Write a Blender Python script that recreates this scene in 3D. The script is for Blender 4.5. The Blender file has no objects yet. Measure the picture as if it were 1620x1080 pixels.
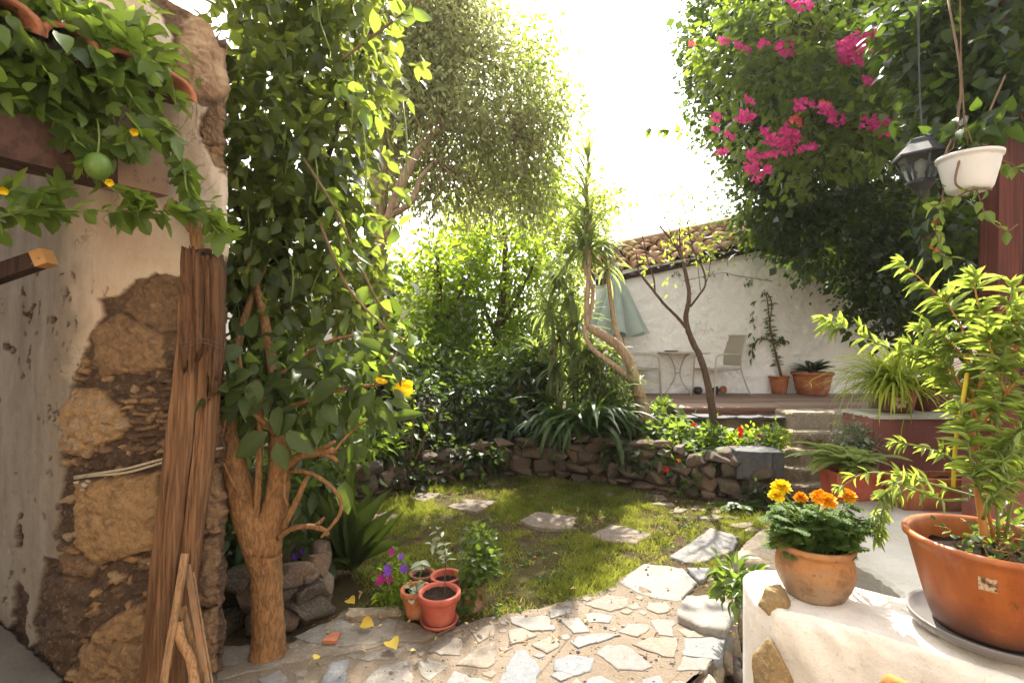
import bpy, math
import numpy as np
from mathutils import noise as mnoise, Vector

SC = bpy.context.scene
EXPO = 2.08
COL = SC.collection
F = 810.0          # focal length in photo pixels (18 mm on 36 mm)
CZ = 1.30          # eye height
RNG = np.random.RandomState(7)

def P(px, py, Y):
    return np.array([(px-810)/F*Y, Y, CZ-(py-540)/F*Y])
def G(px, py, z=0.0):
    Y = (CZ-z)*F/(py-540.0)
    return np.array([(px-810)/F*Y, Y, z])
def PP(pts): return np.array([P(*p) for p in pts])
def norm(a): return a/(np.linalg.norm(a, axis=-1, keepdims=True)+1e-9)

OFF = {}
# ------------------------------------------------------------------ mesh builder
class MB:
    def __init__(s): s.v=[]; s.f=[]; s.t=[]; s.n=0; s.m=[]
    def add(s, V, faces, tint=0.5, mat=0):
        V = np.asarray(V, float).reshape(-1,3)
        if not isinstance(faces, (list,tuple)): faces=[faces]
        for fa in faces:
            fa = np.asarray(fa, np.int64)
            if fa.size:
                s.f.append(fa+s.n); s.m.append(np.full(len(fa), mat, np.int32))
        s.v.append(V)
        t = np.asarray(tint, float)
        s.t.append(np.full(len(V), float(t)) if t.ndim==0 else t.reshape(-1))
        s.n += len(V)
        return s
    def build(s, name, mats, parent=None, smooth=True, extra=None, loc=None):
        me = bpy.data.meshes.new(name)
        V = np.concatenate(s.v)
        if loc is None and parent is None: loc = np.array([V[:,0].mean(), V[:,1].mean(), V[:,2].min()])
        if loc is None: loc = np.zeros(3)
        loc = np.asarray(loc, float)
        off = np.array(OFF[parent.name]) if parent is not None else np.zeros(3)
        W = V-loc-off if parent is not None else V-loc
        me.vertices.add(len(W)); me.vertices.foreach_set('co', W.astype(np.float32).ravel())
        tot = np.concatenate([np.full(len(f), f.shape[1], np.int32) for f in s.f])
        idx = np.concatenate([f.ravel() for f in s.f]).astype(np.int32)
        me.loops.add(len(idx)); me.loops.foreach_set('vertex_index', idx)
        me.polygons.add(len(tot))
        me.polygons.foreach_set('loop_start', (np.cumsum(tot)-tot).astype(np.int32))
        me.polygons.foreach_set('material_index', np.concatenate(s.m))
        me.polygons.foreach_set('use_smooth', np.full(len(tot), smooth, bool))
        at = me.attributes.new('tint','FLOAT','POINT'); at.data.foreach_set('value', np.concatenate(s.t).astype(np.float32))
        if extra:
            for k, arr in extra.items():
                a = me.attributes.new(k,'FLOAT','POINT'); a.data.foreach_set('value', np.asarray(arr, np.float32))
        for m in (mats if isinstance(mats,(list,tuple)) else [mats]): me.materials.append(m)
        me.update(calc_edges=True); me.validate()
        o = bpy.data.objects.new(name, me); COL.objects.link(o)
        o.location = loc
        if parent is not None:
            o.parent = parent
            OFF[o.name] = list(off+loc)
        else:
            OFF[o.name] = list(loc)
        return o

def tag(o, label, cat, group=None):
    o['label']=label; o['category']=cat
    if group: o['group']=group
    return o
def struct(o, kind='structure'):
    o['kind']=kind; return o
def thing(name, label, cat, loc, group=None):
    o = bpy.data.objects.new(name, None); COL.objects.link(o)
    o.location = tuple(loc); OFF[o.name]=[float(x) for x in loc]; o.empty_display_size=.1
    return tag(o, label, cat, group)

# ------------------------------------------------------------------ shapes
def catmull(pts, n=6):
    p = np.asarray(pts, float)
    if len(p)<3:
        t=np.linspace(0,1,n+1)[:,None]; return p[0]*(1-t)+p[-1]*t
    q = np.vstack([2*p[0]-p[1], p, 2*p[-1]-p[-2]])
    out=[]
    for i in range(1,len(q)-2):
        a,b,c,d=q[i-1],q[i],q[i+1],q[i+2]
        for t in np.linspace(0,1,n,endpoint=False):
            out.append(.5*((2*b)+(c-a)*t+(2*a-5*b+4*c-d)*t*t+(-a+3*b-3*c+d)*t**3))
    out.append(q[-2]); return np.array(out)

def tube(mb, pts, radii, sides=7, smooth_n=5, tint=.5, rough=0.0, mat=0, rng=RNG, cap=True, interp=True):
    pts=np.asarray(pts,float)
    r=np.asarray(radii,float)
    if r.ndim==0: r=np.full(len(pts), float(r))
    if interp and len(pts)>2:
        k=np.linspace(0,1,len(pts)); pts2=catmull(pts,smooth_n)
        r=np.interp(np.linspace(0,1,len(pts2)),k if len(r)==len(pts) else np.linspace(0,1,len(r)),r); pts=pts2
    elif len(r)!=len(pts): r=np.interp(np.linspace(0,1,len(pts)),np.linspace(0,1,len(r)),r)
    n=len(pts)
    tan=norm(np.gradient(pts,axis=0))
    ref=np.array([.31,.91,.17]) if abs(tan[0]@np.array([.31,.91,.17]))<.9 else np.array([1.,0,0])
    A=norm(np.cross(tan[0],ref)); ring=[]
    for i in range(n):
        A=norm(A-tan[i]*(A@tan[i])); B=np.cross(tan[i],A)
        th=np.arange(sides)*2*np.pi/sides
        rr=r[i]*(1+rough*rng.uniform(-1,1,sides))
        ring.append(pts[i]+np.cos(th)[:,None]*A*rr[:,None]+np.sin(th)[:,None]*B*rr[:,None])
    V=np.concatenate(ring)
    i=np.arange(n-1)[:,None]*sides; j=np.arange(sides)[None]; k=(j+1)%sides
    q=np.stack([i+j,i+k,i+sides+k,i+sides+j],-1).reshape(-1,4)
    fs=[q]
    if cap:
        V=np.vstack([V,pts[:1],pts[-1:]])
        a=np.arange(sides); b=(a+1)%sides
        fs.append(np.stack([b,a,np.full(sides,n*sides)],-1)); fs.append(np.stack([a+(n-1)*sides,b+(n-1)*sides,np.full(sides,n*sides+1)],-1))
    mb.add(V,fs,tint,mat)

def lathe(mb, prof, center, sides=40, tint=.5, mat=0, wob=0.0, rng=RNG, sq=None):
    """prof: list of (r,z)"""
    prof=np.asarray(prof,float); n=len(prof)
    th=np.arange(sides)*2*np.pi/sides
    w=1+wob*(np.sin(th*2+rng.uniform(0,6))*.6+np.sin(th*3+rng.uniform(0,6))*.4)
    V=np.zeros((n,sides,3))
    V[:,:,0]=prof[:,0,None]*np.cos(th)*w; V[:,:,1]=prof[:,0,None]*np.sin(th)*w; V[:,:,2]=prof[:,1,None]
    V=V.reshape(-1,3)+np.asarray(center)
    i=np.arange(n-1)[:,None]*sides; j=np.arange(sides)[None]; k=(j+1)%sides
    q=np.stack([i+j,i+k,i+sides+k,i+sides+j],-1).reshape(-1,4)
    mb.add(V,q,tint,mat)

def disc(mb, center, r, sides=40, tint=.5, mat=0, bump=.0, rng=RNG, rings=8):
    V=[[0,0,0]]
    th=np.arange(sides)*2*np.pi/sides
    for k in range(1,rings+1):
        rr=r*k/rings
        z=rng.uniform(-1,1,sides)*bump
        V+=np.stack([np.cos(th)*rr,np.sin(th)*rr,z],-1).tolist()
    V=np.array(V)+np.asarray(center)
    a=np.arange(sides); b=(a+1)%sides
    fs=[np.stack([np.zeros(sides,int),a+1,b+1],-1)]
    for k in range(rings-1):
        o=1+k*sides
        fs.append(np.stack([o+a,o+sides+a,o+sides+b,o+b],-1))
    mb.add(V,fs,tint,mat)

BOXF=np.array([[0,3,2,1],[4,5,6,7],[0,1,5,4],[1,2,6,5],[2,3,7,6],[3,0,4,7]])
def box(mb, c, size, rot=None, tint=.5, mat=0, jit=0, rng=RNG):
    s=np.asarray(size)/2.
    V=np.array([[-1,-1,-1],[1,-1,-1],[1,1,-1],[-1,1,-1],[-1,-1,1],[1,-1,1],[1,1,1],[-1,1,1]],float)*s
    if jit: V=V+rng.uniform(-jit,jit,V.shape)
    if rot is not None: V=V@np.asarray(rot).T
    mb.add(V+np.asarray(c),BOXF,tint,mat)
def bar(mb, a, b, w, h, tint=.5, mat=0, up=(0,0,1)):
    a=np.asarray(a,float); b=np.asarray(b,float); d=b-a; L=np.linalg.norm(d); d=d/L
    s=norm(np.cross(np.asarray(up,float),d)); u=np.cross(d,s)
    box(mb,(a+b)/2,(L,w,h),np.stack([d,s,u],-1),tint,mat)

def prism(mb, poly, z0, z1, tint=.5, mat=0, bev=.006, rng=RNG, tilt=0, jitz=0.0, sub=True, arris=.3):
    """polygon (N,2) -> irregular stone slab with a chipped edge and slightly uneven top"""
    p=np.asarray(poly,float)[:,:2]
    area=.5*np.sum(p[:,0]*np.roll(p[:,1],-1)-p[:,1]*np.roll(p[:,0],-1))
    if area<0: p=p[::-1]
    if sub:
        q=[]
        for i in range(len(p)):
            a,b=p[i],p[(i+1)%len(p)]; L=np.linalg.norm(b-a); k=max(2,int(L/.025))
            nrm=np.array([b[1]-a[1],a[0]-b[0]])/(L+1e-9)
            for t in np.arange(k)/k:
                q.append(a+(b-a)*t+nrm*rng.normal(0,.0035 if t>0 else .0)*min(1,L/.1))
        p=np.array(q)
    c=p.mean(0); n=len(p)
    tl=rng.uniform(-1,1,2)*tilt
    def zz(pp): return z1+((pp-c)@tl)
    inn=c+(p-c)*(1-bev/np.maximum(.02,np.linalg.norm(p-c,axis=1)))[:,None]
    sd_=rng.randint(1,900)
    def und(q): return vnoise(q[:,0]*9+sd_,q[:,1]*9,sd_,3)*jitz
    lay=[np.c_[p,np.full(n,z0)],np.c_[p,zz(p)-bev*arris*rng.uniform(.6,1.6,n)],np.c_[inn,zz(inn)+und(inn)]]
    ks=(.86,.7,.52,.34,.17)
    for k_ in ks:
        q_=c+(inn-c)*k_; lay.append(np.c_[q_,zz(q_)+und(q_)])
    lay.append(np.c_[c[None],zz(c[None])+und(c[None])])
    V=np.concatenate(lay); m=len(lay)-1
    a=np.arange(n); b=(a+1)%n
    fs=[np.stack([k*n+a,k*n+b,(k+1)*n+b,(k+1)*n+a],-1) for k in range(m-1)]
    fs.append(np.stack([(m-1)*n+a,(m-1)*n+b,np.full(n,m*n)],-1))
    mb.add(V,fs,tint,mat)

def ico(sub=2):
    t=(1+5**.5)/2
    V=[[-1,t,0],[1,t,0],[-1,-t,0],[1,-t,0],[0,-1,t],[0,1,t],[0,-1,-t],[0,1,-t],[t,0,-1],[t,0,1],[-t,0,-1],[-t,0,1]]
    Fc=[[0,11,5],[0,5,1],[0,1,7],[0,7,10],[0,10,11],[1,5,9],[5,11,4],[11,10,2],[10,7,6],[7,1,8],[3,9,4],[3,4,2],[3,2,6],[3,6,8],[3,8,9],[4,9,5],[2,4,11],[6,2,10],[8,6,7],[9,8,1]]
    V=[np.array(v,float)/np.linalg.norm(v) for v in V]
    for _ in range(sub):
        mid={}; nf=[]
        def m(a,b):
            k=(min(a,b),max(a,b))
            if k not in mid:
                v=V[a]+V[b]; V.append(v/np.linalg.norm(v)); mid[k]=len(V)-1
            return mid[k]
        for a,b,c in Fc:
            x,y,z=m(a,b),m(b,c),m(c,a); nf+=[[a,x,z],[b,y,x],[c,z,y],[x,y,z]]
        Fc=nf
    return np.array(V),np.array(Fc)
ICO2=ico(2); ICO3=ico(3); ICO1=ico(1)
def fnoise(V, scale, seed=0., octs=3):
    return np.array([mnoise.fractal(Vector((v[0]*scale+seed,v[1]*scale+seed*.7,v[2]*scale-seed)),1.0,2.0,octs) for v in V])
def rock(mb, c, size, rot=0.0, tint=.5, mat=0, sq=.62, amp=.16, seed=None, rng=RNG, base=ICO2, frame=None):
    V,Fc=base
    W=np.sign(V)*np.abs(V)**sq
    R=rng.normal(0,1,(12,3)); R=norm(R)
    W=W/np.linalg.norm(W,axis=1).max()*1.25
    for r in R:                                 # random facets
        d=W@r; k=rng.uniform(.58,.92)
        W=W-np.outer(np.maximum(0,d-k)*.96,r)
    nz=np.zeros(len(W))
    for k in range(3):
        f=rng.normal(0,1.6*(k+1),3); nz+=np.sin(W@f+rng.uniform(0,6))/(k+1)
    W=W*(1+amp*.35*nz)[:,None]
    W=W*np.asarray(size)/2.
    if frame is None:
        ca,sa=math.cos(rot),math.sin(rot); frame=np.array([[ca,-sa,0],[sa,ca,0],[0,0,1]])
    tl=rng.normal(0,.12); ct,st=math.cos(tl),math.sin(tl)
    W=W@np.array([[ct,0,-st],[0,1,0],[st,0,ct]]).T
    mb.add(W@np.asarray(frame).T+np.asarray(c),Fc,tint,mat)

# ------------------------------------------------------------------ leaves
def tmpl(st, fold=.12, droop=.12, wave=0.):
    """st: list of (u, halfwidth) between base and tip -> template with midrib"""
    V=[[0,0,0]]; 
    for u,h in st:
        d=-droop*u*u
        V+=[[u,-h,fold*h*1.0+d+wave*math.sin(u*9)],[u,0,d],[u,h,fold*h*1.0+d-wave*math.sin(u*9)]]
    V+=[[1,0,-droop]]
    t=[];q=[]
    t+=[[0,2,1],[0,3,2]]
    n=len(st)
    for i in range(n-1):
        a=1+3*i; b=a+3
        q+=[[a,a+1,b+1,b],[a+1,a+2,b+2,b+1]]
    a=1+3*(n-1); e=len(V)-1
    t+=[[a,a+1,e],[a+1,a+2,e]]
    fs=[np.array(t)]
    if q: fs.append(np.array(q))
    return np.array(V,float),fs
OVAL=tmpl([(.06,.12),(.2,.36),(.42,.5),(.68,.40),(.88,.16)],.25,.22,.015)
OVALM=tmpl([(.18,.36),(.5,.48),(.8,.24)],.25,.2)
LANCE=tmpl([(.15,.28),(.4,.5),(.7,.36)],.3,.25)
DIA=(np.array([[0,0,0],[.45,-.5,.06],[1,0,-.12],[.45,.5,.06]],float),[np.array([[0,2,1],[0,3,2]])])
HEART=tmpl([(-.08,.3),(.12,.5),(.4,.46),(.72,.22)],.2,.2)
BRACT=tmpl([(.15,.36),(.45,.5),(.75,.3)],.5,-.1)
def lobed():
    o=[(0,0),(-.07,.12),(-.02,.30),(.22,.50),(.52,.62),(.46,.40),(.42,.25),(.62,.28),(.84,.17),(1,0)]
    o=o+[(x,-y) for x,y in o[1:-1]][::-1]
    V=[[.30,0,-.06]]+[[x,y,.12*abs(y)-.18*x*x] for x,y in o]
    n=len(o); return np.array(V,float),[np.array([[0,1+i,1+(i+1)%n] for i in range(n)])[:,::-1]]
LOBED=lobed()
CUP=tmpl([(.06,.22),(.25,.42),(.55,.52),(.8,.42),(.95,.2)],.3,-.12,.03)
FALL=tmpl([(.04,.34),(.15,.48),(.35,.52),(.6,.42),(.8,.24)],.5,.1,.04)
def serr():
    o=[(0,0),(.02,.2),(.15,.26),(.14,.42),(.32,.40),(.36,.5),(.5,.36),(.58,.4),(.7,.22),(.8,.24),(1,0)]
    o=o+[(x,-y) for x,y in o[1:-1]][::-1]
    V=[[.4,0,-.05]]+[[x,y,.15*abs(y)-.15*x*x] for x,y in o]
    n=len(o); return np.array(V,float),[np.array([[0,1+i,1+(i+1)%n] for i in range(n)])[:,::-1]]
SERR=serr()

LR=np.random.RandomState(5)
def leaves(mb, T, pos, axis, nrm, L, W, tint=.5, mat=0):
    TV,TF=T
    pos=np.asarray(pos,float); N=len(pos)
    if N==0: return
    ax=norm(np.asarray(axis,float)+np.zeros((N,3))); nr=np.asarray(nrm,float)+np.zeros((N,3))
    sd=norm(np.cross(nr,ax)); up=np.cross(ax,sd)
    L=np.broadcast_to(np.asarray(L,float),(N,)); W=np.broadcast_to(np.asarray(W,float),(N,))
    Wz=np.broadcast_to(TV[None,:,2],(N,len(TV)))
    if len(TV)>4 and N>6:      # every leaf curls and twists a little differently
        Wz=Wz+LR.normal(0,.16,N)[:,None]*TV[None,:,0]**2+LR.normal(0,.35,N)[:,None]*TV[None,:,0]*TV[None,:,1]*(W/np.maximum(L,1e-6))[:,None]
    V=(pos[:,None]+ax[:,None]*TV[None,:,0,None]*L[:,None,None]+sd[:,None]*TV[None,:,1,None]*W[:,None,None]+up[:,None]*Wz[:,:,None]*L[:,None,None])
    k=len(TV)
    fs=[(f[None]+np.arange(N)[:,None,None]*k).reshape(-1,f.shape[1]) for f in TF]
    mid=((np.abs(TV[:,1])<1e-6)&(TV[:,0]<.97)).astype(float)*(.22 if k>8 else 0.)-(np.abs(TV[:,1])>.3)*(.06 if k>8 else 0.)
    t=np.repeat(np.broadcast_to(np.asarray(tint,float),(N,)),k)+np.tile(mid,N)
    mb.add(V.reshape(-1,3),fs,t,mat)

def rdir(n, rng=RNG): return norm(rng.normal(0,1,(n,3)))

def clumps(ells, n, rng, shell=.55):
    """points inside ellipsoids biased to the surface, with outward vectors"""
    w=np.array([np.prod(np.asarray(e[1]))**.667 for e in ells]); w=w/w.sum()
    ii=rng.choice(len(ells),n,p=w)
    C=np.array([e[0] for e in ells])[ii]; R=np.array([e[1] for e in ells])[ii]
    d=rdir(n,rng); r=rng.uniform(shell**3,1,n)**(1/3.)
    return C+d*R*r[:,None], d
def foliage(mb, ells, n, per, cr, L, T=DIA, aspect=.5, rng=RNG, shell=.5, droop=.3, out=.6, flat=.7, tmean=.5, tvar=.25, mat=0, keep=None, centers=None, lvar=.3):
    if centers is None: C,D=clumps(ells,n,rng,shell)
    else: C,D=centers
    if keep is not None:
        k=keep(C); C=C[k]; D=D[k]
    n=len(C)
    pos=np.repeat(C,per,0)+rng.normal(0,1,(n*per,3))*cr
    loc=norm(pos-np.repeat(C,per,0))
    ax=norm(np.repeat(D,per,0)*out+loc*.7+rng.normal(0,.45,(n*per,3))+np.array([0,0,-droop]))
    nr=norm(np.array([0,0,1.])*flat+rng.normal(0,.5,(n*per,3))+loc*.25)
    t=np.clip(tmean+np.repeat(rng.normal(0,tvar*.7,n),per)+rng.normal(0,tvar*.7,n*per),0,1)
    l=L*rng.uniform(1-lvar,1+lvar,n*per)
    leaves(mb,T,pos,ax,nr,l,l*aspect*rng.uniform(.85,1.15,n*per),t,mat)
    return C
def twigs(mb, C, roots, r=.006, n=None, rng=RNG, sag=.1, sides=4, tint=.5):
    roots=np.asarray(roots,float)
    idx=np.arange(len(C)) if n is None or n>=len(C) else rng.choice(len(C),n,False)
    for i in idx:
        c=C[i]; d=np.linalg.norm(roots-c,axis=1); k=np.argmin(d)
        a=roots[k]; m=(a+c)/2+rng.normal(0,.12*d[k],3)+np.array([0,0,sag*d[k]])
        tube(mb,[a,m,c],[r*1.6,r,r*.4],sides,3,tint,cap=False,rng=rng)

def straps(mb, base, az, el, L, W, droop, seg=7, fold=.25, tint=.5, twist=0., mat=0, taper=(.55,1.,.95,.75,0.03), rng=RNG):
    base=np.asarray(base,float); N=len(base)
    b=lambda x: np.broadcast_to(np.asarray(x,float),(N,))
    az,el,L,W,droop=map(b,(az,el,L,W,droop))
    s=np.linspace(0,1,seg+1)
    ang=el[:,None]-droop[:,None]*s[None]**1.3
    h=np.stack([np.cos(az),np.sin(az),np.zeros(N)],-1)
    d=np.cos(ang)[...,None]*h[:,None]+np.sin(ang)[...,None]*np.array([0,0,1.])
    p=base[:,None]+np.concatenate([np.zeros((N,1,3)),np.cumsum((d[:,1:]+d[:,:-1])/2,1)],1)*(L/seg)[:,None,None]
    sd=np.cross(np.array([0,0,1.]),h)
    up=np.cross(d,np.broadcast_to(sd[:,None],d.shape))
    tw=twist*rng.normal(0,1,N)[:,None]*s[None]
    sdv=sd[:,None]*np.cos(tw)[...,None]+up*np.sin(tw)[...,None]
    w=np.interp(s,np.linspace(0,1,len(taper)),taper)[None]*W[:,None]/2
    Vl=p-sdv*w[...,None]+up*(w*fold)[...,None]; Vr=p+sdv*w[...,None]+up*(w*fold)[...,None]
    V=np.stack([Vl,p,Vr],2)    # N,seg+1,3,3
    k=(seg+1)*3
    i=np.arange(seg)[:,None]*3; j=np.arange(2)[None]
    q=np.stack([i+j,i+j+1,i+3+j+1,i+3+j],-1).reshape(-1,4)
    q=(q[None]+np.arange(N)[:,None,None]*k).reshape(-1,4)
    t=np.repeat(b(tint),k)
    mb.add(V.reshape(-1,3),q,t,mat)

# ------------------------------------------------------------------ polygons
def inpoly(x, y, poly):
    poly=np.asarray(poly,float); ins=np.zeros(np.shape(x),bool); n=len(poly); j=n-1
    for i in range(n):
        xi,yi=poly[i]; xj,yj=poly[j]
        c=((yi>y)!=(yj>y)); 
        with np.errstate(divide='ignore',invalid='ignore'):
            c&=x<(xj-xi)*(y-yi)/((yj-yi) if yj!=yi else 1e-9)+xi
        ins^=c; j=i
    return ins
def sdf(x, y, poly):
    """signed distance, positive inside"""
    poly=np.asarray(poly,float); d=np.full(np.shape(x),1e9); n=len(poly)
    for i in range(n):
        a=poly[i]; b=poly[(i+1)%n]; e=b-a
        wx=x-a[0]; wy=y-a[1]
        t=np.clip((wx*e[0]+wy*e[1])/(e@e+1e-9),0,1)
        d=np.minimum(d,np.hypot(wx-t*e[0],wy-t*e[1]))
    return np.where(inpoly(x,y,poly),d,-d)
def vnoise(x, y, seed=0, octs=4):
    """cheap vectorised value noise in [-1,1]"""
    out=np.zeros(np.shape(x)); amp=1.; tot=0
    for o in range(octs):
        r=np.random.RandomState(seed*31+o); tab=r.uniform(-1,1,(256,256))
        xi=np.floor(x).astype(int); yi=np.floor(y).astype(int); fx=x-xi; fy=y-yi
        fx=fx*fx*(3-2*fx); fy=fy*fy*(3-2*fy)
        g=lambda a,b: tab[a%256,b%256]
        v=(g(xi,yi)*(1-fx)+g(xi+1,yi)*fx)*(1-fy)+(g(xi,yi+1)*(1-fx)+g(xi+1,yi+1)*fx)*fy
        out+=v*amp; tot+=amp; amp*=.5; x=x*2.03+17.3; y=y*2.03+5.1
    return out/tot*1.6
def grid_faces(nu, nv):
    i=np.arange(nu-1)[:,None]*nv; j=np.arange(nv-1)[None]
    return np.stack([i+j,i+nv+j,i+nv+j+1,i+j+1],-1).reshape(-1,4)

# ------------------------------------------------------------------ materials
class NT:
    def __init__(s, name):
        s.m=bpy.data.materials.new(name); s.m.use_nodes=True; s.t=s.m.node_tree; s.t.nodes.clear()
        s.out=s.t.nodes.new('ShaderNodeOutputMaterial')
    def n(s, typ, **kw):
        nd=s.t.nodes.new('ShaderNode'+typ)
        for k,v in kw.items(): setattr(nd,k,v)
        return nd
    def l(s,a,b): s.t.links.new(a,b)
    def attr(s,name): return s.n('Attribute',attribute_name=name).outputs['Fac']
    def noise(s, scale, detail=5, rough=.6, coord=None, dist=0., vec=None):
        nd=s.n('TexNoise'); nd.inputs['Scale'].default_value=scale; nd.inputs['Detail'].default_value=detail
        nd.inputs['Roughness'].default_value=rough; nd.inputs['Distortion'].default_value=dist
        s.l(vec if vec is not None else s.obj(),nd.inputs['Vector']); return nd.outputs['Fac']
    def obj(s):
        if not hasattr(s,'_tc'): s._tc=s.n('TexCoord')
        return s._tc.outputs['Object']
    def gen(s): s.obj(); return s._tc.outputs['Generated']
    def mapv(s, scale, vec=None):
        nd=s.n('Mapping'); nd.inputs['Scale'].default_value=scale; s.l(vec if vec is not None else s.obj(),nd.inputs['Vector']); return nd.outputs['Vector']
    def ramp(s, fac, stops):
        nd=s.n('ValToRGB'); e=nd.color_ramp.elements
        while len(e)<len(stops): e.new(.5)
        for el,(p,c) in zip(e,stops):
            el.position=p; el.color=(*c,1) if len(c)==3 else c
        s.l(fac,nd.inputs['Fac']); return nd.outputs['Color']
    def mix(s, fac, a, b, mode='MIX'):
        nd=s.n('Mix',data_type='RGBA',blend_type=mode)
        for i,v in ((0,fac),(6,a),(7,b)):
            if hasattr(v,'is_linked') or hasattr(v,'node'): s.l(v,nd.inputs[i])
            elif i==0: nd.inputs[0].default_value=v
            else: nd.inputs[i].default_value=(*v,1) if len(v)==3 else v
        return nd.outputs[2]
    def math(s, op, a, b=None, c=None, clamp=False):
        nd=s.n('Math',operation=op,use_clamp=clamp)
        for i,v in enumerate((a,b,c)):
            if v is None: continue
            if hasattr(v,'node'): s.l(v,nd.inputs[i])
            else: nd.inputs[i].default_value=v
        return nd.outputs[0]
    def bump(s, h, strength=.5, dist=.01, nrm=None):
        nd=s.n('Bump'); nd.inputs['Strength'].default_value=strength; nd.inputs['Distance'].default_value=dist
        s.l(h,nd.inputs['Height'])
        if nrm is not None: s.l(nrm,nd.inputs['Normal'])
        return nd.outputs['Normal']
    def bsdf(s, col, rough=.8, spec=.3, nrm=None, **kw):
        nd=s.n('BsdfPrincipled')
        if hasattr(col,'node'): s.l(col,nd.inputs['Base Color'])
        else: nd.inputs['Base Color'].default_value=(*col,1)
        if hasattr(rough,'node'): s.l(rough,nd.inputs['Roughness'])
        else: nd.inputs['Roughness'].default_value=rough
        nd.inputs['Specular IOR Level'].default_value=spec
        for k,v in kw.items(): nd.inputs[k].default_value=v
        if nrm is not None: s.l(nrm,nd.inputs['Normal'])
        return nd.outputs[0]
    def cracks(s, scale, width=.012, cover=.55):
        n=s.noise(scale,4,.6,dist=.8); d=s.math('ABSOLUTE',s.math('SUBTRACT',n,.5)); l=s.ramp(d,[(0,(1,1,1)),(width,(0,0,0))])
        m=s.ramp(s.noise(scale*.6,2,.5),[(cover,(0,0,0)),(cover+.08,(1,1,1))]); nd=s.mix(1.,l,m,'MULTIPLY'); return nd
    def done(s, sh): s.l(sh,s.out.inputs['Surface']); return s.m

def leafmat(name, dark, light, trans, tf=.4, rough=.45, spec=.35, mid=None, under=None):
    k=NT(name); t=k.attr('tint')
    st=[(0.,dark),(.5,mid),(1.,light)] if mid else [(.05,dark),(.95,light)]
    c=k.ramp(t,st)
    nz=k.noise(35,3); c=k.mix(k.math('MULTIPLY',nz,.35),c,tuple(x*.55 for x in dark))
    if under:
        g=k.n('NewGeometry'); c=k.mix(k.math('MULTIPLY',g.outputs['Backfacing'],.7),c,under)
    p=k.bsdf(c,rough,spec)
    tr=k.n('BsdfTranslucent'); tc=k.mix(t,tuple(x*.62 for x in trans),trans); k.l(tc,tr.inputs['Color'])
    mx=k.n('MixShader'); mx.inputs[0].default_value=tf; k.l(p,mx.inputs[1]); k.l(tr.outputs[0],mx.inputs[2])
    return k.done(mx.outputs[0])
def petalmat(name, a, b, tf=.35):
    k=NT(name); c=k.ramp(k.attr('tint'),[(0,a),(1,b)])
    p=k.bsdf(c,.6,.2); tr=k.n('BsdfTranslucent'); k.l(c,tr.inputs['Color'])
    mx=k.n('MixShader'); mx.inputs[0].default_value=tf; k.l(p,mx.inputs[1]); k.l(tr.outputs[0],mx.inputs[2])
    return k.done(mx.outputs[0])
def barkmat(name, a, b, scale=14, stretch=(1,1,.25), bump=.6, rough=.85):
    k=NT(name); v=k.mapv(stretch); n1=k.noise(scale,6,.65,vec=v,dist=.6); n2=k.noise(scale*4,4,.6,vec=v)
    c=k.ramp(n1,[(.28,a),(.72,b)]); c=k.mix(k.math('MULTIPLY',n2,.35),c,tuple(x*.4 for x in a))
    v3=k.mapv((stretch[0],stretch[1],stretch[2]*.35)); n3=k.noise(scale*7,3,.6,vec=v3)
    c=k.mix(k.ramp(n3,[(.42,(.75,.75,.75)),(.56,(0,0,0))]),c,tuple(x*.38 for x in a))
    n4=k.noise(scale*.3,3); c=k.mix(k.math('MULTIPLY',n4,.35),c,tuple(min(1,x*1.35) for x in b))
    h=k.math('ADD',k.math('ADD',n1,k.math('MULTIPLY',n2,.5)),k.math('MULTIPLY',n3,.8))
    return k.done(k.bsdf(c,rough,.2,k.bump(h,bump,.012)))
def stonemat(name, stops, scale=9, bump=.5, rough=.88, moss=None, lichen=0.):
    k=NT(name); t=k.attr('tint'); n1=k.noise(scale,7,.65,dist=.3); n2=k.noise(scale*7,5,.7)
    c=k.ramp(t,stops); n3=k.noise(scale*2.3,5,.7,dist=1.2); n4=k.noise(scale*.45,4,.6)
    c=k.mix(k.math('MULTIPLY',n1,.5),c,tuple(x*.45 for x in stops[0][1]))
    c=k.mix(k.ramp(n4,[(.45,(0,0,0)),(.7,(.45,.45,.45))]),c,tuple(x*y for x,y in zip(stops[len(stops)//2][1],(1.25,1.0,.75))))
    c=k.mix(k.ramp(n3,[(.32,(.55,.55,.55)),(.42,(0,0,0))]),c,tuple(x*.5 for x in stops[0][1]))
    c=k.mix(k.ramp(n2,[(.5,(0,0,0)),(.72,(.5,.5,.5))]),c,tuple(min(.7,x*1.35) for x in stops[-1][1]))
    if moss:
        g=k.noise(4.5,5,.7); c=k.mix(k.ramp(g,[(.55,(0,0,0)),(.68,(.8,.8,.8))]),c,moss)
    h=k.math('ADD',n1,k.math('MULTIPLY',n2,.45))
    return k.done(k.bsdf(c,rough,.25,k.bump(h,bump,.012)))
def plain(name, col, rough=.6, spec=.3, var=.25, scale=20, bump=.15, metallic=0.):
    k=NT(name); n1=k.noise(scale,5); n2=k.noise(scale*.22,3); n3=k.noise(scale*4,4,.75)
    c=k.mix(k.math('MULTIPLY',n1,var),col,tuple(x*.45 for x in col)); c=k.mix(k.math('MULTIPLY',n2,var),c,tuple(min(1,x*1.3) for x in col))
    c=k.mix(k.ramp(n3,[(.58,(0,0,0)),(.7,(var*1.2,)*3)]),c,tuple(x*.35 for x in col))
    return k.done(k.bsdf(c,rough,spec,k.bump(n1,bump,.004),Metallic=metallic))
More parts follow.
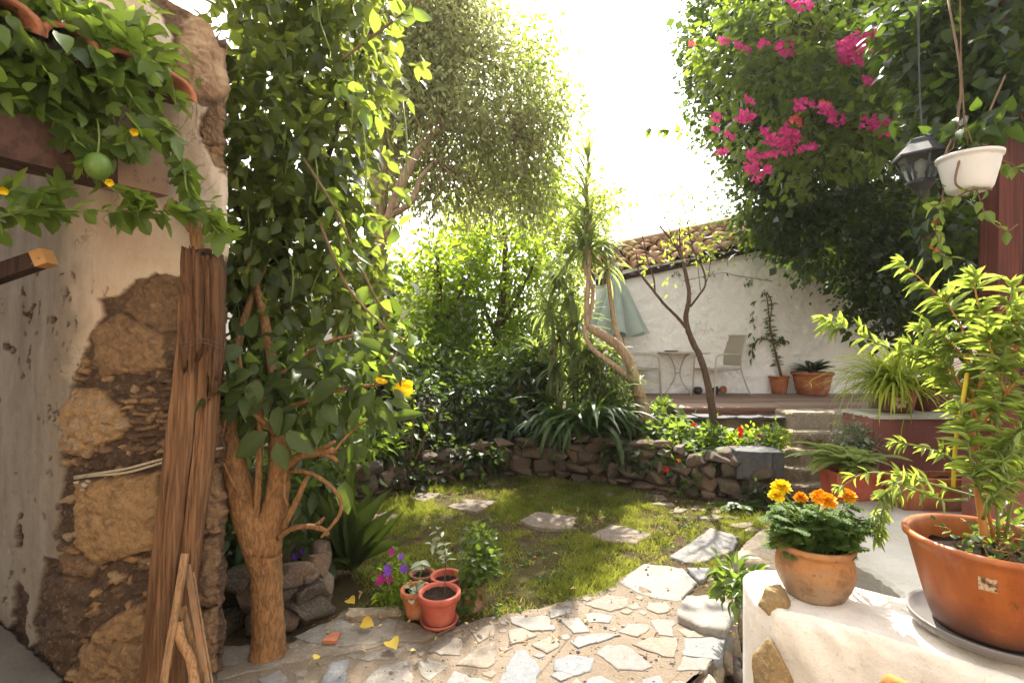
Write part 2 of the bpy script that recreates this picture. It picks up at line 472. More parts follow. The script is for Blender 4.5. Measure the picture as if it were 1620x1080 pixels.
def claymat(name, a, b, bloom=.4, rough=.75):
    """fired clay with drips, lime bloom and dark water stains"""
    k=NT(name); n1=k.noise(11,6,.7); v=k.mapv((1,1,.22)); n2=k.noise(16,5,.65,vec=v); n3=k.noise(70,4,.7); n4=k.noise(5,5,.65); z=k.n('SeparateXYZ'); k.l(k.gen(),z.inputs[0])
    c=k.ramp(n1,[(.3,a),(.7,b)])
    c=k.mix(k.ramp(n2,[(.52,(0,0,0)),(.68,(.55,.55,.55))]),c,tuple(x*.42 for x in a))
    c=k.mix(k.math('MULTIPLY',k.ramp(n4,[(.5,(0,0,0)),(.68,(1,1,1))]),bloom),c,(.50,.40,.31))
    lowz=k.ramp(k.math('ADD',z.outputs[2],k.math('MULTIPLY',n4,.55)),[(.30,(.7,.7,.7)),(.62,(0,0,0))]); c=k.mix(lowz,c,tuple(x*.5+.02 for x in a))
    c=k.mix(k.ramp(n3,[(.6,(0,0,0)),(.7,(.5,.5,.5))]),c,tuple(x*.4 for x in a))
    return k.done(k.bsdf(c,rough,.25,k.bump(k.math('ADD',n1,k.math('MULTIPLY',n3,.5)),.35,.004)))
# ================================================================== camera, sky, sun
cam=bpy.data.cameras.new('camera'); co=bpy.data.objects.new('camera',cam); COL.objects.link(co)
co.location=(0,0,CZ); co.rotation_euler=(math.radians(90),0,0)
cam.sensor_width=36; cam.lens=18.0; cam.clip_start=.02; cam.clip_end=500
SC.camera=co
SUN_EL, SUN_AZ = math.radians(52), math.radians(11)      # azimuth to the right of straight ahead
w=bpy.data.worlds.new('World'); SC.world=w; w.use_nodes=True
nt=w.node_tree; nt.nodes.clear()
sky=nt.nodes.new('ShaderNodeTexSky'); sky.sky_type='NISHITA'; sky.sun_disc=False
sky.sun_elevation=SUN_EL; sky.sun_rotation=SUN_AZ; sky.dust_density=4.0; sky.air_density=1.0
hs=nt.nodes.new('ShaderNodeHueSaturation'); hs.inputs['Saturation'].default_value=.18
bg=nt.nodes.new('ShaderNodeBackground'); bg.inputs['Strength'].default_value=.15
wo=nt.nodes.new('ShaderNodeOutputWorld')
wm=nt.nodes.new('ShaderNodeMix'); wm.data_type='RGBA'; wm.blend_type='MULTIPLY'; wm.inputs[0].default_value=1; wm.inputs[7].default_value=(1,.965,.91,1)
nt.links.new(sky.outputs[0],hs.inputs['Color']); nt.links.new(hs.outputs[0],wm.inputs[6]); nt.links.new(wm.outputs[2],bg.inputs[0]); nt.links.new(bg.outputs[0],wo.inputs[0])
sl=bpy.data.lights.new('sun','SUN'); sl.energy=3.8; sl.angle=math.radians(.6); sl.color=(1,.93,.80)
so=bpy.data.objects.new('sun',sl); COL.objects.link(so)
sd=Vector((math.sin(SUN_AZ)*math.cos(SUN_EL),math.cos(SUN_AZ)*math.cos(SUN_EL),math.sin(SUN_EL)))
so.rotation_euler=sd.to_track_quat('Z','Y').to_euler(); so.location=(3,8,12)
SC.view_settings.view_transform='Standard'; SC.view_settings.look='None'; SC.view_settings.gamma=1
SC.view_settings.exposure=EXPO
SC.cycles.max_bounces=8; SC.cycles.transmission_bounces=4; SC.cycles.diffuse_bounces=4; SC.cycles.transparent_max_bounces=4
try: SC.cycles.use_denoising=True
except Exception: pass

# ================================================================== materials
def soilmat(name,a,b,scale=6):
    k=NT(name); n1=k.noise(scale,8,.7); n2=k.noise(scale*11,4,.7)
    c=k.ramp(n1,[(.3,a),(.7,b)]); c=k.mix(k.ramp(n2,[(.6,(0,0,0)),(.7,(.5,.5,.5))]),c,tuple(x*1.9 for x in b))
    return k.done(k.bsdf(c,.95,.1,k.bump(k.math('ADD',n1,n2),.9,.02)))
M={}
M['soil']=soilmat('soil',(.028,.017,.011),(.075,.047,.03))
def lawnmat():
    k=NT('lawn_soil'); n0=k.noise(1.3,6,.65); n1=k.noise(9,7,.7); n2=k.noise(90,3,.7)
    soil=k.ramp(n1,[(.3,(.045,.028,.017)),(.7,(.125,.085,.05))])
    gr=k.ramp(n2,[(.3,(.028,.036,.009)),(.7,(.10,.105,.03))])
    c=k.mix(k.ramp(k.math('ADD',k.math('MULTIPLY',n0,.6),k.math('MULTIPLY',n1,.4)),[(.48,(0,0,0)),(.62,(.8,.8,.8))]),soil,gr)
    return k.done(k.bsdf(c,.95,.1,k.bump(k.math('ADD',n1,n2),1.,.02)))
M['lawn']=lawnmat()
def mortar():
    k=NT('path_mortar'); n0=k.noise(1.7,5,.6); n1=k.noise(13,8,.7); n2=k.noise(120,3,.7); n6=k.noise(45,5,.75)
    c=k.ramp(n0,[(.3,(.14,.112,.085)),(.7,(.22,.185,.145))])
    c=k.mix(k.math('MULTIPLY',n1,.6),c,(.14,.10,.07)); c=k.mix(k.ramp(n6,[(.54,(0,0,0)),(.66,(.6,.6,.6))]),c,(.10,.068,.043)); c=k.mix(k.math('MULTIPLY',k.cracks(5,.01,.5),.6),c,(.07,.048,.03)); c=k.mix(k.ramp(n2,[(.58,(0,0,0)),(.75,(.6,.6,.6))]),c,(.31,.25,.185))
    return k.done(k.bsdf(c,.95,.12,k.bump(k.math('ADD',n1,k.math('MULTIPLY',n2,.6)),.9,.012)))
M['mortar']=mortar()
M['flag']=stonemat('flagstone',[(0,(.135,.10,.075)),(.35,(.175,.145,.115)),(.6,(.185,.172,.155)),(.8,(.155,.172,.195)),(1,(.24,.225,.205))],7,.6,.8)
M['step']=stonemat('step_stone',[(0,(.17,.125,.085)),(.5,(.29,.235,.17)),(1,(.42,.38,.32))],6,.6,.88,moss=(.10,.10,.03))
M['wallstone']=stonemat('field_stone',[(0,(.045,.036,.032)),(.3,(.078,.062,.05)),(.5,(.125,.083,.056)),(.75,(.095,.086,.08)),(1,(.22,.175,.13))],14,.7,.85,moss=(.055,.06,.02))
M['slate']=stonemat('slate',[(0,(.05,.053,.06)),(1,(.115,.12,.13))],7,.5,.7)
M['soil_dark']=soilmat('wall_core',(.02,.014,.01),(.05,.034,.024))
def lime(name,a,b,stain,scale=5.,bump=.6):
    k=NT(name); n1=k.noise(scale,8,.68); n2=k.noise(scale*9,5,.7); n3=k.noise(scale*.35,4,.6)
    c=k.ramp(n1,[(.25,b),(.6,a)]); c=k.mix(k.ramp(n3,[(.45,(0,0,0)),(.75,(.75,.75,.75))]),c,stain)
    c=k.mix(k.ramp(n2,[(.60,(0,0,0)),(.72,(.5,.5,.5))]),c,tuple(x*.55 for x in stain)); c=k.mix(k.math('MULTIPLY',k.cracks(scale*1.1),.65),c,tuple(x*.35 for x in stain)); n5=k.noise(scale*30,4,.75); c=k.mix(k.ramp(n5,[(.56,(0,0,0)),(.7,(.35,.35,.35))]),c,tuple(x*.5 for x in stain))
    return k.done(k.bsdf(c,.92,.12,k.bump(k.math('ADD',n1,k.math('MULTIPLY',n2,.35)),bump,.02)))
M['whitewall']=lime('lime_wash',(.94,.945,.95),(.90,.895,.885),(.85,.82,.79),3.5,1.0)
M['ledge']=lime('ledge_render',(.82,.80,.76),(.70,.65,.60),(.62,.52,.45),3.5,.5)
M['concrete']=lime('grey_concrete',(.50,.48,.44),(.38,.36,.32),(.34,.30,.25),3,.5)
M['farwall']=lime('far_render',(.80,.77,.73),(.74,.70,.66),(.72,.66,.60),1,.2)
M['redpaint']=lime('oxblood_render',(.22,.085,.07),(.155,.055,.047),(.20,.10,.085),6,.5)
M['redpost']=barkmat('red_painted_timber',(.06,.018,.013),(.15,.042,.028),10,(1,1,.08),.4,.7)
M['darkwood']=barkmat('dark_brown_timber',(.018,.009,.007),(.05,.024,.018),10,(1,1,.15),.4,.7)
M['terra']=claymat('terracotta',(.33,.10,.042),(.45,.165,.07),.35)
M['terra_red']=claymat('red_plastic_pot',(.36,.075,.05),(.42,.10,.066),.12,.55)
M['terra_dull']=claymat('dull_brown_clay',(.15,.075,.04),(.25,.13,.07),.3,.85)
def clay_old():
    k=NT('weathered_clay'); n1=k.noise(9,6,.65); v=k.mapv((1,1,3)); n2=k.noise(7,5,.6,vec=v); n3=k.noise(60,3)
    z=k.n('SeparateXYZ'); k.l(k.obj(),z.inputs[0])
    c=k.ramp(n2,[(.3,(.30,.15,.07)),(.5,(.42,.19,.065)),(.7,(.30,.17,.10))])
    hz=k.math('ADD',k.math('MULTIPLY',z.outputs[2],6.),k.math('MULTIPLY',k.math('SUBTRACT',n1,.5),1.6))
    c=k.mix(k.ramp(hz,[(.2,(.85,.85,.85)),(.75,(0,0,0))]),c,(.27,.205,.14))
    c=k.mix(k.ramp(n1,[(.50,(0,0,0)),(.62,(.75,.75,.75))]),c,(.115,.085,.06)); c=k.mix(k.ramp(n3,[(.58,(0,0,0)),(.7,(.6,.6,.6))]),c,(.10,.06,.035)); c=k.mix(k.ramp(k.noise(16,5,.7),[(.58,(0,0,0)),(.7,(.5,.5,.5))]),c,(.46,.25,.11))
    return k.done(k.bsdf(c,.7,.3,k.bump(k.math('ADD',n2,k.math('MULTIPLY',n3,.3)),.25,.004)))
M['clay_old']=clay_old()
def bowlclay():
    k=NT('glazed_bowl_clay'); n1=k.noise(5,5,.6); v=k.mapv((2,2,.5)); n2=k.noise(6,4,vec=v)
    z=k.n('SeparateXYZ'); k.l(k.obj(),z.inputs[0])
    c=k.ramp(n2,[(.35,(.27,.068,.016)),(.65,(.40,.125,.032))]); c=k.mix(k.ramp(k.noise(40,5,.75),[(.55,(0,0,0)),(.7,(.45,.45,.45))]),c,(.16,.05,.02))
    hz=k.math('ADD',k.math('MULTIPLY',z.outputs[2],7.),k.math('MULTIPLY',k.math('SUBTRACT',n1,.5),2.))
    c=k.mix(k.ramp(hz,[(.2,(.9,.9,.9)),(.8,(0,0,0))]),c,(.12,.06,.045))
    c=k.mix(k.ramp(k.noise(9,6,.7),[(.55,(0,0,0)),(.72,(.45,.45,.45))]),c,(.38,.24,.18))
    return k.done(k.bsdf(c,.42,.4,k.bump(n1,.1,.003)))
M['bowl']=bowlclay()
M['greyplastic']=plain('grey_plastic',(.17,.155,.15),.55,.35,.15,20,.05)
M['whitepot']=plain('white_plastic',(.58,.56,.54),.5,.35,.12,15,.05)
M['compost']=soilmat('potting_soil',(.014,.009,.007),(.05,.034,.024),25)
def deckmat():
    k=NT('deck_boards'); v=k.mapv((.25,1,1)); n1=k.noise(12,6,.6,vec=v); n2=k.noise(60,3,vec=v); t=k.attr('tint')
    c=k.ramp(t,[(0,(.20,.125,.095)),(1,(.36,.265,.215))]); c=k.mix(k.math('MULTIPLY',n1,.5),c,(.14,.085,.065))
    return k.done(k.bsdf(c,.7,.25,k.bump(n2,.3,.004)))
M['deck']=deckmat()
M['deckfascia']=barkmat('deck_fascia',(.12,.05,.028),(.24,.115,.065),12,(.1,1,1),.3,.7)
M['tile']=stonemat('roof_tile',[(0,(.26,.13,.075)),(.5,(.40,.23,.14)),(1,(.52,.38,.26))],9,.4,.9,moss=(.30,.24,.15))
M['shedtile']=stonemat('shed_tile',[(0,(.30,.10,.055)),(1,(.42,.18,.10))],9,.4,.85)
M['chairmetal']=plain('taupe_metal',(.50,.45,.38),.45,.4,.15,30,.02)
def webbing():
    k=NT('woven_webbing'); g=k.obj()
    w1=k.n('TexWave'); w1.inputs['Scale'].default_value=22; w1.bands_direction='Z'; k.l(g,w1.inputs['Vector'])
    w2=k.n('TexWave'); w2.inputs['Scale'].default_value=22; w2.bands_direction='Y'; k.l(g,w2.inputs['Vector'])
    h=k.math('MULTIPLY',w1.outputs['Fac'],w2.outputs['Fac'])
    c=k.ramp(h,[(0,(.30,.26,.21)),(.6,(.56,.51,.43))])
    return k.done(k.bsdf(c,.7,.3,k.bump(h,.5,.006)))
M['web']=webbing()
def fabric():
    k=NT('parasol_cloth'); n=k.noise(5,4); c=k.ramp(n,[(.3,(.42,.50,.48)),(.7,(.52,.60,.58))])
    p=k.bsdf(c,.8,.15); tr=k.n('BsdfTranslucent'); tr.inputs['Color'].default_value=(.62,.70,.68,1)
    mx=k.n('MixShader'); mx.inputs[0].default_value=.35; k.l(p,mx.inputs[1]); k.l(tr.outputs[0],mx.inputs[2]); return k.done(mx.outputs[0])
M['cloth']=fabric()
M['blackmetal']=plain('black_iron',(.022,.022,.026),.45,.45,.2,30,.1)
def glass():
    k=NT('lantern_glass'); g=k.n('BsdfGlossy'); g.inputs['Roughness'].default_value=.08; g.inputs['Color'].default_value=(.8,.85,.85,1)
    t=k.n('BsdfTransparent'); t.inputs['Color'].default_value=(.72,.78,.78,1); d=k.n('BsdfTranslucent'); d.inputs['Color'].default_value=(.6,.62,.6,1)
    m1=k.n('MixShader'); m1.inputs[0].default_value=.3; k.l(t.outputs[0],m1.inputs[1]); k.l(d.outputs[0],m1.inputs[2])
    m2=k.n('MixShader'); m2.inputs[0].default_value=.12; k.l(m1.outputs[0],m2.inputs[1]); k.l(g.outputs[0],m2.inputs[2]); return k.done(m2.outputs[0])
M['glass']=glass()
M['timber']=barkmat('old_timber',(.10,.05,.024),(.23,.125,.065),9,(1.3,1.3,.10),.9,.9)
M['timber_dark']=barkmat('weathered_timber',(.05,.026,.015),(.17,.085,.042),11,(1.5,1.5,.05),1.,.9)
M['lath']=barkmat('thin_lath',(.22,.12,.06),(.40,.25,.14),14,(1,1,.08),.5,.8)
def peel():
    k=NT('peeling_orange_paint'); v=k.mapv((1,1,.35)); n=k.noise(38,5,.7,vec=v); w_=k.ramp(k.noise(30,4,.6,vec=k.mapv((1,1,.08))),[(.3,(.17,.10,.06)),(.7,(.33,.21,.12))])
    c=k.mix(k.ramp(n,[(.55,(0,0,0)),(.6,(1,1,1))]),w_,(.36,.10,.02)); return k.done(k.bsdf(c,.7,.3,k.bump(n,.5,.004)))
M['lathpaint']=peel()
M['drybranch']=barkmat('dry_branch',(.26,.13,.055),(.44,.26,.13),18,(1,1,.3),.5,.8)
M['rope']=barkmat('rope',(.40,.33,.24),(.58,.50,.38),60,(1,1,1),.5,.9)
M['beam']=barkmat('brown_beam',(.045,.022,.016),(.10,.05,.035),8,(1,.15,1),.6,.75)
M['beamend']=plain('peeling_beam_end',(.26,.16,.11),.85,.2,.75,9,.6)
M['cutend']=plain('cut_timber_end',(.40,.21,.08),.7,.25,.35,20,.3)
# bark
M['bark_orange']=barkmat('orange_bark',(.15,.078,.032),(.30,.16,.072),13,(1,1,.9),.9)
M['bark_grey']=barkmat('grey_brown_bark',(.10,.075,.055),(.22,.17,.13),14,(1,1,.3),.6)
M['bark_pale']=barkmat('pale_tan_bark',(.28,.19,.12),(.45,.33,.22),10,(1,1,.5),.4)
M['bark_brown']=barkmat('brown_bark',(.065,.042,.03),(.15,.10,.07),14,(1,1,.3),.7)
M['twig']=plain('twig_bark',(.15,.095,.055),.85,.2,.4,20,.2)
M['stem_green']=plain('green_stem',(.14,.19,.045),.6,.3,.3,20,.1)
M['stem_orange']=plain('orange_stem',(.36,.15,.04),.7,.3,.3,20,.2)
M['stem_yellow']=plain('yellow_stem',(.55,.42,.03),.6,.3,.2,20,.1)
# leaves
M['lf_vine']=leafmat('vine_leaf',(.022,.045,.011),(.11,.175,.030),(.40,.55,.06),.45,.38,.4)
M['lf_shrub']=leafmat('shrub_leaf',(.026,.044,.013),(.095,.125,.03),(.40,.48,.06),.42,.38,.4)
M['lf_big']=leafmat('dark_broad_leaf',(.024,.042,.014),(.065,.095,.030),(.26,.38,.04),.28,.5,.25)
M['lf_grey']=leafmat('grey_olive_leaf',(.085,.078,.038),(.42,.42,.23),(.66,.70,.26),.50,.5,.3,mid=(.215,.23,.10))
M['lf_bright']=leafmat('bright_leaf',(.035,.075,.010),(.12,.20,.022),(.50,.68,.04),.55,.5,.3)
M['lf_yellow']=leafmat('yellow_green_leaf',(.075,.115,.014),(.21,.27,.035),(.62,.72,.07),.55,.5,.3)
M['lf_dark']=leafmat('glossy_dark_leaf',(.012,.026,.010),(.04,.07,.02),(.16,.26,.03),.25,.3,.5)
M['lf_mid']=leafmat('mid_green_leaf',(.022,.05,.012),(.08,.13,.025),(.32,.46,.05),.4,.42,.4)
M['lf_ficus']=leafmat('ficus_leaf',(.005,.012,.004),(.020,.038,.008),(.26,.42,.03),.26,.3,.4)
M['lf_boug']=leafmat('bougainvillea_leaf',(.022,.046,.010),(.085,.135,.022),(.40,.55,.05),.38,.35,.4)
M['lf_strap']=leafmat('strap_leaf',(.022,.05,.014),(.065,.11,.03),(.22,.36,.04),.28,.42,.28)
M['lf_drac']=leafmat('dracaena_leaf',(.055,.085,.03),(.19,.235,.09),(.50,.60,.14),.48,.4,.4)
M['lf_spider']=leafmat('spider_plant_leaf',(.16,.23,.025),(.44,.52,.08),(.80,.90,.12),.5,.4,.35)
M['lf_verb']=leafmat('verbena_leaf',(.075,.125,.022),(.22,.29,.055),(.52,.66,.08),.42,.5,.3,under=(.22,.27,.12))
M['lf_mari']=leafmat('marigold_leaf',(.035,.075,.018),(.09,.15,.035),(.28,.45,.05),.3,.6,.15)
M['lf_silver']=leafmat('silver_leaf',(.13,.16,.10),(.32,.36,.26),(.3,.38,.2),.25,.6,.25)
M['lf_ivy']=leafmat('ivy_leaf',(.006,.013,.005),(.026,.046,.011),(.20,.32,.03),.25,.45,.22)
M['grass']=leafmat('grass_blade',(.045,.062,.011),(.36,.31,.12),(.50,.54,.07),.38,.6,.2,mid=(.105,.14,.022))
M['lf_yellowfall']=petalmat('yellow_leaf',(.46,.29,.03),(.56,.44,.08),.25)
M['boug']=petalmat('magenta_bract',(.60,.02,.20),(.80,.12,.38),.4)
M['boug_red']=petalmat('coral_bract',(.62,.05,.08),(.80,.22,.20),.4)
M['pet_yellow']=petalmat('yellow_petal',(.75,.50,.008),(.85,.66,.02),.2)
M['pet_orange']=petalmat('orange_petal',(.75,.24,.006),(.85,.42,.012),.2)
M['drypetal']=petalmat('dry_petal',(.30,.10,.02),(.48,.20,.05),.3)
M['pet_red']=petalmat('red_petal',(.60,.012,.015),(.75,.04,.04),.3)
M['pet_purple']=petalmat('violet_petal',(.13,.03,.36),(.25,.11,.58),.3)
M['pet_magenta']=petalmat('crimson_purple_petal',(.26,.01,.16),(.42,.03,.24),.3)
M['pet_white']=petalmat('pale_petal',(.60,.50,.62),(.78,.72,.80),.3)
M['fruit']=plain('green_fruit',(.085,.15,.025),.4,.35,.5,30,.05)
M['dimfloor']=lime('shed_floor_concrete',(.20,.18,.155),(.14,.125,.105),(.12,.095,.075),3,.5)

# ================================================================== ground
mb=MB(); s=150; V=[]
n=31; g=np.linspace(-1,1,n); g=np.sign(g)*np.abs(g)**2.2*s
X,Y=np.meshgrid(g,g,indexing='ij'); mb.add(np.stack([X,Y+4,np.full_like(X,-.19)],-1),grid_faces(n,n))
struct(mb.build('ground',M['soil']))

def sheet(name, poly, h, mat, step=.04, amp=.02, z=0., seed=1, fn=None, skirt=.25):
    """a bumpy sheet of earth over a polygon, closed at its rim by a skirt"""
    poly=np.asarray(poly,float); x0,y0=poly.min(0)-step; x1,y1=poly.max(0)+step
    nx=int((x1-x0)/step)+1; ny=int((y1-y0)/step)+1
    X,Y=np.meshgrid(x0+np.arange(nx)*step,y0+np.arange(ny)*step,indexing='ij')
    Z=z+vnoise(X*4,Y*4,seed)*amp
    if fn is not None: Z=Z+fn(X,Y)
    d=sdf(X,Y,poly); Z=np.where(d<step*.6,Z-skirt*(d<0),Z)
    f=grid_faces(nx,ny); ok=(d>-step*1.4).ravel(); f=f[ok[f].all(1)]
    V=np.stack([X,Y,Z],-1).reshape(-1,3)
    used=np.unique(f); mp=np.full(len(V),-1); mp[used]=np.arange(len(used))
    mb=MB(); mb.add(V[used],mp[f]); return struct(mb.build(name,M[mat]))

# garden floor (lawn soil): ends at the gully on the right and under the retaining wall
LAWN_SOIL=[(-3.6,1.2),(.1,1.2),(.66,1.95),(1.02,2.37),(1.10,2.63),(1.34,3.0),(1.45,3.25),(2.1,3.7),(2.6,4.2),(2.6,4.6),(1.3,4.65),(.7,4.9),(.1,5.1),(-.6,5.0),(-1.3,4.4),(-2.0,4.2),(-3.6,4.2)]
sheet('lawn_soil',LAWN_SOIL,0,'lawn',.035,.008,-.004,3)
GRASS=np.array([G(*p)[:2] for p in [(560,985),(600,945),(560,900),(560,850),(590,812),(640,782),(720,764),(830,757),(940,768),(1030,786),(1120,800),(1190,822),(1215,812),(1180,872),(1150,905),(1060,893),(990,905),(965,930),(905,950),(850,958),(800,975),(745,990),(690,975)]])
STEPST=[  # stepping stones lying in the lawn
 ([(578,821),(604,808),(634,815),(606,828)],.32,'small grey stepping stone at the left edge of the lawn by the strap-leaved plant'),
 ([(648,788),(662,778),(700,781),(670,794)],.12,'brown stepping stone farthest back, close under the shaded rear stone wall'),
 ([(707,800),(739,789),(788,793),(755,810),(723,806)],.12,'brown diamond stepping stone in the middle of the shaded rear lawn'),
 ([(822,823),(850,809),(914,818),(902,836),(850,835)],.18,'large tan stepping stone beside the bare earth patch in the lawn'),
 ([(930,848),(967,829),(1032,844),(1006,861),(953,856)],.22,'tan stepping stone between the bare patch and the grey flagstone'),
 ([(1060,879),(1092,858),(1125,836),(1169,848),(1161,870),(1111,889),(1083,889)],.7,'wide grey flagstone in the grass in front of the sloping slab'),
]
def z2(x,y): return (760+x/3.682,880+y/3.682)
def z1(x,y): return (340+x/3.682,900+y/3.682)
STEPST+=[([z2(*p) for p in [(805,150),(880,90),(960,42),(1090,55),(1180,70),(1262,150),(1200,210),(1150,265),(1020,250),(900,205)]],.95,'largest pale sunlit flagstone where the path meets the grass'),
 ([z2(*p) for p in [(1200,68),(1335,72),(1300,140),(1272,142)]],.75,'small grey flagstone wedged right of the largest pale flagstone')]
STEP_POLYS=[]
for poly,t,lab in STEPST:
    pw=np.array([G(*p,.012)[:2] for p in poly]); STEP_POLYS.append(pw)
    mb=MB(); prism(mb,pw,-.04,.016,t,0,.012,RNG,.008,.007)
    tag(mb.build('stepping_stone',M['flag']),lab,'stepping stone','stepping stones in the lawn')
# low border of flat stones in front of the retaining wall
# grass
def grass():
    rng=np.random.RandomState(11); N=300000
    lo=GRASS.min(0); hi=GRASS.max(0)
    p=rng.uniform(lo,hi,(N,2))
    d=sdf(p[:,0],p[:,1],GRASS)
    dn=vnoise(p[:,0]*2.2,p[:,1]*2.2,5,4); fine=vnoise(p[:,0]*9,p[:,1]*9,8,2)
    bare=np.exp(-(((p[:,0]-.16)/.22)**2+((p[:,1]-3.12)/.30)**2))*.8+np.exp(-(((p[:,0]+.5)/.5)**2+((p[:,1]-4.4)/.3)**2))*.3
    dens=np.clip(.56+dn*.62+fine*.4-bare,.03,1)*np.clip((d+.05)/.08,0,1)
    keep=rng.uniform(0,1,N)<dens
    fr=np.clip(1-np.abs(d-.03)/.07,0,1)
    for pw in STEP_POLYS:
        ds=sdf(p[:,0],p[:,1],pw); fr=np.maximum(fr,np.clip(1-np.abs(ds+.02)/.05,0,1)*.8); keep&=sdf(p[:,0],p[:,1],pw)<rng.uniform(-.012,.02,N)
    fr=fr[keep]; p=p[keep]; n=len(p); dn=dn[keep]; fine=fine[keep]; bare=bare[keep]
    L=np.clip(.022+.014*dn+rng.normal(0,.009,n),.006,.06)*(1+.8*(rng.uniform(0,1,n)<.07))*(1+fr*rng.uniform(-.2,1.1,n))
    az=rng.uniform(0,6.28,n); lean=rng.uniform(.1,1.1,n)
    ax=np.stack([np.cos(az)*np.sin(lean),np.sin(az)*np.sin(lean),np.cos(lean)],-1)
    t=np.clip(.40+.3*fine+.35*bare+rng.normal(0,.16,n)+.5*(rng.uniform(0,1,n)<.06+.14*(vnoise(p[:,0]*3.1,p[:,1]*3.1,15,3)>.25)),0,1)
    mb=MB(); T=(np.array([[0,-.5,0],[0,.5,0],[.6,.35,-.02],[.6,-.35,-.02],[1,0,-.12]],float),[np.array([[0,1,2,3]]),np.array([[3,2,4]])])
    leaves(mb,T,np.c_[p,np.full(n,.0)],ax,np.stack([-np.sin(az),np.cos(az),np.zeros(n)],-1)+rng.normal(0,.4,(n,3)),L,.0038*rng.uniform(.7,1.4,n),t)
    o=mb.build('lawn_grass',M['grass']); o['kind']='stuff'; tag(o,'short patchy green and straw-coloured grass of the lawn','grass')
grass()

# ================================================================== crazy paving path
PATH=[G(*p)[:2] for p in [(345,1058),(430,1046),(455,1020),(530,980),(545,965),(640,962),(640,985),(700,1000),(760,980),(860,962),(905,948),(965,930),(985,912),(1030,935),(1075,952),(1150,935),(1172,958),(1162,985),(1146,1003),(1138,1040),(1118,1060),(1090,1080)]]+[np.array(p) for p in [(.70,1.9),(.6,1.3),(.6,-1.0),(-2.4,-1.0),(-2.4,1.2),(-1.6,1.5)]]
mb=MB(); prism(mb,PATH,-.2,.012,.5,0,.02,RNG,0,.0)
path=mb.build('path',M['mortar'],smooth=False); struct(path)
STONES=[([z2(*p) for p in q],t) for q,t in [
 ([(190,355),(385,350),(418,418),(300,425),(195,385)],.9),([(405,310),(510,305),(525,325),(415,355)],.9),
 ([(470,365),(570,357),(625,430),(545,438)],1.),([(620,335),(690,330),(755,345),(745,380),(635,378)],1.),
 ([(630,275),(740,228),(850,240),(850,285),(760,312)],.5),([(855,290),(900,262),(935,295),(890,303)],.6),
 ([(820,435),(870,390),(975,400),(965,430),(915,460)],.72),([(1000,375),(1040,365),(1120,375),(1118,455),(1040,445)],.82),
 ([(540,490),(580,465),(690,448),(795,460),(700,490),(580,525)],.88),([(175,430),(240,420),(320,455),(255,490),(178,505)],.6),
 ([(310,510),(400,470),(458,485),(450,520),(390,555)],.5),([(692,565),(750,520),(860,530),(980,630),(930,652),(800,645)],.65),
 ([(905,510),(1000,475),(1135,475),(1120,575),(1060,570)],.4),([(445,605),(520,575),(645,590),(630,660),(540,685),(440,655)],.78),
 ([(415,690),(450,668),(530,692),(470,720)],.75),([(205,565),(260,560),(335,650),(310,740),(300,800),(100,800),(120,736)],.8),
 ([(620,725),(700,700),(780,736),(760,800),(620,790)],.8),([(950,715),(1040,695),(1065,740),(1060,800),(940,800)],.76),
 ([(1205,478),(1415,473),(1382,588),(1195,565)],.85),([(1157,655),(1190,580),(1338,597),(1310,652)],.6),([(1165,425),(1320,434),(1395,462),(1215,468)],.55),
 ]]+[([z1(*p) for p in q],t) for q,t in [
 ([(30,600),(180,545),(365,528),(360,560),(40,630)],.4),([(372,545),(520,435),(700,430),(690,490),(560,515)],.3),
 ([(490,390),(620,330),(760,290),(890,350),(850,428),(700,437),(565,420)],.62),([(858,430),(895,372),(1000,292),(1052,300),(1036,388),(930,428)],.55),
 ([(1044,398),(1066,292),(1190,330),(1268,370),(1200,408),(1060,418)],.3),
 ([(705,465),(860,435),(990,433),(850,472),(710,498)],.35),([(782,500),(960,475),(1088,452),(1040,515),(900,528)],.45),([(1112,440),(1190,425),(1213,440),(1130,473)],.5),
 ([(885,650),(960,570),(1115,540),(1135,570),(1125,720),(870,720)],.58),([(1181,545),(1240,522),(1343,560),(1252,638),(1207,610)],.6),
 ([(1255,480),(1300,387),(1428,410),(1420,490)],.45),([(1487,350),(1620,325),(1622,378),(1537,420)],.3),
 ([(1365,655),(1400,602),(1590,657),(1590,740),(1360,740)],.72),([(632,640),(682,548),(768,533),(740,700),(630,720)],.8),
 ([(5,455),(205,450),(178,542),(20,548)],.5),([(1422,550),(1500,482),(1618,428),(1622,538),(1582,563)],.42)]]
for q,t in STONES:
    pw=np.array([G(*p,.016)[:2] for p in q]); c=pw.mean(0)
    pw=c+(pw-c)*1.16
    mb=MB(); prism(mb,pw,-.02,.0155+RNG.uniform(-.001,.0025),t,0,.006,RNG,.004,.002)
    mb.build('paving_stone',M['flag'],path)
for q,t in [([z2(*p) for p in [(1142,318),(1200,222),(1380,228),(1498,300),(1430,440),(1300,420),(1150,345)]],.97)]:
    pw=np.array([G(*p,.04)[:2] for p in q]); mb=MB(); prism(mb,pw,-.15,.045,t,0,.02,RNG,.02,.012); mb.build('paving_stone',M['flag'],path)
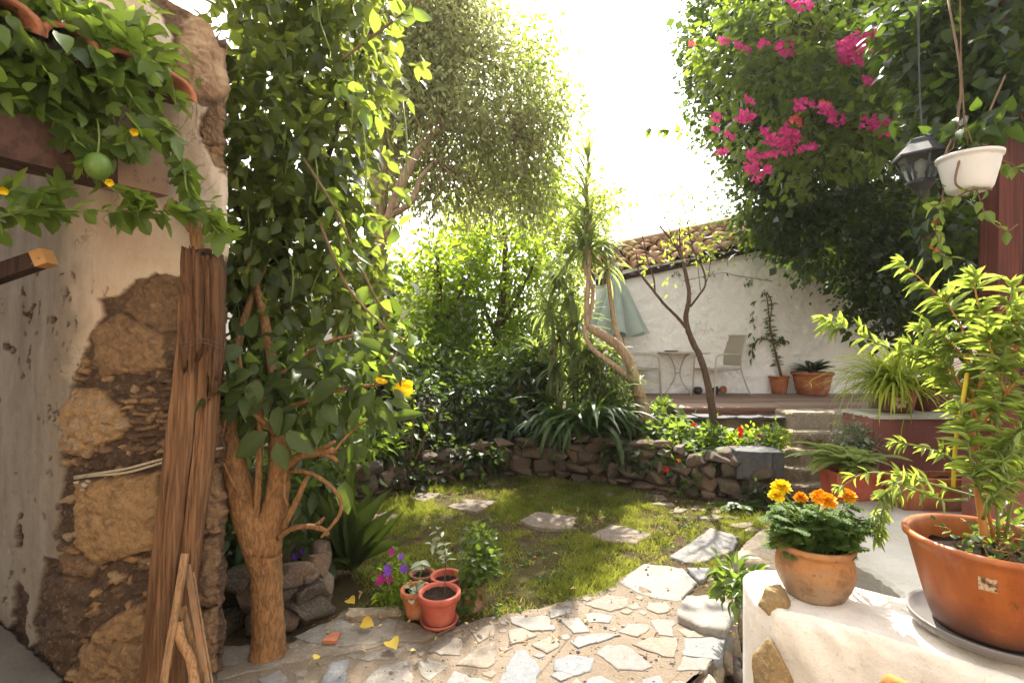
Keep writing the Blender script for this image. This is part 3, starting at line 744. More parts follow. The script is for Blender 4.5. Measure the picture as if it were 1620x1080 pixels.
# small fillers between the larger paving stones
def fillers():
    rng=np.random.RandomState(61); polys=[np.array([G(*p,.016)[:2] for p in q]) for q,_ in STONES]+[np.array(p) for p in STEP_POLYS]+[np.array([G(*z2(*p),.04)[:2] for p in [(1142,318),(1200,222),(1380,228),(1498,300),(1430,440),(1300,420),(1150,345)]])]
    made=0
    for it in range(4000):
        if made>=48: break
        c=np.array([rng.uniform(-.95,.85),rng.uniform(1.75,2.7)]); d=sdf(c[:1],c[1:],np.array(PATH))[0]
        for pl in polys: d=min(d,-sdf(c[:1],c[1:],pl)[0])
        r=d-.014
        if r<.020: continue
        r=min(r,.06)*rng.uniform(.85,1.); k=rng.randint(4,7); a=np.sort(np.arange(k)*2*np.pi/k+rng.uniform(-.35,.35,k)); rr=r*rng.uniform(.75,1.08,k)
        pl=c+np.stack([np.cos(a)*rr*1.15,np.sin(a)*rr],-1); polys.append(pl); mb=MB(); prism(mb,pl,-.02,.0145+rng.uniform(0,.002),rng.uniform(.1,.85),0,.005,rng,.004,.0015); mb.build('paving_stone',M['flag'],path); made+=1
fillers()
# rough stones of the path edge that drop into the gully
mb=MB(); rr=np.random.RandomState(3)
for px,py,zz,sx in [(1120,1075,-.07,.16),(1098,1095,-.06,.16),(1150,1015,-.08,.10),(1163,988,-.08,.09),(1172,962,-.07,.11),(1136,1040,-.08,.12)]:
    g=G(px,py,0); rock(mb,[g[0]-.02,g[1],zz],(sx,sx*.8,.15),rr.uniform(0,3),.35+rr.uniform(0,.3),rng=rr)
tag(mb.build('path_edging',M['step']),'rough grey stones edging the path above the narrow gully','edging')
mb=MB()
for i in range(46):
    x=rr.uniform(.72,1.16); y=rr.uniform(1.55,2.55)
    rock(mb,[x,y,-.165],(rr.uniform(.05,.13),rr.uniform(.05,.11),.07),rr.uniform(0,3),rr.uniform(.4,1),rng=rr,base=ICO1)
o=mb.build('gully_rubble',M['flag']); o['kind']='stuff'; tag(o,'pale stone rubble on the gully floor below the white ledge','rubble')
# edging rail and brown tile shard
mb=MB(); prism(mb,[G(*z1(*p),.03)[:2] for p in [(757,272),(782,238),(1068,218),(1085,248),(800,290)]],-.02,.04,.35,0,.008,RNG,.01,.001)
tag(mb.build('edging_slab',M['step'],smooth=False),'long thin tan edging slab left of the clay pots','edging stone')
mb=MB(); prism(mb,[G(*z1(*p),.03)[:2] for p in [(625,420),(672,372),(735,366),(708,420)]],.02,.034,.2,0,.004,RNG,.03,.001)
tag(mb.build('tile_shard',M['shedtile'],smooth=False),'broken brown tile shard lying on the grey paving','shard')
# sloping slab right of the lawn
mb=MB(); prism(mb,[G(*p,.11)[:2] for p in [(1158,884),(1180,858),(1206,837),(1262,832),(1268,880),(1222,897)]],-.02,.115,.62,0,.025,RNG,.07,.02)
tag(mb.build('stone_slab',M['step']),'thick sloping grey stone slab between the lawn and the white ledge','slab')
# beds
sheet('planting_bed',[(-3.6,4.3),(-2,4.5),(-1.2,4.55),(-.55,5.0),(.1,5.15),(.7,5.0),(1.2,4.6),(1.65,4.45),(2.05,4.3),(2.5,4.6),(3.2,6.6),(.9,6.7),(.7,9),(-8,9),(-8,4)],0,'soil',.09,.04,.29,9,fn=lambda X,Y: -.10*np.clip((-.2-X)/.7,0,1))
# leaf litter on lawn, soil and paving
def litter():
    rng=np.random.RandomState(77); n=900; p=np.c_[rng.uniform(-1.5,1.7,n),rng.uniform(2.1,4.8,n)]; d=sdf(p[:,0],p[:,1],GRASS)
    k=rng.uniform(0,1,n)<np.where((d<.10)&(d>-.35),.9,.22); p=p[k]; n=len(p); az=rng.uniform(0,6.28,n)
    mb=MB(); leaves(mb,OVALM,np.c_[p,np.where(sdf(p[:,0],p[:,1],GRASS)>0,rng.uniform(.008,.026,n),rng.uniform(.02,.026,n))],np.stack([np.cos(az),np.sin(az),rng.normal(.1,.25,n)],-1),np.array([0,0,1.])+rng.normal(0,.3,(n,3)),rng.uniform(.012,.038,n),rng.uniform(.006,.018,n),rng.uniform(0,1,n))
    k=NT('dry_litter'); c=k.ramp(k.attr('tint'),[(0,(.06,.032,.016)),(.6,(.20,.115,.05)),(.9,(.42,.28,.10)),(1,(.5,.40,.16))]); o=mb.build('leaf_litter',k.done(k.bsdf(c,.8,.2))); o['kind']='stuff'; tag(o,'scattered dry leaf litter on the lawn, soil and paving','leaf litter')
litter()
def weeds():
    rng=np.random.RandomState(78); n=420; lo=GRASS.min(0); hi=GRASS.max(0); p=rng.uniform(lo,hi,(n,2)); p=p[(sdf(p[:,0],p[:,1],GRASS)>-.03)&(vnoise(p[:,0]*3,p[:,1]*3,44,3)>-.05)]
    for pw in STEP_POLYS: p=p[sdf(p[:,0],p[:,1],pw)<.0]
    n=len(p); k=7; q=np.repeat(p,k,0); az=rng.uniform(0,6.28,n*k); el=rng.uniform(.2,1.1,n*k); r=rng.uniform(.0,.012,n*k)
    mb=MB(); leaves(mb,HEART,np.c_[q[:,0]+np.cos(az)*r,q[:,1]+np.sin(az)*r,rng.uniform(.004,.022,n*k)],np.stack([np.cos(az)*np.cos(el),np.sin(az)*np.cos(el),np.sin(el)],-1),np.array([0,0,1.])+rng.normal(0,.2,(n*k,3)),rng.uniform(.012,.032,n*k),rng.uniform(.009,.02,n*k),rng.uniform(.2,1,n*k))
    o=mb.build('lawn_weeds',M['lf_mid']); o['kind']='stuff'; tag(o,'small broad-leaved weeds scattered through the lawn','weeds')
weeds()
def grit():
    rng=np.random.RandomState(79); n=1500; p=np.c_[rng.uniform(-1.2,1.2,n),rng.uniform(1.5,2.75,n)]; p=p[sdf(p[:,0],p[:,1],np.array(PATH))>.01]
    mb=MB()
    V,Fc=ico(0); n=len(p); sz=rng.uniform(.0015,.006,n)*(1+1.2*(rng.uniform(0,1,n)<.08))
    W=V[None]*sz[:,None,None]*rng.uniform(.6,1.3,(n,1,3))+np.c_[p,np.full(n,.0125)][:,None]
    mb.add(W.reshape(-1,3),(Fc[None]+np.arange(n)[:,None,None]*12).reshape(-1,3),np.repeat(rng.uniform(0,1,n),12)); o=mb.build('path_grit',M['flag'],smooth=False); o['kind']='stuff'; tag(o,'loose grit and small pebbles on the earthy joints of the path','grit')
grit()
sheet('garden_soil',[(-1.5,2.3),(-1.08,2.45),(-1.02,2.6),(-1.05,3.1),(-1.7,3.5),(-2.2,2.7)],0,'soil',.05,.03,.08,4)
# ================================================================== dry stone walls
def drystone(name, label, path, z0, ztop, depth, lrange, hrange, seed, mat='wallstone', lean=.06, cat='stone wall'):
    """path: list of (x,y) seen from the left end; stones course by course, one mesh with an earth core"""
    rng=np.random.RandomState(seed)
    p=catmull([(a,b,0) for a,b in path],12)[:,:2]
    seg=np.linalg.norm(np.diff(p,axis=0),axis=1); s=np.r_[0,np.cumsum(seg)]; Ltot=s[-1]
    at=lambda q: np.array([np.interp(q,s,p[:,0]),np.interp(q,s,p[:,1])])
    mb=MB(); z=z0; course=0
    top=lambda q: np.interp(q/Ltot,np.linspace(0,1,len(ztop)),ztop)
    while z<max(ztop):
        h=rng.uniform(*hrange); q=rng.uniform(-.1,0)
        while q<Ltot:
            L=rng.uniform(*lrange)*(1.25 if course==0 else 1); m=min(max(q+L/2,0),Ltot)
            if z+h*.45<top(m):
                hh=h*rng.uniform(.85,1.25); c=at(m); d=norm(at(min(m+.02,Ltot))-at(max(m-.02,0))); nrm=np.array([d[1],-d[0]])
                dd=depth*rng.uniform(.8,1.1)
                fr=np.array([[d[0],-nrm[0],0],[d[1],-nrm[1],0],[0,0,1]])
                c2=c-nrm*(dd*.5-.04*rng.uniform(-.5,1)+lean*(z-z0))
                rock(mb,[c2[0],c2[1],z+h*.5+rng.normal(0,.008)],(L*1.16,dd*1.1,hh*1.28),0,np.clip(rng.beta(1.5,2.0),0,1),0,sq=rng.uniform(.45,.65),amp=.14,rng=rng,frame=fr,base=ICO3)
            q+=L*.99
        z+=h*.93; course+=1
    # earth core
    n=40; qq=np.linspace(0,Ltot,n); V=[]
    for q in qq:
        c=at(q); d=norm(at(min(q+.02,Ltot))-at(max(q-.02,0))); nr=np.array([d[1],-d[0]]); tz=top(q)-.06
        for off,zz in ((-.07,z0-.1),(-.07-lean*(tz-z0),tz),(-depth*1.1,tz+.02),(-depth*1.1,z0-.1)):
            e=c+nr*off; V.append([e[0],e[1],zz])
    i=np.arange(n-1)[:,None]*4; j=np.arange(3)[None]
    mb.add(V,np.stack([i+j,i+4+j,i+5+j,i+1+j],-1).reshape(-1,4),.1,1)
    o=mb.build(name,[M[mat],M['soil_dark']]); return tag(o,label,cat)
RW=[G(*p)[:2] for p in [(470,785),(540,792),(592,793),(650,776),(720,764),(830,757),(940,767),(1030,781),(1120,792),(1205,800)]]
drystone('dry_stone_wall','curved brown dry stone retaining wall at the back of the lawn',RW,-.03,[.26,.25,.25,.28,.33,.38,.40,.41,.38,.30],.2,(.06,.25),(.05,.13),21)
EW=[G(*p)[:2] for p in [(322,1030),(352,1012),(440,1003),(505,985),(527,955)]]+[np.array([-.93,2.62]),np.array([-1.02,2.8])]
drystone('rockery_edging','low edging of rounded brown rocks behind the orange shrub trunk',EW,-.02,[.25,.24,.25,.25,.21,.18],.15,(.08,.17),(.07,.12),8,lean=.1,cat='rock edging')
# boulder and slate block that end the retaining wall
mb=MB(); rng=np.random.RandomState(2); c=P(1150,720,4.33); rock(mb,c,(.25,.24,.17),.3,.62,rng=rng,base=ICO3)
tag(mb.build('boulder',M['wallstone']),'rounded brown boulder on top of the wall beside the dark slate block','boulder')
mb=MB(); a=P(1166,714,4.12); b=P(1238,757,4.12)
prism(mb,np.array([[a[0],4.12],[a[0]+.03,4.36],[b[0]+.03,4.33],[b[0],4.09]]),b[2],a[2],.5,0,.014,rng,.03,.006)
tag(mb.build('slate_block',M['slate'],smooth=False),'big smooth dark slate block at the right end of the stone wall','stone block')
# flat stones bordering the lawn under the wall
lbd=thing('lawn_border','row of flat brown stones between lawn and rear stone wall','stone border',(1.4,4.3,0)); rng=np.random.RandomState(5)
for px,py,wd in [(1004,783,54),(1048,797,40),(1076,806,24),(1108,803,30),(1122,817,46),(1158,814,30),(1172,829,42),(1190,836,26),(962,779,30),(925,771,66),(872,768,34),(784,761,26),(1040,786,30),(1135,808,24)]:
    q=[(px-wd/2,py+rng.uniform(-1,3)),(px-wd*rng.uniform(.2,.4),py-rng.uniform(2,6)),(px+wd*rng.uniform(.1,.4),py-rng.uniform(2,6)),(px+wd/2,py+rng.uniform(-2,2)),(px+wd*rng.uniform(0,.3),py+rng.uniform(2,6))]
    mb=MB(); prism(mb,np.array([G(*p,.015)[:2] for p in q]),-.03,.006+rng.uniform(0,.012),rng.uniform(0,.35),0,.01,rng,.05,.004); mb.build('border_stone',M['flag'],lbd)

# ================================================================== shed wall / pillar
def shedwall():
    x0=-1.13
    pts=[(-1.52,2.62),(-1.36,2.36),(-1.19,2.09),(-1.145,2.02),(-1.15,2.0),(-1.3,1.985),(-1.5,1.985),(-1.66,1.99),(-1.74,2.01),(-1.82,2.05),(-2.1,2.23),(-2.6,2.54),(-3.6,3.16)]
    p=np.array(pts); s=np.r_[0,np.cumsum(np.linalg.norm(np.diff(p,axis=0),axis=1))]
    q=np.concatenate([np.linspace(0,s[3],14)[:-1],np.linspace(s[3],s[9],230)[:-1],np.linspace(s[9],s[11],110)[:-1],np.linspace(s[11],s[12],20)])
    C=catmull([(a,b,0) for a,b in pts],10)[:,:2]; sc=np.r_[0,np.cumsum(np.linalg.norm(np.diff(C,axis=0),axis=1))]*s[-1]/np.linalg.norm(np.diff(C,axis=0),axis=1).sum()
    px_=np.interp(q,sc,C[:,0]); py_=np.interp(q,sc,C[:,1])
    tx=np.gradient(px_,q); ty=np.gradient(py_,q); L=np.hypot(tx,ty); nx,ny=-ty/L,tx/L       # outward (toward the viewer)
    nz=620; v=np.linspace(0,1,nz)
    ztop=np.interp(px_,[-3.6,-1.50,-1.37,-1.30,-1.22,-1.165,-1.14],[2.95,2.85,2.64,2.60,2.56,2.52,2.44])
    Z=v[None]*(ztop+.06)[:,None]-.06
    X=np.repeat(px_[:,None],nz,1); Y=np.repeat(py_[:,None],nz,1)
    # where each point of the face lies in image pixels; masonry is traced there
    U=810+X/Y*F; W=540-(Z-CZ)/Y*F
    hid=(q<s[3]-.02); U[hid]=np.minimum(U[hid],349)
    U=U+vnoise(U/14,W/14,4,3)*3.5; W=W+vnoise(U/14,W/14,9,3)*3.5
    H=vnoise(X*9,Z*9,2,4)*.010+vnoise(X*40,Z*40,3,3)*.004
    tint=.32+.14*vnoise(X*7,Z*7,6,4)
    S=[([(125,615),(170,612),(215,670),(205,690),(165,705),(145,725),(110,715),(107,690)],.80,.055),
       ([(152,520),(200,495),(265,530),(268,585),(165,595)],.52,.035),
       ([(132,760),(265,742),(258,860),(170,890),(135,860)],.68,.06),
       ([(105,870),(175,885),(150,910),(115,905)],.4,.045),
       ([(88,905),(160,920),(140,990),(135,1040),(92,1040)],.12,.045),
       ([(170,980),(240,945),(240,1005),(150,1020)],.6,.05),
       ([(138,1012),(248,1005),(250,1085),(136,1085)],.55,.055),
       ([(330,725),(351,728),(351,840),(314,843)],.5,.035),([(312,848),(349,845),(348,955),(306,958)],.42,.04),([(305,962),(346,958),(344,1060),(300,1062)],.5,.04),
       ([(335,590),(351,590),(351,720),(333,722)],.4,.03),
       ([(225,440),(290,430),(300,520),(262,528),(200,492)],.42,.02),
       ([(328,175),(352,165),(356,232),(322,232)],.4,.02),([(318,236),(356,236),(356,290),(334,262)],.5,.025)]
    rg=np.random.RandomState(4)
    for k in range(11):                       # thin slates between the blocks
        y=600+k*10.5; x=rg.uniform(200,222)
        while x<300:
            w=rg.uniform(22,60); S.append(([(x,y),(x+w,y-rg.uniform(1,4)),(x+w-2,y+rg.uniform(4,7)),(x+2,y+rg.uniform(6,9))],rg.uniform(.05,.7),.032*rg.uniform(.5,1.2))); x+=w+2
    for k in range(330):
        x=rg.uniform(92,335); y=rg.uniform(560,1075); w=rg.uniform(6,30); h=rg.uniform(4,10)
        S.append(([(x,y),(x+w*.5,y-h*.6),(x+w,y),(x+w*.8,y+h),(x+w*.2,y+h*.8)],rg.uniform(.05,.95),rg.uniform(.016,.04)))
    hs=np.zeros_like(H); ts=tint.copy()
    for poly,t,h in S:
        pl=np.array(poly,float); lo=pl.min(0)-6; hi=pl.max(0)+6
        m=(U>lo[0])&(U<hi[0])&(W>lo[1])&(W<hi[1])
        if not m.any(): continue
        d=sdf(U[m],W[m],poly); rise=(np.clip(d/2.2,0,1)**.6*.7+np.clip(d/14,0,1)*.3)*h*(.25+.75*np.clip((351-U[m])/16,0,1))
        prof=np.where(d>0,rise,0); up=prof>hs[m]
        hs[m]=np.maximum(hs[m],prof); tt=ts[m]; tt[up]=np.clip(t+.10*vnoise(U[m][up]/9,W[m][up]/9,3,3),0,1); ts[m]=tt
    joint=(hs<.006)&(W>585); ts[joint]*=.42; hs[hid]=0; ts[hid]=.4
    # plaster coat (front strip, upper face, and the inner wall to the left)
    PL=[(-2500,-900),(236,-900),(240,4),(268,40),(279,62),(277,108),(300,150),(318,166),(332,170),(318,190),(317,215),(331,236),(345,262),(362,285),(362,402),(348,418),(300,438),(250,434),(216,450),(192,470),(163,476),(170,500),(155,522),(141,560),(127,598),(110,655),(112,690),(104,722),(109,750),(104,800),(102,850),(107,886),(80,878),(76,930),(62,975),(66,1010),(48,1030),(46,985),(52,940),(40,918),(33,930),(28,985),(16,1010),(4,1016),(-60,1010),(-300,990),(-2500,800)]
    TOPEX=[(300,18),(362,30),(362,160),(318,160),(300,148),(278,108),(280,62)]
    dp=sdf(U,W,PL)
    chips=vnoise(U/10,W/22,12,4); chipm=(chips>.74)&(U<190)&(W>430)
    dp=np.where(chipm,np.minimum(dp,-2),dp)
    pl=np.clip(dp/3.0,0,1)
    thick=.022+vnoise(X*5,Z*5,14,4)*.008
    rough=np.abs(vnoise(X*26,Z*26,21,4))*np.where(hs>.02,.006,.013)+vnoise(X*70,Z*70,22,3)*.004+vnoise(X*13,Z*17,23,3)*.008
    H=H*(1-.75*pl)+(hs+rough)*(1-pl)+pl*thick
    scuff=np.clip(sdf(U,W,TOPEX)/10,0,1)*(1-pl)
    H=H+scuff*.012
    nzv=np.stack([nx,ny],-1)
    X2=X+nzv[:,0:1]*H; Y2=Y+nzv[:,1:2]*H
    inner=np.clip((165-U+vnoise(X*8,Z*5,31,3)*25)/40,0,1)*(X<-1.60)  # greyer inner plaster, its colour also darkened to imitate the shed's shade
    V=np.stack([X2,Y2,Z],-1)
    mb=MB(); nq=len(q); mb.add(V,grid_faces(nq,nz)[:,::-1],ts.ravel())
    # thickness: a top cap and a back
    b=np.stack([px_-.30,py_+.38,ztop],-1); b[:14]=np.stack([px_[:14]-.02,py_[:14]+.02,ztop[:14]],-1)
    top=V[:,-1]; mb.add(np.concatenate([top,b,np.c_[b[:,:2],np.full(nq,-.06)]]),np.concatenate([np.stack([np.arange(nq-1),np.arange(1,nq),np.arange(1,nq)+nq,np.arange(nq-1)+nq],-1),np.stack([np.arange(nq-1)+nq,np.arange(1,nq)+nq,np.arange(1,nq)+2*nq,np.arange(nq-1)+2*nq],-1)])[:,::-1],.4)
    ex=np.concatenate([pl.ravel(),np.zeros(3*nq)]); sc2=np.concatenate([scuff.ravel(),np.zeros(3*nq)])
    k=NT('masonry_and_plaster'); t=k.attr('tint'); msk=k.attr('plaster'); sf=k.attr('scuff')
    n1=k.noise(8,8,.68); n2=k.noise(55,5,.7); n3=k.noise(2.6,5,.65); v=k.mapv((1,1,.3)); n4=k.noise(7,6,.6,vec=v)
    st=k.ramp(t,[(0,(.045,.034,.028)),(.25,(.12,.08,.055)),(.5,(.24,.15,.085)),(.75,(.42,.265,.125)),(1,(.36,.31,.25))])
    n6=k.noise(22,7,.75,dist=.8); n7=k.noise(95,4,.75)
    st=k.mix(k.math('MULTIPLY',n1,.5),st,(.10,.06,.04)); st=k.mix(k.ramp(n6,[(.38,(.5,.5,.5)),(.5,(0,0,0))]),st,(.07,.042,.027)); st=k.mix(k.ramp(n6,[(.6,(0,0,0)),(.74,(.35,.35,.35))]),st,(.47,.30,.16)); st=k.mix(k.ramp(n7,[(.56,(0,0,0)),(.68,(.7,.7,.7))]),st,(.06,.04,.03)); st=k.mix(k.ramp(n2,[(.55,(0,0,0)),(.75,(.5,.5,.5))]),st,(.44,.34,.24))
    st=k.mix(sf,st,k.ramp(n1,[(.3,(.26,.165,.105)),(.7,(.48,.34,.22))]))
    z=k.n('SeparateXYZ'); k.l(k.obj(),z.inputs[0])
    pc=k.ramp(n4,[(.3,(.44,.35,.265)),(.62,(.64,.55,.45))])
    pc=k.mix(k.ramp(n3,[(.5,(0,0,0)),(.75,(.6,.6,.6))]),pc,(.45,.33,.23))
    low=k.ramp(k.math('ADD',z.outputs[2],k.math('MULTIPLY',n1,.5)),[(.25,(.8,.8,.8)),(.85,(0,0,0))])
    pc=k.mix(low,pc,(.26,.19,.135)); pc=k.mix(k.ramp(n2,[(.66,(0,0,0)),(.73,(.6,.6,.6))]),pc,(.26,.17,.12))
    pc=k.mix(k.math('MULTIPLY',k.cracks(4.5,.012,.5),.7),pc,(.16,.11,.075)); pc=k.mix(k.ramp(n7,[(.58,(0,0,0)),(.7,(.4,.4,.4))]),pc,(.30,.22,.16)); pc=k.mix(k.ramp(k.noise(1.6,5,.7),[(.48,(0,0,0)),(.62,(.5,.5,.5))]),pc,(.52,.36,.25))
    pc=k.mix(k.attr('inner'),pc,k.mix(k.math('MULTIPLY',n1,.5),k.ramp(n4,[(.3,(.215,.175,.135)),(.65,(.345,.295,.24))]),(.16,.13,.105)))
    c=k.mix(msk,st,pc)
    h=k.math('ADD',k.math('ADD',n1,k.math('MULTIPLY',n6,k.math('SUBTRACT',1.,msk))),k.math('MULTIPLY',n2,k.math('SUBTRACT',.55,k.math('MULTIPLY',msk,.4))))
    m=k.done(k.bsdf(c,.92,.15,k.bump(h,.7,.014)))
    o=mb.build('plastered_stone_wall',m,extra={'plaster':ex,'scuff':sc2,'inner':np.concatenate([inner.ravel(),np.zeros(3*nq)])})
    tag(o,'old shed wall of brown rubble stone under crumbling cream plaster','wall')
shedwall()
# paved floor inside the shed at the far left
mb=MB(); prism(mb,[(-3.4,.2),(-1.75,1.2),(-1.72,1.96),(-2.2,2.26),(-3.4,2.98)],-.2,.014,.5,0,.01,RNG,0,0)
struct(mb.build('shed_floor',M['dimfloor']))

# ------------------------------------------------------------------ timber post leaning on the pillar
def plank_loft(mb, L, R, ys, depth, Y0, Y1, grooves, seed, tint=.5, n=90, tilt=0., rag=(0,0)):
    """timber from its left and right edge in image pixels; grain is carved as long grooves"""
    rng=np.random.RandomState(seed); L=np.array(L,float); R=np.array(R,float)
    yy=np.linspace(ys[0],ys[1],n); xl=np.interp(yy,L[:,1],L[:,0]); xr=np.interp(yy,R[:,1],R[:,0]); Yd=np.interp(yy,[ys[0],ys[1]],[Y0,Y1])
    m=26; a=np.linspace(0,1,m); prof=np.minimum(1,np.minimum(a,1-a)*8)**.5
    gr=np.zeros((n,m))
    for g in range(grooves):
        c=rng.uniform(.08,.92); w=rng.uniform(.012,.05); dpt=rng.uniform(.003,.014); lo,hi=sorted(rng.uniform(-.2,1.2,2)); t=np.linspace(0,1,n)
        wob=c+.04*np.sin(t*rng.uniform(2,7)+rng.uniform(0,6))
        gr-=dpt*np.exp(-((a[None]-wob[:,None])/w)**2)*np.clip((t-lo)*8,0,1)[:,None]*np.clip((hi-t)*8,0,1)[:,None]
    gr+=vnoise(np.repeat(a[None]*9,n,0),np.repeat(np.linspace(0,1,n)[:,None]*9,m,1),seed,3)*.004
    V=np.zeros((n,m,3))
    for i in range(n):
        A=P(xl[i],yy[i],Yd[i]); B=P(xr[i],yy[i],Yd[i])
        V[i]=A+(B-A)*a[:,None]; V[i,:,1]-=depth*(prof)+gr[i]; V[i,:,1]+=tilt*(a-.5)
    t_=np.linspace(0,1,n); ra=rng.uniform(-1,1,m)*rag[0]; rb=rng.uniform(-1,1,m)*rag[1]
    V[:,:,2]+=(ra[None]*np.exp(-t_*14)[:,None]+rb[None]*np.exp(-(1-t_)*14)[:,None])
    Bk=V[:,[0,-1]].copy(); Bk[:,:,1]+=depth*.3
    ring=np.concatenate([V,Bk[:,1:2],Bk[:,0:1]],1); k=m+2
    i=np.arange(n-1)[:,None]*k; j=np.arange(k)[None]; j2=(j+1)%k
    q=np.stack([i+j,i+k+j,i+k+j2,i+j2],-1).reshape(-1,4)
    Vf=ring.reshape(-1,3); nV=len(Vf)
    Vf=np.vstack([Vf,ring[0].mean(0),ring[-1].mean(0)])
    b=np.arange(k); e=(b+1)%k
    mb.add(Vf,[q,np.stack([b,e,np.full(k,nV)],-1),np.stack([e+(n-1)*k,b+(n-1)*k,np.full(k,nV+1)],-1)],tint)
post=thing('timber_post','tall split old timber leaning upright against the stone pillar','timber post',G(290,1080))
mb=MB(); plank_loft(mb,[(294,470),(291,540),(281,600),(262,760),(247,900),(238,1000),(228,1110)],[(322,470),(322,560),(322,640),(312,720),(300,800),(291,900),(280,1000),(272,1110)],(470,1108),.055,1.90,1.84,11,1,rag=(.04,.0)); mb.build('board',M['timber'],post)
mb=MB(); plank_loft(mb,[(318,540),(320,640),(312,720),(302,800),(292,900),(282,1000),(274,1110)],[(352,540),(346,640),(338,720),(325,800),(313,900),(304,1000),(298,1110)],(540,1108),.042,1.905,1.845,9,2,rag=(.03,0)); mb.build('board',M['timber'],post)
mb=MB(); plank_loft(mb,[(300,400),(297,440),(299,480),(296,540),(303,575)],[(330,398),(336,440),(334,480),(338,540),(326,575)],(399,577),.066,1.898,1.893,16,3,rag=(.018,.05)); o=mb.build('weathered_top',M['timber_dark'],post); o['label']='dark fissured weathered upper end'
mb=MB(); plank_loft(mb,[(328,410),(334,480),(334,540),(338,612)],[(350,409),(355,440),(353,480),(355,540),(347,612)],(408,612),.052,1.903,1.893,12,4,rag=(.022,.05)); mb.build('splinter',M['timber_dark'],post)
mb=MB(); 
for yy in (538,544): tube(mb,[P(286,yy+2,1.90),P(290,yy+5,1.80),P(322,yy-2,1.795),P(352,yy+8,1.83),P(356,yy,1.9)],.0017,5,4)
mb.build('wire',M['bark_brown'],post)
# laths leaning at the foot
def lath(pts, w, lab, mat='lath'):
    mb=MB(); a=P(*pts[0]); b=P(*pts[1]); bar(mb,a,b,w,.009,up=(0,1,0)); tag(mb.build('wooden_lath',M[mat],smooth=False),lab,'lath','laths leaning at the foot of the post')
lath([(293,875,1.80),(256,1100,1.70)],.025,'longest pale lath, leftmost of those leaning at the post foot')
lath([(296,893,1.815),(330,1100,1.735)],.019,'lath with peeling orange paint leaning right of the pale one','lathpaint')
lath([(288,960,1.80),(330,1100,1.73)],.026,'short pointed tan lath in front of the orange painted lath')
lath([(303,905,1.825),(336,1100,1.745)],.016,'thin brown lath behind the orange painted lath')
mb=MB(); tube(mb,[P(283,983,1.76),P(287,1015,1.74),P(300,1040,1.73),P(312,1100,1.70)],[.013,.016,.015,.016],8,5,rough=.12); tag(mb.build('cut_branch',M['drybranch']),'short yellowish cut branch standing among the laths','branch')
st=thing('dry_stub','forked pale dry branch stub rising above the timber post','branch',P(312,405,1.93))
mb=MB(); tube(mb,[P(316,420,1.93),P(312,390,1.925),P(308,350,1.92),P(309,318,1.92)],[.021,.022,.02,.016],9,4,rough=.06); mb.build('limb',M['drybranch'],st)
mb=MB(); tube(mb,[P(310,372,1.915),P(296,350,1.9),P(278,336,1.885),P(262,325,1.87)],[.018,.02,.018,.016],9,4,rough=.08); mb.build('limb',M['drybranch'],st)
mb=MB(); tube(mb,[P(285,338,1.89),P(279,328,1.885),P(273,314,1.88)],[.008,.008,.006],7,3); mb.build('twig',M['drybranch'],st)
# rope round the pillar
rp=thing('rope','pale doubled rope slung across the pillar stones behind the timber','rope',P(200,735,1.92))
for k,dy in ((0,0),(1,6)):
    mb=MB(); tube(mb,[P(118,754+dy*.4,1.955),P(150,749+dy*.5,1.905),P(200,741+dy,1.895),P(245,729+dy,1.905),P(275,722+dy*.6,1.90),P(330,712,1.93),P(352,708,1.985)],.0045,7,6); mb.build('strand',M['rope'],rp)
mb=MB(); rng=np.random.RandomState(3)
for i in range(9): rock(mb,P(rng.uniform(120,145),rng.uniform(752,775),1.91),(.02,.015,.012),0,.5,rng=rng,base=ICO1)
mb.build('frayed_end',M['rope'],rp)

# ------------------------------------------------------------------ beam, strut and shed roof
bm=thing('wooden_beam','thick dark brown lintel beam carrying the shed roof at upper left','beam',P(200,280,1.9))
A0=P(250,258,1.94); A1=P(250,310,1.94)
ea=(A0+A1)/2; hgt=A0[2]-A1[2]+.015
dirb=norm(np.array([-.42,-.9,-.015])); eb=ea+dirb*1.5; mid=ea+dirb*.17
ea2=ea+np.array([0,0.02,0])
mb=MB(); bar(mb,mid,eb,.13,hgt); mb.build('shaft',M['beam'],bm,smooth=False)
mb=MB(); bar(mb,ea,mid,.128,hgt*.98); o=mb.build('end_block',M['beamend'],bm,smooth=False); o['label']='end with peeling pale paint'
sx=thing('timber_strut','dark lumber offcut with orange sawn end jutting from the shed','lumber',P(78,408,1.62))
e=P(78,406,1.62); mb=MB(); dv=norm(np.array([-1,-.12,-.40])); bar(mb,e,e+dv*2.45,.05,.048); mb.build('shaft',M['darkwood'],sx,smooth=False)
mb=MB(); bar(mb,e-dv*.002,e+dv*.035,.051,.049); mb.build('sawn_end',M['cutend'],sx,smooth=False)
mb=MB()
for k,(a,b,c) in enumerate([((-30,425,1.66),(30,412,1.63),(62,408,1.59)),((-30,440,1.66),(20,434,1.64),(52,416,1.59))]): tube(mb,[P(*a),P(*b)+[0,0,-.01],P(*c)],.0018,5,4)
o=mb.build('cord',plain('green_cord',(.02,.22,.16),.6),sx)
rf=thing('shed_roof','lean-to roof of old red clay tiles above the beam, half hidden by vine','roof',P(200,160,1.7))
mb=MB(); r0=np.array([-1.28,1.90,2.20]); sl=norm(np.array([-.42,-.9,0])); up_=norm(np.array([-.9,.42,.40])); nn=np.cross(sl,up_)
bar(mb,r0+up_*1.45+sl*-.0,r0+up_*1.45+sl*2.6,3.0,.03,up=nn); mb.build('boarding',M['darkwood'],rf,smooth=False)
mb=MB(); rng=np.random.RandomState(8)
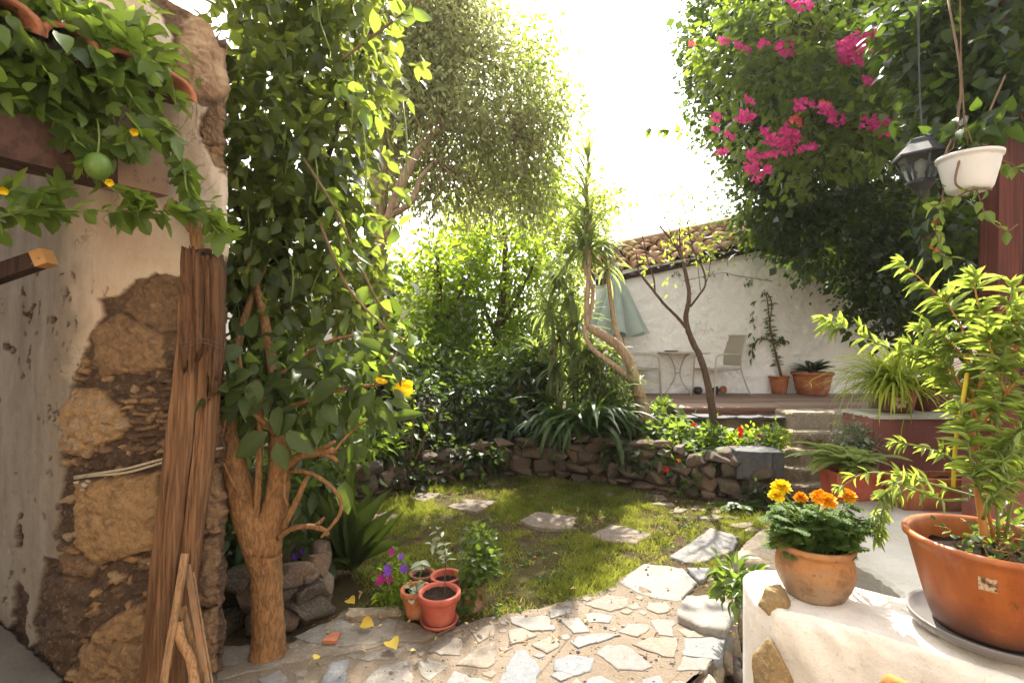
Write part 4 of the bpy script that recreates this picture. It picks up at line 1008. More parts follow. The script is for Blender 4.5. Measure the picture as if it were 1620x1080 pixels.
for i in range(9):
    for j in range(3):
        o_=r0+sl*(.03+i*.15)+up_*(-.10+j*.3)+np.array([0,0,.035+.012*j])
        n_=9; th=np.linspace(-.15,np.pi+.15,n_); V=[]
        for u,r in ((0,.085),(.36,.068)):
            for tt in th:
                for rr in (r,r-.02): V.append(o_+up_*u+sl*np.cos(tt)*rr+np.array([0,0,1])*np.sin(tt)*rr*.75)
        V=np.array(V); q=[]
        for a in range(n_-1):
            b=2*a; s2=2*n_
            q+=[[b,b+2,s2+b+2,s2+b],[b+1,s2+b+1,s2+b+3,b+3],[b,b+1,b+3,b+2],[s2+b,s2+b+2,s2+b+3,s2+b+1]]
        mb.add(V,np.array(q),rng.uniform(0,1))
mb.build('tiles',M['shedtile'],rf)

# ================================================================== deck, low wall and steps
DZ=.618; K=.8123  # deck group scaled down about the camera; depths and sizes below include it
dk=thing('wooden_deck','raised brown timber deck along the white wall','deck',(2.9,6.0,.3))
mb=MB(); rng=np.random.RandomState(1); nb=14; d0,d1=5.27,6.74; bw=(d1-d0)/nb
for k in range(nb):
    x=1.0
    while x<5.2:
        L=rng.uniform(1.4,2.2); xe=min(x+L,5.2); box(mb,((x+xe)/2,d0+(k+.5)*bw,DZ-.012+rng.uniform(-.002,.002)),(xe-x-.004,bw-.007,.024),tint=rng.uniform(.1,.9)); x=xe
mb.build('boards',M['deck'],dk,smooth=False)
mb=MB(); box(mb,(3.1,d0+.02,DZ-.08),(4.2,.03,.11)); mb.build('fascia',M['deckfascia'],dk,smooth=False)
mb=MB(); box(mb,(3.1,6.02,DZ-.20),(4.1,1.4,.34)); mb.build('joists',M['darkwood'],dk,smooth=False)
lw=thing('low_terrace_wall','low mossy terrace wall with slate coping in front of the deck','terrace wall',(2.3,5.12,.2))
def bumpy_box(mb,x0,x1,y,z0,z1,dep,seed,amp=.03,nx=60,nz=14,tint=.4):
    X,Z=np.meshgrid(np.linspace(x0,x1,nx),np.linspace(z0,z1,nz),indexing='ij'); Yv=y-vnoise(X*5,Z*7,seed,4)*amp
    V=np.stack([X,Yv,Z],-1); V=np.concatenate([V,V[:,-1:]+np.array([0,dep,0])],1); mb.add(V,grid_faces(nx,nz+1),np.clip(tint+.3*vnoise(X*4,Z*6,seed+1,3),0,1)[:,list(range(nz))+[-1]].ravel())
mb=MB(); bumpy_box(mb,1.25,3.4,5.12,.05,.525,.14,3); mb.build('face',stonemat('mossy_face',[(0,(.14,.11,.06)),(1,(.27,.22,.13))],6,.7,.9,moss=(.12,.12,.035)),lw)
mb=MB(); x=1.22
while x<2.72:
    L=rng.uniform(.12,.34); q=np.array([[x,5.06],[x+L*.4,5.02+rng.uniform(-.03,.03)],[x+L,5.06],[x+L,5.25],[x,5.25]]); prism(mb,q,.522+rng.uniform(0,.012),.545+rng.uniform(0,.025),rng.uniform(0,1),0,.01,rng,.04,.004); x+=L*.97
mb.build('coping',M['slate'],lw,smooth=False)
stp=thing('stone_steps','rough stone steps climbing from the lawn to the deck','steps',(2.7,4.6,0))
for k,(y,z,xa,xb,yb,t) in enumerate([(4.30,.095,2.22,3.1,4.6,.3),(4.42,.208,2.30,3.15,4.8,.25),(4.55,.334,2.42,3.3,5.0,.4),(4.74,.46,2.57,3.5,5.2,.5),(4.94,.612,2.70,3.7,5.265,.7)]):
    mb=MB(); q=[]
    for a,b in ((0,0),(.25,-.03),(.55,.02),(.8,-.02),(1,.01)): q.append([xa+(xb-xa)*a,y+b])
    q+=[[xb,yb],[xa,yb]]
    prism(mb,np.array(q),z-.3,z,t,0,.022,np.random.RandomState(40+k),.0,.006,arris=.7); mb.build('step',M['step'],stp,smooth=False)

# plinth, platform, ledge
pl_=thing('red_plinth','oxblood red rendered plinth with a worn top, coloured pale as if sunlit, beside the steps','plinth',(3.4,3.95,.15))
X0,X1=P(1384,700,3.74)[0],4.3
mb=MB(); bumpy_box(mb,X0,X1,3.74,.1,.735,.36,6,.008,70,24); mb.build('body',M['redpaint'],pl_)
X,Y=np.meshgrid([0,1],[0,1]); mb=MB(); box(mb,(X0+.004,3.93,.43),(.006,.34,.62)); mb.build('side',M['redpaint'],pl_)
mb=MB(); prism(mb,[(X0+.0,3.735),(X0+.4,3.73),(X0+.9,3.737),(X1,3.73),(X1,4.12),(X0+.0,4.12)],.733,.758,.8,0,.02,RNG,0,.004,arris=.8); mb.build('cap',M['concrete'],pl_,smooth=False)  # pale cap colour stands in for sunlight on the worn top
PLAT=[G(1292,795,.2)[:2],G(1322,840,.2)[:2],G(1337,884,.2)[:2],G(1380,905,.2)[:2],G(1424,936,.2)[:2],G(1424,960,.2)[:2],(1.75,1.9),(2.2,.8),(5,.8),(5,3.74),(2.66,3.74),(2.25,3.72)]
mb=MB(); prism(mb,np.array(PLAT),-.19,.2,.5,0,.02,RNG,0,.003,arris=.6); struct(mb.build('terrace_pavement',M['concrete'],smooth=False))

def ledge():
    lg=thing('white_ledge','low whitewashed ledge with embedded brown stones at lower right','ledge',(1.2,1.6,0))
    # closed section swept along a bending centre line; rounded shoulders and a round end
    cl=catmull([(.83,1.84,0),(.93,1.79,0),(1.06,1.71,0),(1.25,1.56,0),(1.5,1.36,0),(1.95,1.0,0),(2.6,.5,0)],14)[:,:2]
    s=np.r_[0,np.cumsum(np.linalg.norm(np.diff(cl,axis=0),axis=1))]; n=150; q=np.r_[np.linspace(0,.12,24)[:-1],np.linspace(.12,s[-1],n-23)]
    c=np.stack([np.interp(q,s,cl[:,0]),np.interp(q,s,cl[:,1])],-1); t=norm(np.gradient(c,axis=0)); nr=np.stack([t[:,1],-t[:,0]],-1)  # toward the viewer? 
    if (nr[60]@np.array([-1,-1]))<0: nr=-nr
    half=.155*np.sqrt(np.clip(1-(1-np.clip(q/.15,0,1))**2,0,1))+.004
    half=half*(1+.25*np.clip((q-.5)/.5,0,1))
    prof=[]                                                       # (across -1..1 viewer side positive, z)
    for a in np.linspace(0,1,22): prof.append((1.12-.02*a,-.19+a*.55))
    for a in np.linspace(0,np.pi/2,12)[1:]: prof.append((.93+.17*math.cos(a),.375+.065*math.sin(a)))
    for a in np.linspace(.88,-.88,22): prof.append((a,.441+.004*math.sin(a*5)))
    for a in np.linspace(np.pi/2,np.pi,6)[1:]: prof.append((-.88+.12*math.cos(a),.42+.02*math.sin(a)))
    for a in np.linspace(.4,-.19,9): prof.append((-1.0,a))
    prof=np.array(prof); m=len(prof)
    V=np.zeros((n,m,3)); V[:,:,:2]=c[:,None]+nr[:,None]*(prof[None,:,0,None]*half[:,None,None]); V[:,:,2]=prof[None,:,1]
    V[:,:,2]+=np.where(prof[None,:,1]>.4,-.0*q[:,None],0)
    nz=vnoise(V[:,:,0]*7+V[:,:,2]*5,V[:,:,1]*7,3,4); n2=vnoise(V[:,:,0]*25+V[:,:,2]*21,V[:,:,1]*25,5,3)
    n3_=vnoise(V[:,:,0]*60+V[:,:,2]*55,V[:,:,1]*60,8,3); V[:,:,:2]+=nr[:,None]*(nz*.012+n2*.005+n3_*.002)[...,None]; V[:,:,2]+=nz*.007+n2*.003+n3_*.0012
    mb=MB(); mb.add(V,grid_faces(n,m)[:,::-1]); mb.add(V[0],np.array([[0,i,i+1] for i in range(1,m-1)]))
    mb.build('render_coat',M['ledge'],lg)
    rng=np.random.RandomState(12)
    mb=MB(); rock(mb,P(1228,956,1.70),(.14,.11,.12),.5,.75,sq=.55,rng=rng,base=ICO3); mb.build('embedded_stone',stonemat('ledge_stone',[(0,(.17,.11,.05)),(1,(.40,.29,.15))],13,.9,.85),lg)
    mb=MB(); rock(mb,P(1226,1072,1.60),(.14,.12,.26),.9,.3,sq=.5,rng=rng,base=ICO3); mb.build('embedded_stone',bpy.data.materials['ledge_stone'],lg)
    mb=MB(); a=P(1420,1090,1.31); rock(mb,a,(.10,.06,.075),-.65,.5,sq=.35,amp=.05,rng=rng); o=mb.build('ochre_brick',plain('ochre_brick',(.30,.155,.045),.85,.2,.4,14,.4),lg)
ledge()

# ================================================================== house wall, roof, parasol
hs_=thing('neighbouring_house','whitewashed rough house wall under a clay tile roof behind the deck','house',(3.2,6.9,0))
nx,nz=420,200; X,V_=np.meshgrid(np.linspace(1.10,5.6,nx),np.linspace(0,1,nz),indexing='ij')
topz=lambda x: np.interp(x,[1.1,1.33,3.17,5.6],[2.175,2.217,2.55,2.97])
Z=-.1+V_*(topz(X)+.1); Yw=6.77-vnoise(X*2.2,Z*3,2,5)*.015-vnoise(X*11,Z*13,6,4)*.012-np.clip(vnoise(X*5,Z*7,9,2)-.5,0,1)*.03
V=np.stack([X,Yw,Z],-1); V=np.concatenate([V,np.stack([X[:,-1:],np.full((nx,1),7.05),Z[:,-1:]],-1)],1)
mb=MB(); mb.add(V,grid_faces(nx,nz+1)); mb.build('wall',M['whitewall'],hs_)
def tileroof(mb, org, e, u, ncol, nrow, colw, expo, rng):
    """barrel tiles: e runs along the eave, u up the slope"""
    e=norm(np.asarray(e,float)); u=norm(np.asarray(u,float)); nrm=norm(np.cross(e,u)); 
    if nrm[2]<0: nrm=-nrm
    th=np.linspace(.0,np.pi,9)
    for c in range(ncol):
        for r in range(nrow):
            o_=org+e*(c*colw+rng.normal(0,.010))+u*(r*expo+rng.normal(0,.012))+nrm*(.01+rng.uniform(0,.012))
            V=[]; L=expo*1.45; yaw=rng.normal(0,.035)
            for a,rad,lift in ((0,.082,.024),(1,.064,.0)):
                for t in th:
                    V.append(o_+u*a*L+e*(np.cos(t)*rad+yaw*a)+nrm*(np.sin(t)*rad*.9+lift))
                for t in th:
                    rr=rad-.016; V.append(o_+u*a*L+e*(np.cos(t)*rr+yaw*a)+nrm*(np.sin(t)*rr*.9+lift-.004))
            k=len(th); q=[]
            for i in range(k-1):
                q+=[[i,i+1,2*k+i+1,2*k+i],[k+i+1,k+i,3*k+i,3*k+i+1],[i+1,i,k+i,k+i+1]]
            mb.add(np.array(V),np.array(q),np.clip(rng.normal(.55,.25),0,1))
mb=MB(); rng=np.random.RandomState(6)
E0=P(958,440,6.70); E1=P(1240,380,6.70); ev=E1-E0
tileroof(mb,E0-ev*.02,ev,(0,.93,.40),30,5,.175,.245,rng)
mb.build('roof',M['tile'],hs_)
mb=MB(); un=norm(np.array([0,.93,.40])); q=np.array([E0-ev*.05-[0,0,.015],E0+ev*1.9-[0,0,.015],E0+ev*1.9+un*1.28-[0,0,.015],E0-ev*.05+un*1.28-[0,0,.015]])
mb.add(np.concatenate([q,q-[0,0,.06]]),BOXF); mb.build('roof_deck',M['darkwood'],hs_,smooth=False)
mb=MB(); tube(mb,[E0-ev*.03+un*1.24+[0,0,.05],E0+ev*.5+un*1.24+[0,0,.05],E0+ev*1.9+un*1.24+[0,0,.05]],.08,10,20,tint=.7); mb.build('ridge',M['tile'],hs_)
mb=MB()
pass
# far boundary walls and houses seen through the leaves
mb=MB(); box(mb,(-3.6,7.2,.9),(6.2,.25,2.0)); tag(mb.build('boundary_wall',M['farwall'],smooth=False),'pale garden boundary wall glimpsed through the shrubs on the left','wall')
fh=thing('distant_house','pale sunlit neighbouring house far behind the trees on the left','house',(-5,17,0))
mb=MB(); box(mb,(-5.2,18,1.6),(5.5,3,3.6)); mb.build('wall',M['farwall'],fh,smooth=False)
mb=MB(); box(mb,(-5.2,18,3.45),(5.8,3.3,.12)); mb.build('roof',M['tile'],fh,smooth=False)
mb=MB(); box(mb,(-3.9,16.48,2.3),(.5,.06,.7)); mb.build('window',M['darkwood'],fh,smooth=False)

pr=thing('parasol','closed grey-green garden parasol standing on the deck beside the wall','parasol',(P(980,540,6.5)[0],6.5,DZ))
ap=P(975,417,6.5); px0=ap[0]
mb=MB(); tube(mb,[(px0,6.5,DZ),(px0,6.5,ap[2]+.04)],.018,10,2); mb.build('pole',M['blackmetal'],pr)
mb=MB(); lathe(mb,[(0.0,DZ+.09),(.04,DZ+.09),(.05,DZ+.05),(.19,DZ+.045),(.20,DZ+.002),(.0,DZ+.002)],(px0,6.5,0),28); mb.build('base',M['blackmetal'],pr)
n=26; m=96; t=np.linspace(0,1,n)[:,None]; th=np.linspace(0,2*np.pi,m,endpoint=False)[None]
prof=.025+.39*t**1.15; fold=.46+.54*np.abs(np.cos(th*4+.3))**.7
r=prof*(1-(1-fold)*np.clip(t*1.6,0,1)); z=ap[2]-.90*t-.0*th+.03*t**3*np.cos(th*8+.6)
V=np.stack([px0+r*np.cos(th),6.5+r*np.sin(th),z+0*th],-1)
mb=MB(); i=np.arange(n-1)[:,None]*m; j=np.arange(m)[None]; k=(j+1)%m; q=np.stack([i+j,i+k,i+m+k,i+m+j],-1).reshape(-1,4); mb.add(V,q); mb.build('canopy',M['cloth'],pr)
mb=MB(); 
for kk in range(8):
    a=kk*math.pi/4-.075; rr=np.array([.025,.145,.265,.41]); zz=ap[2]-np.array([0,.34,.60,.885]); tube(mb,np.stack([px0+rr*np.cos(a),6.5+rr*np.sin(a),zz],-1),.005,5,4)
mb.build('ribs',M['blackmetal'],pr)

# ================================================================== bistro set
def make_chair(label):
    t=thing('patio_chair',label,'chair',(0,0,0),'patio chairs on the deck')
    def tb(name,pts,r,n=5):
        mb=MB(); tube(mb,pts,r,8,n); return mb.build(name,M['chairmetal'],t)
    for s in (-1,1):
        y=.25*s
        tb('leg',[(.30,y*1.02,0),(.29,y,.30),(.27,y,.56),(.22,y,.63),(.05,y,.645),(-.20,y,.64)],.0115)      # front leg bends into the armrest
        tb('leg',[(-.38,y*1.02,0),(-.27,y,.22),(-.20,y,.43),(-.215,y,.64),(-.30,y,.93)],.0115)
    tb('seat_frame',[(.28,-.25,.40),(.28,.25,.40)],.010,3); tb('seat_frame',[(-.2,-.25,.41),(-.2,.25,.41)],.010,3)
    for s in (-1,1): tb('seat_rail',[(.28,.25*s,.405),(-.21,.25*s,.42)],.010,3)
    tb('top_rail',[(-.30,-.25,.93),(-.305,0,.935),(-.30,.25,.93)],.0115,3)
    mb=MB(); X,Y=np.meshgrid(np.linspace(-.205,.28,8),np.linspace(-.24,.24,10),indexing='ij'); mb.add(np.stack([X,Y,.408-.02*np.cos(Y*6)*np.sin((X+.2)*6)],-1),grid_faces(8,10)); mb.add(np.stack([X,Y,.400-.02*np.cos(Y*6)*np.sin((X+.2)*6)],-1),grid_faces(8,10)[:,::-1]); mb.build('seat',M['web'],t)
    mb=MB(); Z,Y=np.meshgrid(np.linspace(.46,.925,8),np.linspace(-.24,.24,10),indexing='ij'); Xb=np.interp(Z,[.43,.64,.93],[-.2,-.215,-.30])-.012*np.cos(Y*6); mb.add(np.stack([Xb,Y,Z],-1),grid_faces(8,10)); mb.add(np.stack([Xb-.008,Y,Z],-1),grid_faces(8,10)[:,::-1]); mb.build('backrest',M['web'],t)
    return t
ch=make_chair('taupe patio chair right of the small table, side on to the white wall')
ch.scale=(K,K,K); ch.location=tuple(P(1138,620,8.1*K)*[1,1,0]+np.array([0,0,DZ])); ch.rotation_euler=(0,0,math.radians(198))
c2=ch.copy(); COL.objects.link(c2)
for o in list(ch.children):
    d=o.copy(); COL.objects.link(d); d.parent=c2
c2['label']='taupe patio chair left of the small table, under the closed parasol'
c2.location=tuple(P(1014,622,8.0*K)*[1,1,0]+np.array([0,0,DZ])); c2.rotation_euler=(0,0,math.radians(-14))
tx=ty=0.; DZs=DZ; DZ=0.
tb=thing('bistro_table','small round bistro table with curved metal legs between the two chairs','table',(tx,ty,DZ))
mb=MB(); lathe(mb,[(0,DZ+.648),(.30,DZ+.648),(.308,DZ+.655),(.308,DZ+.668),(.30,DZ+.674),(0,DZ+.674)],(tx,ty,0),40); mb.build('tabletop',M['chairmetal'],tb,smooth=False)
for k in range(4):
    a=k*math.pi/2+.5; pts=[(.26,.645),(.17,.60),(.085,.47),(.05,.34),(.09,.21),(.19,.10),(.27,.02),(.25,.0)]
    mb=MB(); tube(mb,[(tx+r*math.cos(a),ty+r*math.sin(a),DZ+z) for r,z in pts],.0095,7,5); mb.build('leg',M['chairmetal'],tb)
mb=MB(); th=np.linspace(0,2*np.pi,25); tube(mb,np.stack([tx+.05*np.cos(th),ty+.05*np.sin(th),np.full(25,DZ+.34)],-1),.009,6,2); mb.build('ring',M['chairmetal'],tb)
DZ=DZs; tb.scale=(K,K,K); tb.location=(P(1072,620,8.2*K)[0],8.2*K,DZ)
mb=MB(); x=P(1062,555,8.15*K)[0]; lathe(mb,[(0,DZ+.549),(.08,DZ+.549),(.09,DZ+.565),(.082,DZ+.565),(.078,DZ+.556),(0,DZ+.556)],(x,8.15*K,0),30); tag(mb.build('tray',M['terra_dull']),'low dark tray lying on the small round table','tray')

# ================================================================== pots
def pot(name, label, c, r_top, r_bot, h, mat, rim=.02, group=None, soil=.03, wob=.0, cat='flower pot', belly=0., rimw=.008, smooth=True, saucer=None, sides=44, soilmat='compost'):
    """clay pot: c = centre of the base"""
    t=thing(name,label,cat,c,group); mb=MB(); th=.011
    zs=np.linspace(0,h-rim,14); rr=r_bot+(r_top-r_bot)*zs/h
    rr=rr+belly*np.sin(np.pi*np.clip(zs/(h-rim),0,1))
    pr=[(0,0)]+[(r*1.0,z) for r,z in zip(rr,zs)]
    if rim>0:
        e=rr[-1]; pr+=[(e+rimw*.9,h-rim+.002),(r_top+rimw,h-rim+.006),(r_top+rimw,h-.004),(r_top+rimw*.6,h),(r_top-th*.5,h),(r_top-th,h-.006)]
    pr+=[(np.interp(h-soil*1.6,zs,rr)-th,h-soil*1.6)]
    lathe(mb,pr,c,sides,wob=wob); mb.build('pot_body',M[mat],t,smooth=smooth)
    mb=MB(); disc(mb,np.asarray(c)+[0,0,h-soil],np.interp(h-soil,zs,rr)-th+.002,28,bump=.006); mb.build('soil',M[soilmat],t)
    if saucer:
        mb=MB(); R=saucer; lathe(mb,[(0,0),(R*.86,0),(R,.02),(R-.006,.021),(R*.84,.008),(0,.008)],np.asarray(c)-[0,0,.007],40); mb.build('saucer',M[mat],t)
    return t
PG='clay and plastic pots on the path edge'
b=G(693,992,.02); pot('flower_pot','bright red plastic pot with saucer and thin sapling, front of the group',(b[0],2.335,.026),.090,.064,.137,'terra_red',.032,PG,.016,saucer=.088)
b=G(655,983,.02); pot('flower_pot','orange clay pot with silvery leaves left of the red pot',(b[0],2.40,.02),.068,.047,.125,'terra',.03,PG,.012)
pot('flower_pot','empty-looking red pot with broad rim behind the red plastic pot',(P(706,900,2.58)[0],2.58,0.0),.075,.055,.125,'terra_red',.03,PG,.03)
pot('flower_pot','dull brown clay pot with leafy herb, right of the red pots',(P(747,930,2.50)[0],2.50,.0),.066,.058,.125,'terra_dull',.012,PG,.02,rimw=.003)
pot('flower_pot','brown pot half hidden between the orange and rear red pots',(P(668,905,2.62)[0],2.62,0.0),.062,.05,.12,'terra_dull',.02,PG,.02)
b=P(1235,623,8.2*K); pot('flower_pot','terracotta pot on the deck holding the tall thin climber',(b[0],8.25*K,DZ),.118,.085,.232,'terra',.025,'pots on the deck',.04)
b=P(1285,624,8.1*K)
t=pot('flower_pot','wide ribbed terracotta pot on the deck holding a small palm',(b[0],8.1*K,DZ),.235,.175,.292,'terra',.04,'pots on the deck',.05,rimw=.012)
mb=MB()
for z in (.073,.106,.178): 
    rr=.175+.06*z/.292; th=np.linspace(0,2*np.pi,49); tube(mb,np.stack([b[0]+(rr+.002)*np.cos(th),8.1*K+(rr+.002)*np.sin(th),np.full(49,DZ+z)],-1),.0065,6,1,cap=False,interp=False)
mb.build('ribs',M['terra'],t)
mb=MB(); lathe(mb,[(0,0),(.04,0),(.06,.04),(.048,.08),(.036,.09),(.032,.08),(0,.07)],(P(1104,618,6.68)[0],6.68,DZ),24); tag(mb.build('small_jar',M['blackmetal']),'small dark rounded jar on the deck behind the table','jar')
for px,mt,lab in ((1131,'blackmetal','small dark square pot on the deck under the right chair'),(1143,'terra','small terracotta block pot on the deck under the right chair')):
    mb=MB(); rock(mb,P(px,617,6.66)*[1,1,0]+[0,0,DZ+.05],(.105,.1,.115),0,.5,sq=.4,amp=.03); tag(mb.build('small_pot',M[mt]),lab,'pot')

def trough(label,c,size,rz,mat='terra'):
    L,Wd,H=size; t=thing('trough_planter',label,'planter',c,'terracotta troughs by the plinth'); ca,sa=math.cos(rz),math.sin(rz); R=np.array([[ca,-sa,0],[sa,ca,0],[0,0,1]])
    mb=MB(); lay=[]
    for sx,sy,z in ((.90,.82,0),(.98,.96,H-.03),(1.04,1.08,H-.028),(1.05,1.09,H-.004),(1.03,1.05,H),(.97,.90,H),(.95,.86,H-.04)):
        a,b=L/2*sx,Wd/2*sy; rd=.015; q=[]
        for cx,cy,s0 in ((a-rd,b-rd,0),(-a+rd,b-rd,1),(-a+rd,-b+rd,2),(a-rd,-b+rd,3)):
            for k in range(4): an=s0*math.pi/2+k*math.pi/6; q.append([cx+rd*math.cos(an),cy+rd*math.sin(an),z])
        lay.append(q)
    V=np.array(lay).reshape(-1,3)@R.T+np.asarray(c); n=16; i=np.arange(len(lay)-1)[:,None]*n; j=np.arange(n)[None]; k=(j+1)%n
    mb.add(V,np.stack([i+j,i+k,i+n+k,i+n+j],-1).reshape(-1,4)); mb.build('trough_body',M[mat],t,smooth=False)
    X,Y=np.meshgrid(np.linspace(-L*.48,L*.48,24),np.linspace(-Wd*.44,Wd*.44,8),indexing='ij'); mb=MB(); mb.add(np.stack([X,Y,H-.035+RNG.uniform(-.008,.008,X.shape)],-1).reshape(-1,3)@R.T+np.asarray(c),grid_faces(24,8)); mb.build('soil',M['compost'],t)
    return t
g=P(1488,780,3.38); trough('long terracotta trough with dry soil in front of the red plinth',(g[0],3.40,.2),(.60,.20,.215),-.06)
g=P(1352,770,3.62); trough('reddish trough under the fern, left of the longer trough',(g[0]-.02,3.62,.2),(.36,.22,.20),.05,'terra_red')

# marigold pot and large bowl on the ledge
mp=pot('flower_pot','weathered bellied clay pot of marigolds on the white ledge',(1.03,1.745,.442),.112,.088,.175,'clay_old',.022,None,.045,belly=.022,rimw=.010,wob=.012,sides=64)
LB=(1.395,1.49,.452)
bw_=thing('bowl_planter','large glazed terracotta bowl planter on a grey saucer at right','planter',LB)
mb=MB(); pr_=[(0,.02),(.135,.02)]+[(.135+.062*(a**.85),.02+.235*a) for a in np.linspace(0.05,1,16)]+[(.208,.262),(.209,.274),(.203,.281),(.194,.279),(.188,.268),(.182,.24),(.175,.20)]
lathe(mb,pr_,LB,72,wob=.004); mb.build('pot_body',M['bowl'],bw_)
mb=MB(); disc(mb,np.array(LB)+[0,0,.215],.179,36,bump=.008,rings=12); mb.build('soil',M['compost'],bw_)
mb=MB(); lathe(mb,[(0,0),(.165,0),(.192,.014),(.200,.036),(.196,.040),(.188,.034),(.178,.016),(0,.012)],LB,64); mb.build('saucer',M['greyplastic'],bw_)
# paper label on the bowl: a small curved worn patch
an0=math.radians(219); n=9; V=[]
for k in range(n):
    a=an0+k/(n-1)*.20
    for z in (.185,.222): 
        rr=np.interp(z,[.02,.255],[.135,.197])+.0055; V.append([LB[0]+rr*math.cos(a),LB[1]+rr*math.sin(a),LB[2]+z+.01*math.sin(k*2.)*(z>.2)*.2])
k=NT('worn_paper'); nn_=k.noise(60,3); mt=k.done(k.bsdf(k.ramp(nn_,[(.45,(.55,.44,.30)),(.6,(.12,.06,.03))]),.8,.2))
mb=MB(); mb.add(V,grid_faces(n,2)); mb.build('label',mt,bw_)

# painted pot, rock and dark pot on the plinth
b=P(1417,650,3.95); pz=.760
pp=pot('flower_pot','glossy orange pot painted with a white flower on the red plinth',(b[0],3.95,pz),.145,.105,.185,'bowl',.02,None,.03,rimw=.006)
fl=MB(); fc=np.array([b[0]-.055,3.95-.118,pz+.085]); nrm=norm(np.array([-.42,-.9,.0])); u=norm(np.cross([0,0,1.],nrm)); 
for k in range(6):
    a=k*math.pi/3+.2; d=u*math.cos(a)+np.array([0,0,1.])*math.sin(a); leaves(fl,DIA,[fc+d*.008-nrm*-.006],[d],[nrm],.045,.034,.5)
fl.build('painted_flower',plain('cream_paint',(.60,.52,.36),.6,.3,.3,30,.05),pp)
b=P(1478,648,4.0); pot('flower_pot','dark oxblood pot behind the painted pot on the plinth',(b[0],4.05,pz),.17,.12,.24,'redpaint',.03,None,.03)
mb=MB(); rock(mb,P(1384,645,4.3)*[1,1,0]+[0,0,.72],(.26,.2,.2),.4,.7,rng=RNG); tag(mb.build('rock',M['step']),'pale rock on the plinth corner left of the painted pot','rock')

# ================================================================== red post, lantern, hanging planter
po=thing('porch_post','oxblood red timber porch post at the right edge','post',(2.77,2.95,.2))
mb=MB(); a=P(1578,620,2.95); bq=P(1578,-160,2.95); bar(mb,[a[0]-.01,2.95,.18],[bq[0]+.05,2.95,bq[2]],.135,.12,up=(0,1,0)); mb.build('shaft',M['redpost'],po,smooth=False)
mb=MB(); box(mb,(2.77,2.95,.36),(.2,.18,.34)); mb.build('foot',M['redpaint'],po,smooth=False)
sh=thing('boarded_partition','dark brown boarded partition behind the red porch post','partition',(3.2,3.05,.2))
mb=MB()
for k in range(6): box(mb,(2.92+k*.135,3.12+.004*(k%2),1.9),(.13,.03,3.5),tint=.5)
mb.build('boarding',M['darkwood'],sh,smooth=False)
LX,LY=P(1457,260,2.55)[0],2.55
lt=thing('lantern','black six-sided glass lantern hanging under the bougainvillea','lantern',(LX,LY,P(1457,306,LY)[2]))
zt=lambda y: P(0,y,LY)[2]
zr,zb=zt(249),zt(288); R0,R1=.105,.058
def hexring(r,z,rot=.2): 
    a=np.arange(6)*np.pi/3+rot; return np.stack([LX+r*np.cos(a),LY+r*np.sin(a),np.full(6,z)],-1)
mb=MB()
T0,T1=hexring(R0,zr),hexring(R1,zb)
for k in range(6): tube(mb,[T0[k],T1[k]],.007,6,2); tube(mb,[T0[k],T0[(k+1)%6]],.008,6,2); tube(mb,[T1[k],T1[(k+1)%6]],.007,6,2)
mb.build('frame',M['blackmetal'],lt)
mb=MB(); q=np.concatenate([hexring(R0*.97,zr),hexring(R1*.97,zb)]); k=np.arange(6); mb.add(q,np.stack([k,(k+1)%6,6+(k+1)%6,6+k],-1)); mb.build('glass',M['glass'],lt,smooth=False)
mb=MB(); rings=[hexring(R0*1.16,zr-.004),hexring(R0*1.18,zr+.006),hexring(R0*.75,zr+.055),hexring(R0*.62,zr+.062),hexring(R0*.55,zr+.085),hexring(R0*.12,zr+.10)]
q=np.concatenate(rings); i=np.arange(len(rings)-1)[:,None]*6; j=np.arange(6)[None]; jj=(j+1)%6; mb.add(q,[np.stack([i+j,i+jj,i+6+jj,i+6+j],-1).reshape(-1,4)]); mb.add(rings[0],np.array([[5,4,3,2,1,0]])); mb.build('roof',M['blackmetal'],lt,smooth=False)
mb=MB(); lathe(mb,[(0,zb-.075),(.012,zb-.07),(.02,zb-.055),(.018,zb-.045),(.035,zb-.035),(.058,zb-.012),(.066,zb),(0,zb+.002)],(LX,LY,0),18); mb.build('finial',M['blackmetal'],lt)
mb=MB(); tube(mb,[(LX,LY,zr+.095),(LX+.004,LY,zr+.16),(LX+.03,LY+.05,zr+.5),(LX+.03,LY+.06,zr+1.5)],.004,6,4); mb.build('chain',M['blackmetal'],lt)
mb=MB(); lathe(mb,[(0,zb+.01),(.012,zb+.01),(.012,zb+.05),(.026,zb+.075),(.026,zb+.10),(0,zb+.12)],(LX,LY,0),14); mb.build('bulb',M['whitepot'],lt)
HX,HY=P(1533,270,2.35)[0],2.35; hz=lambda y: P(0,y,HY)[2]
hp=thing('hanging_planter','white hanging bowl planter suspended beside the lantern','planter',(HX,HY,hz(302)))
mb=MB(); z0,z1_=hz(303),hz(247); H=z1_-z0
lathe(mb,[(0,z0),(.072,z0),(.08,z0+.004)]+[(.08+.035*a**.8,z0+H*.9*a) for a in np.linspace(.1,1,10)]+[(.122,z0+H*.91),(.123,z0+H),(.114,z0+H),(.106,z0+H*.9)],(HX,HY,0),44); mb.build('bowl',M['whitepot'],hp)
mb=MB(); disc(mb,(HX,HY,z1_-.02),.115,20,bump=.004,rings=3); mb.build('soil',M['compost'],hp)
for k in range(3):
    a=k*2.1+.5; mb=MB(); tube(mb,[(HX+.118*math.cos(a),HY+.118*math.sin(a),z1_),(HX+.012*math.cos(a)-.03,HY+.012*math.sin(a),z1_+.16),(HX-.03,HY+.02,z1_+1.2)],.0022,5,3); mb.build('cord',M['twig'],hp)

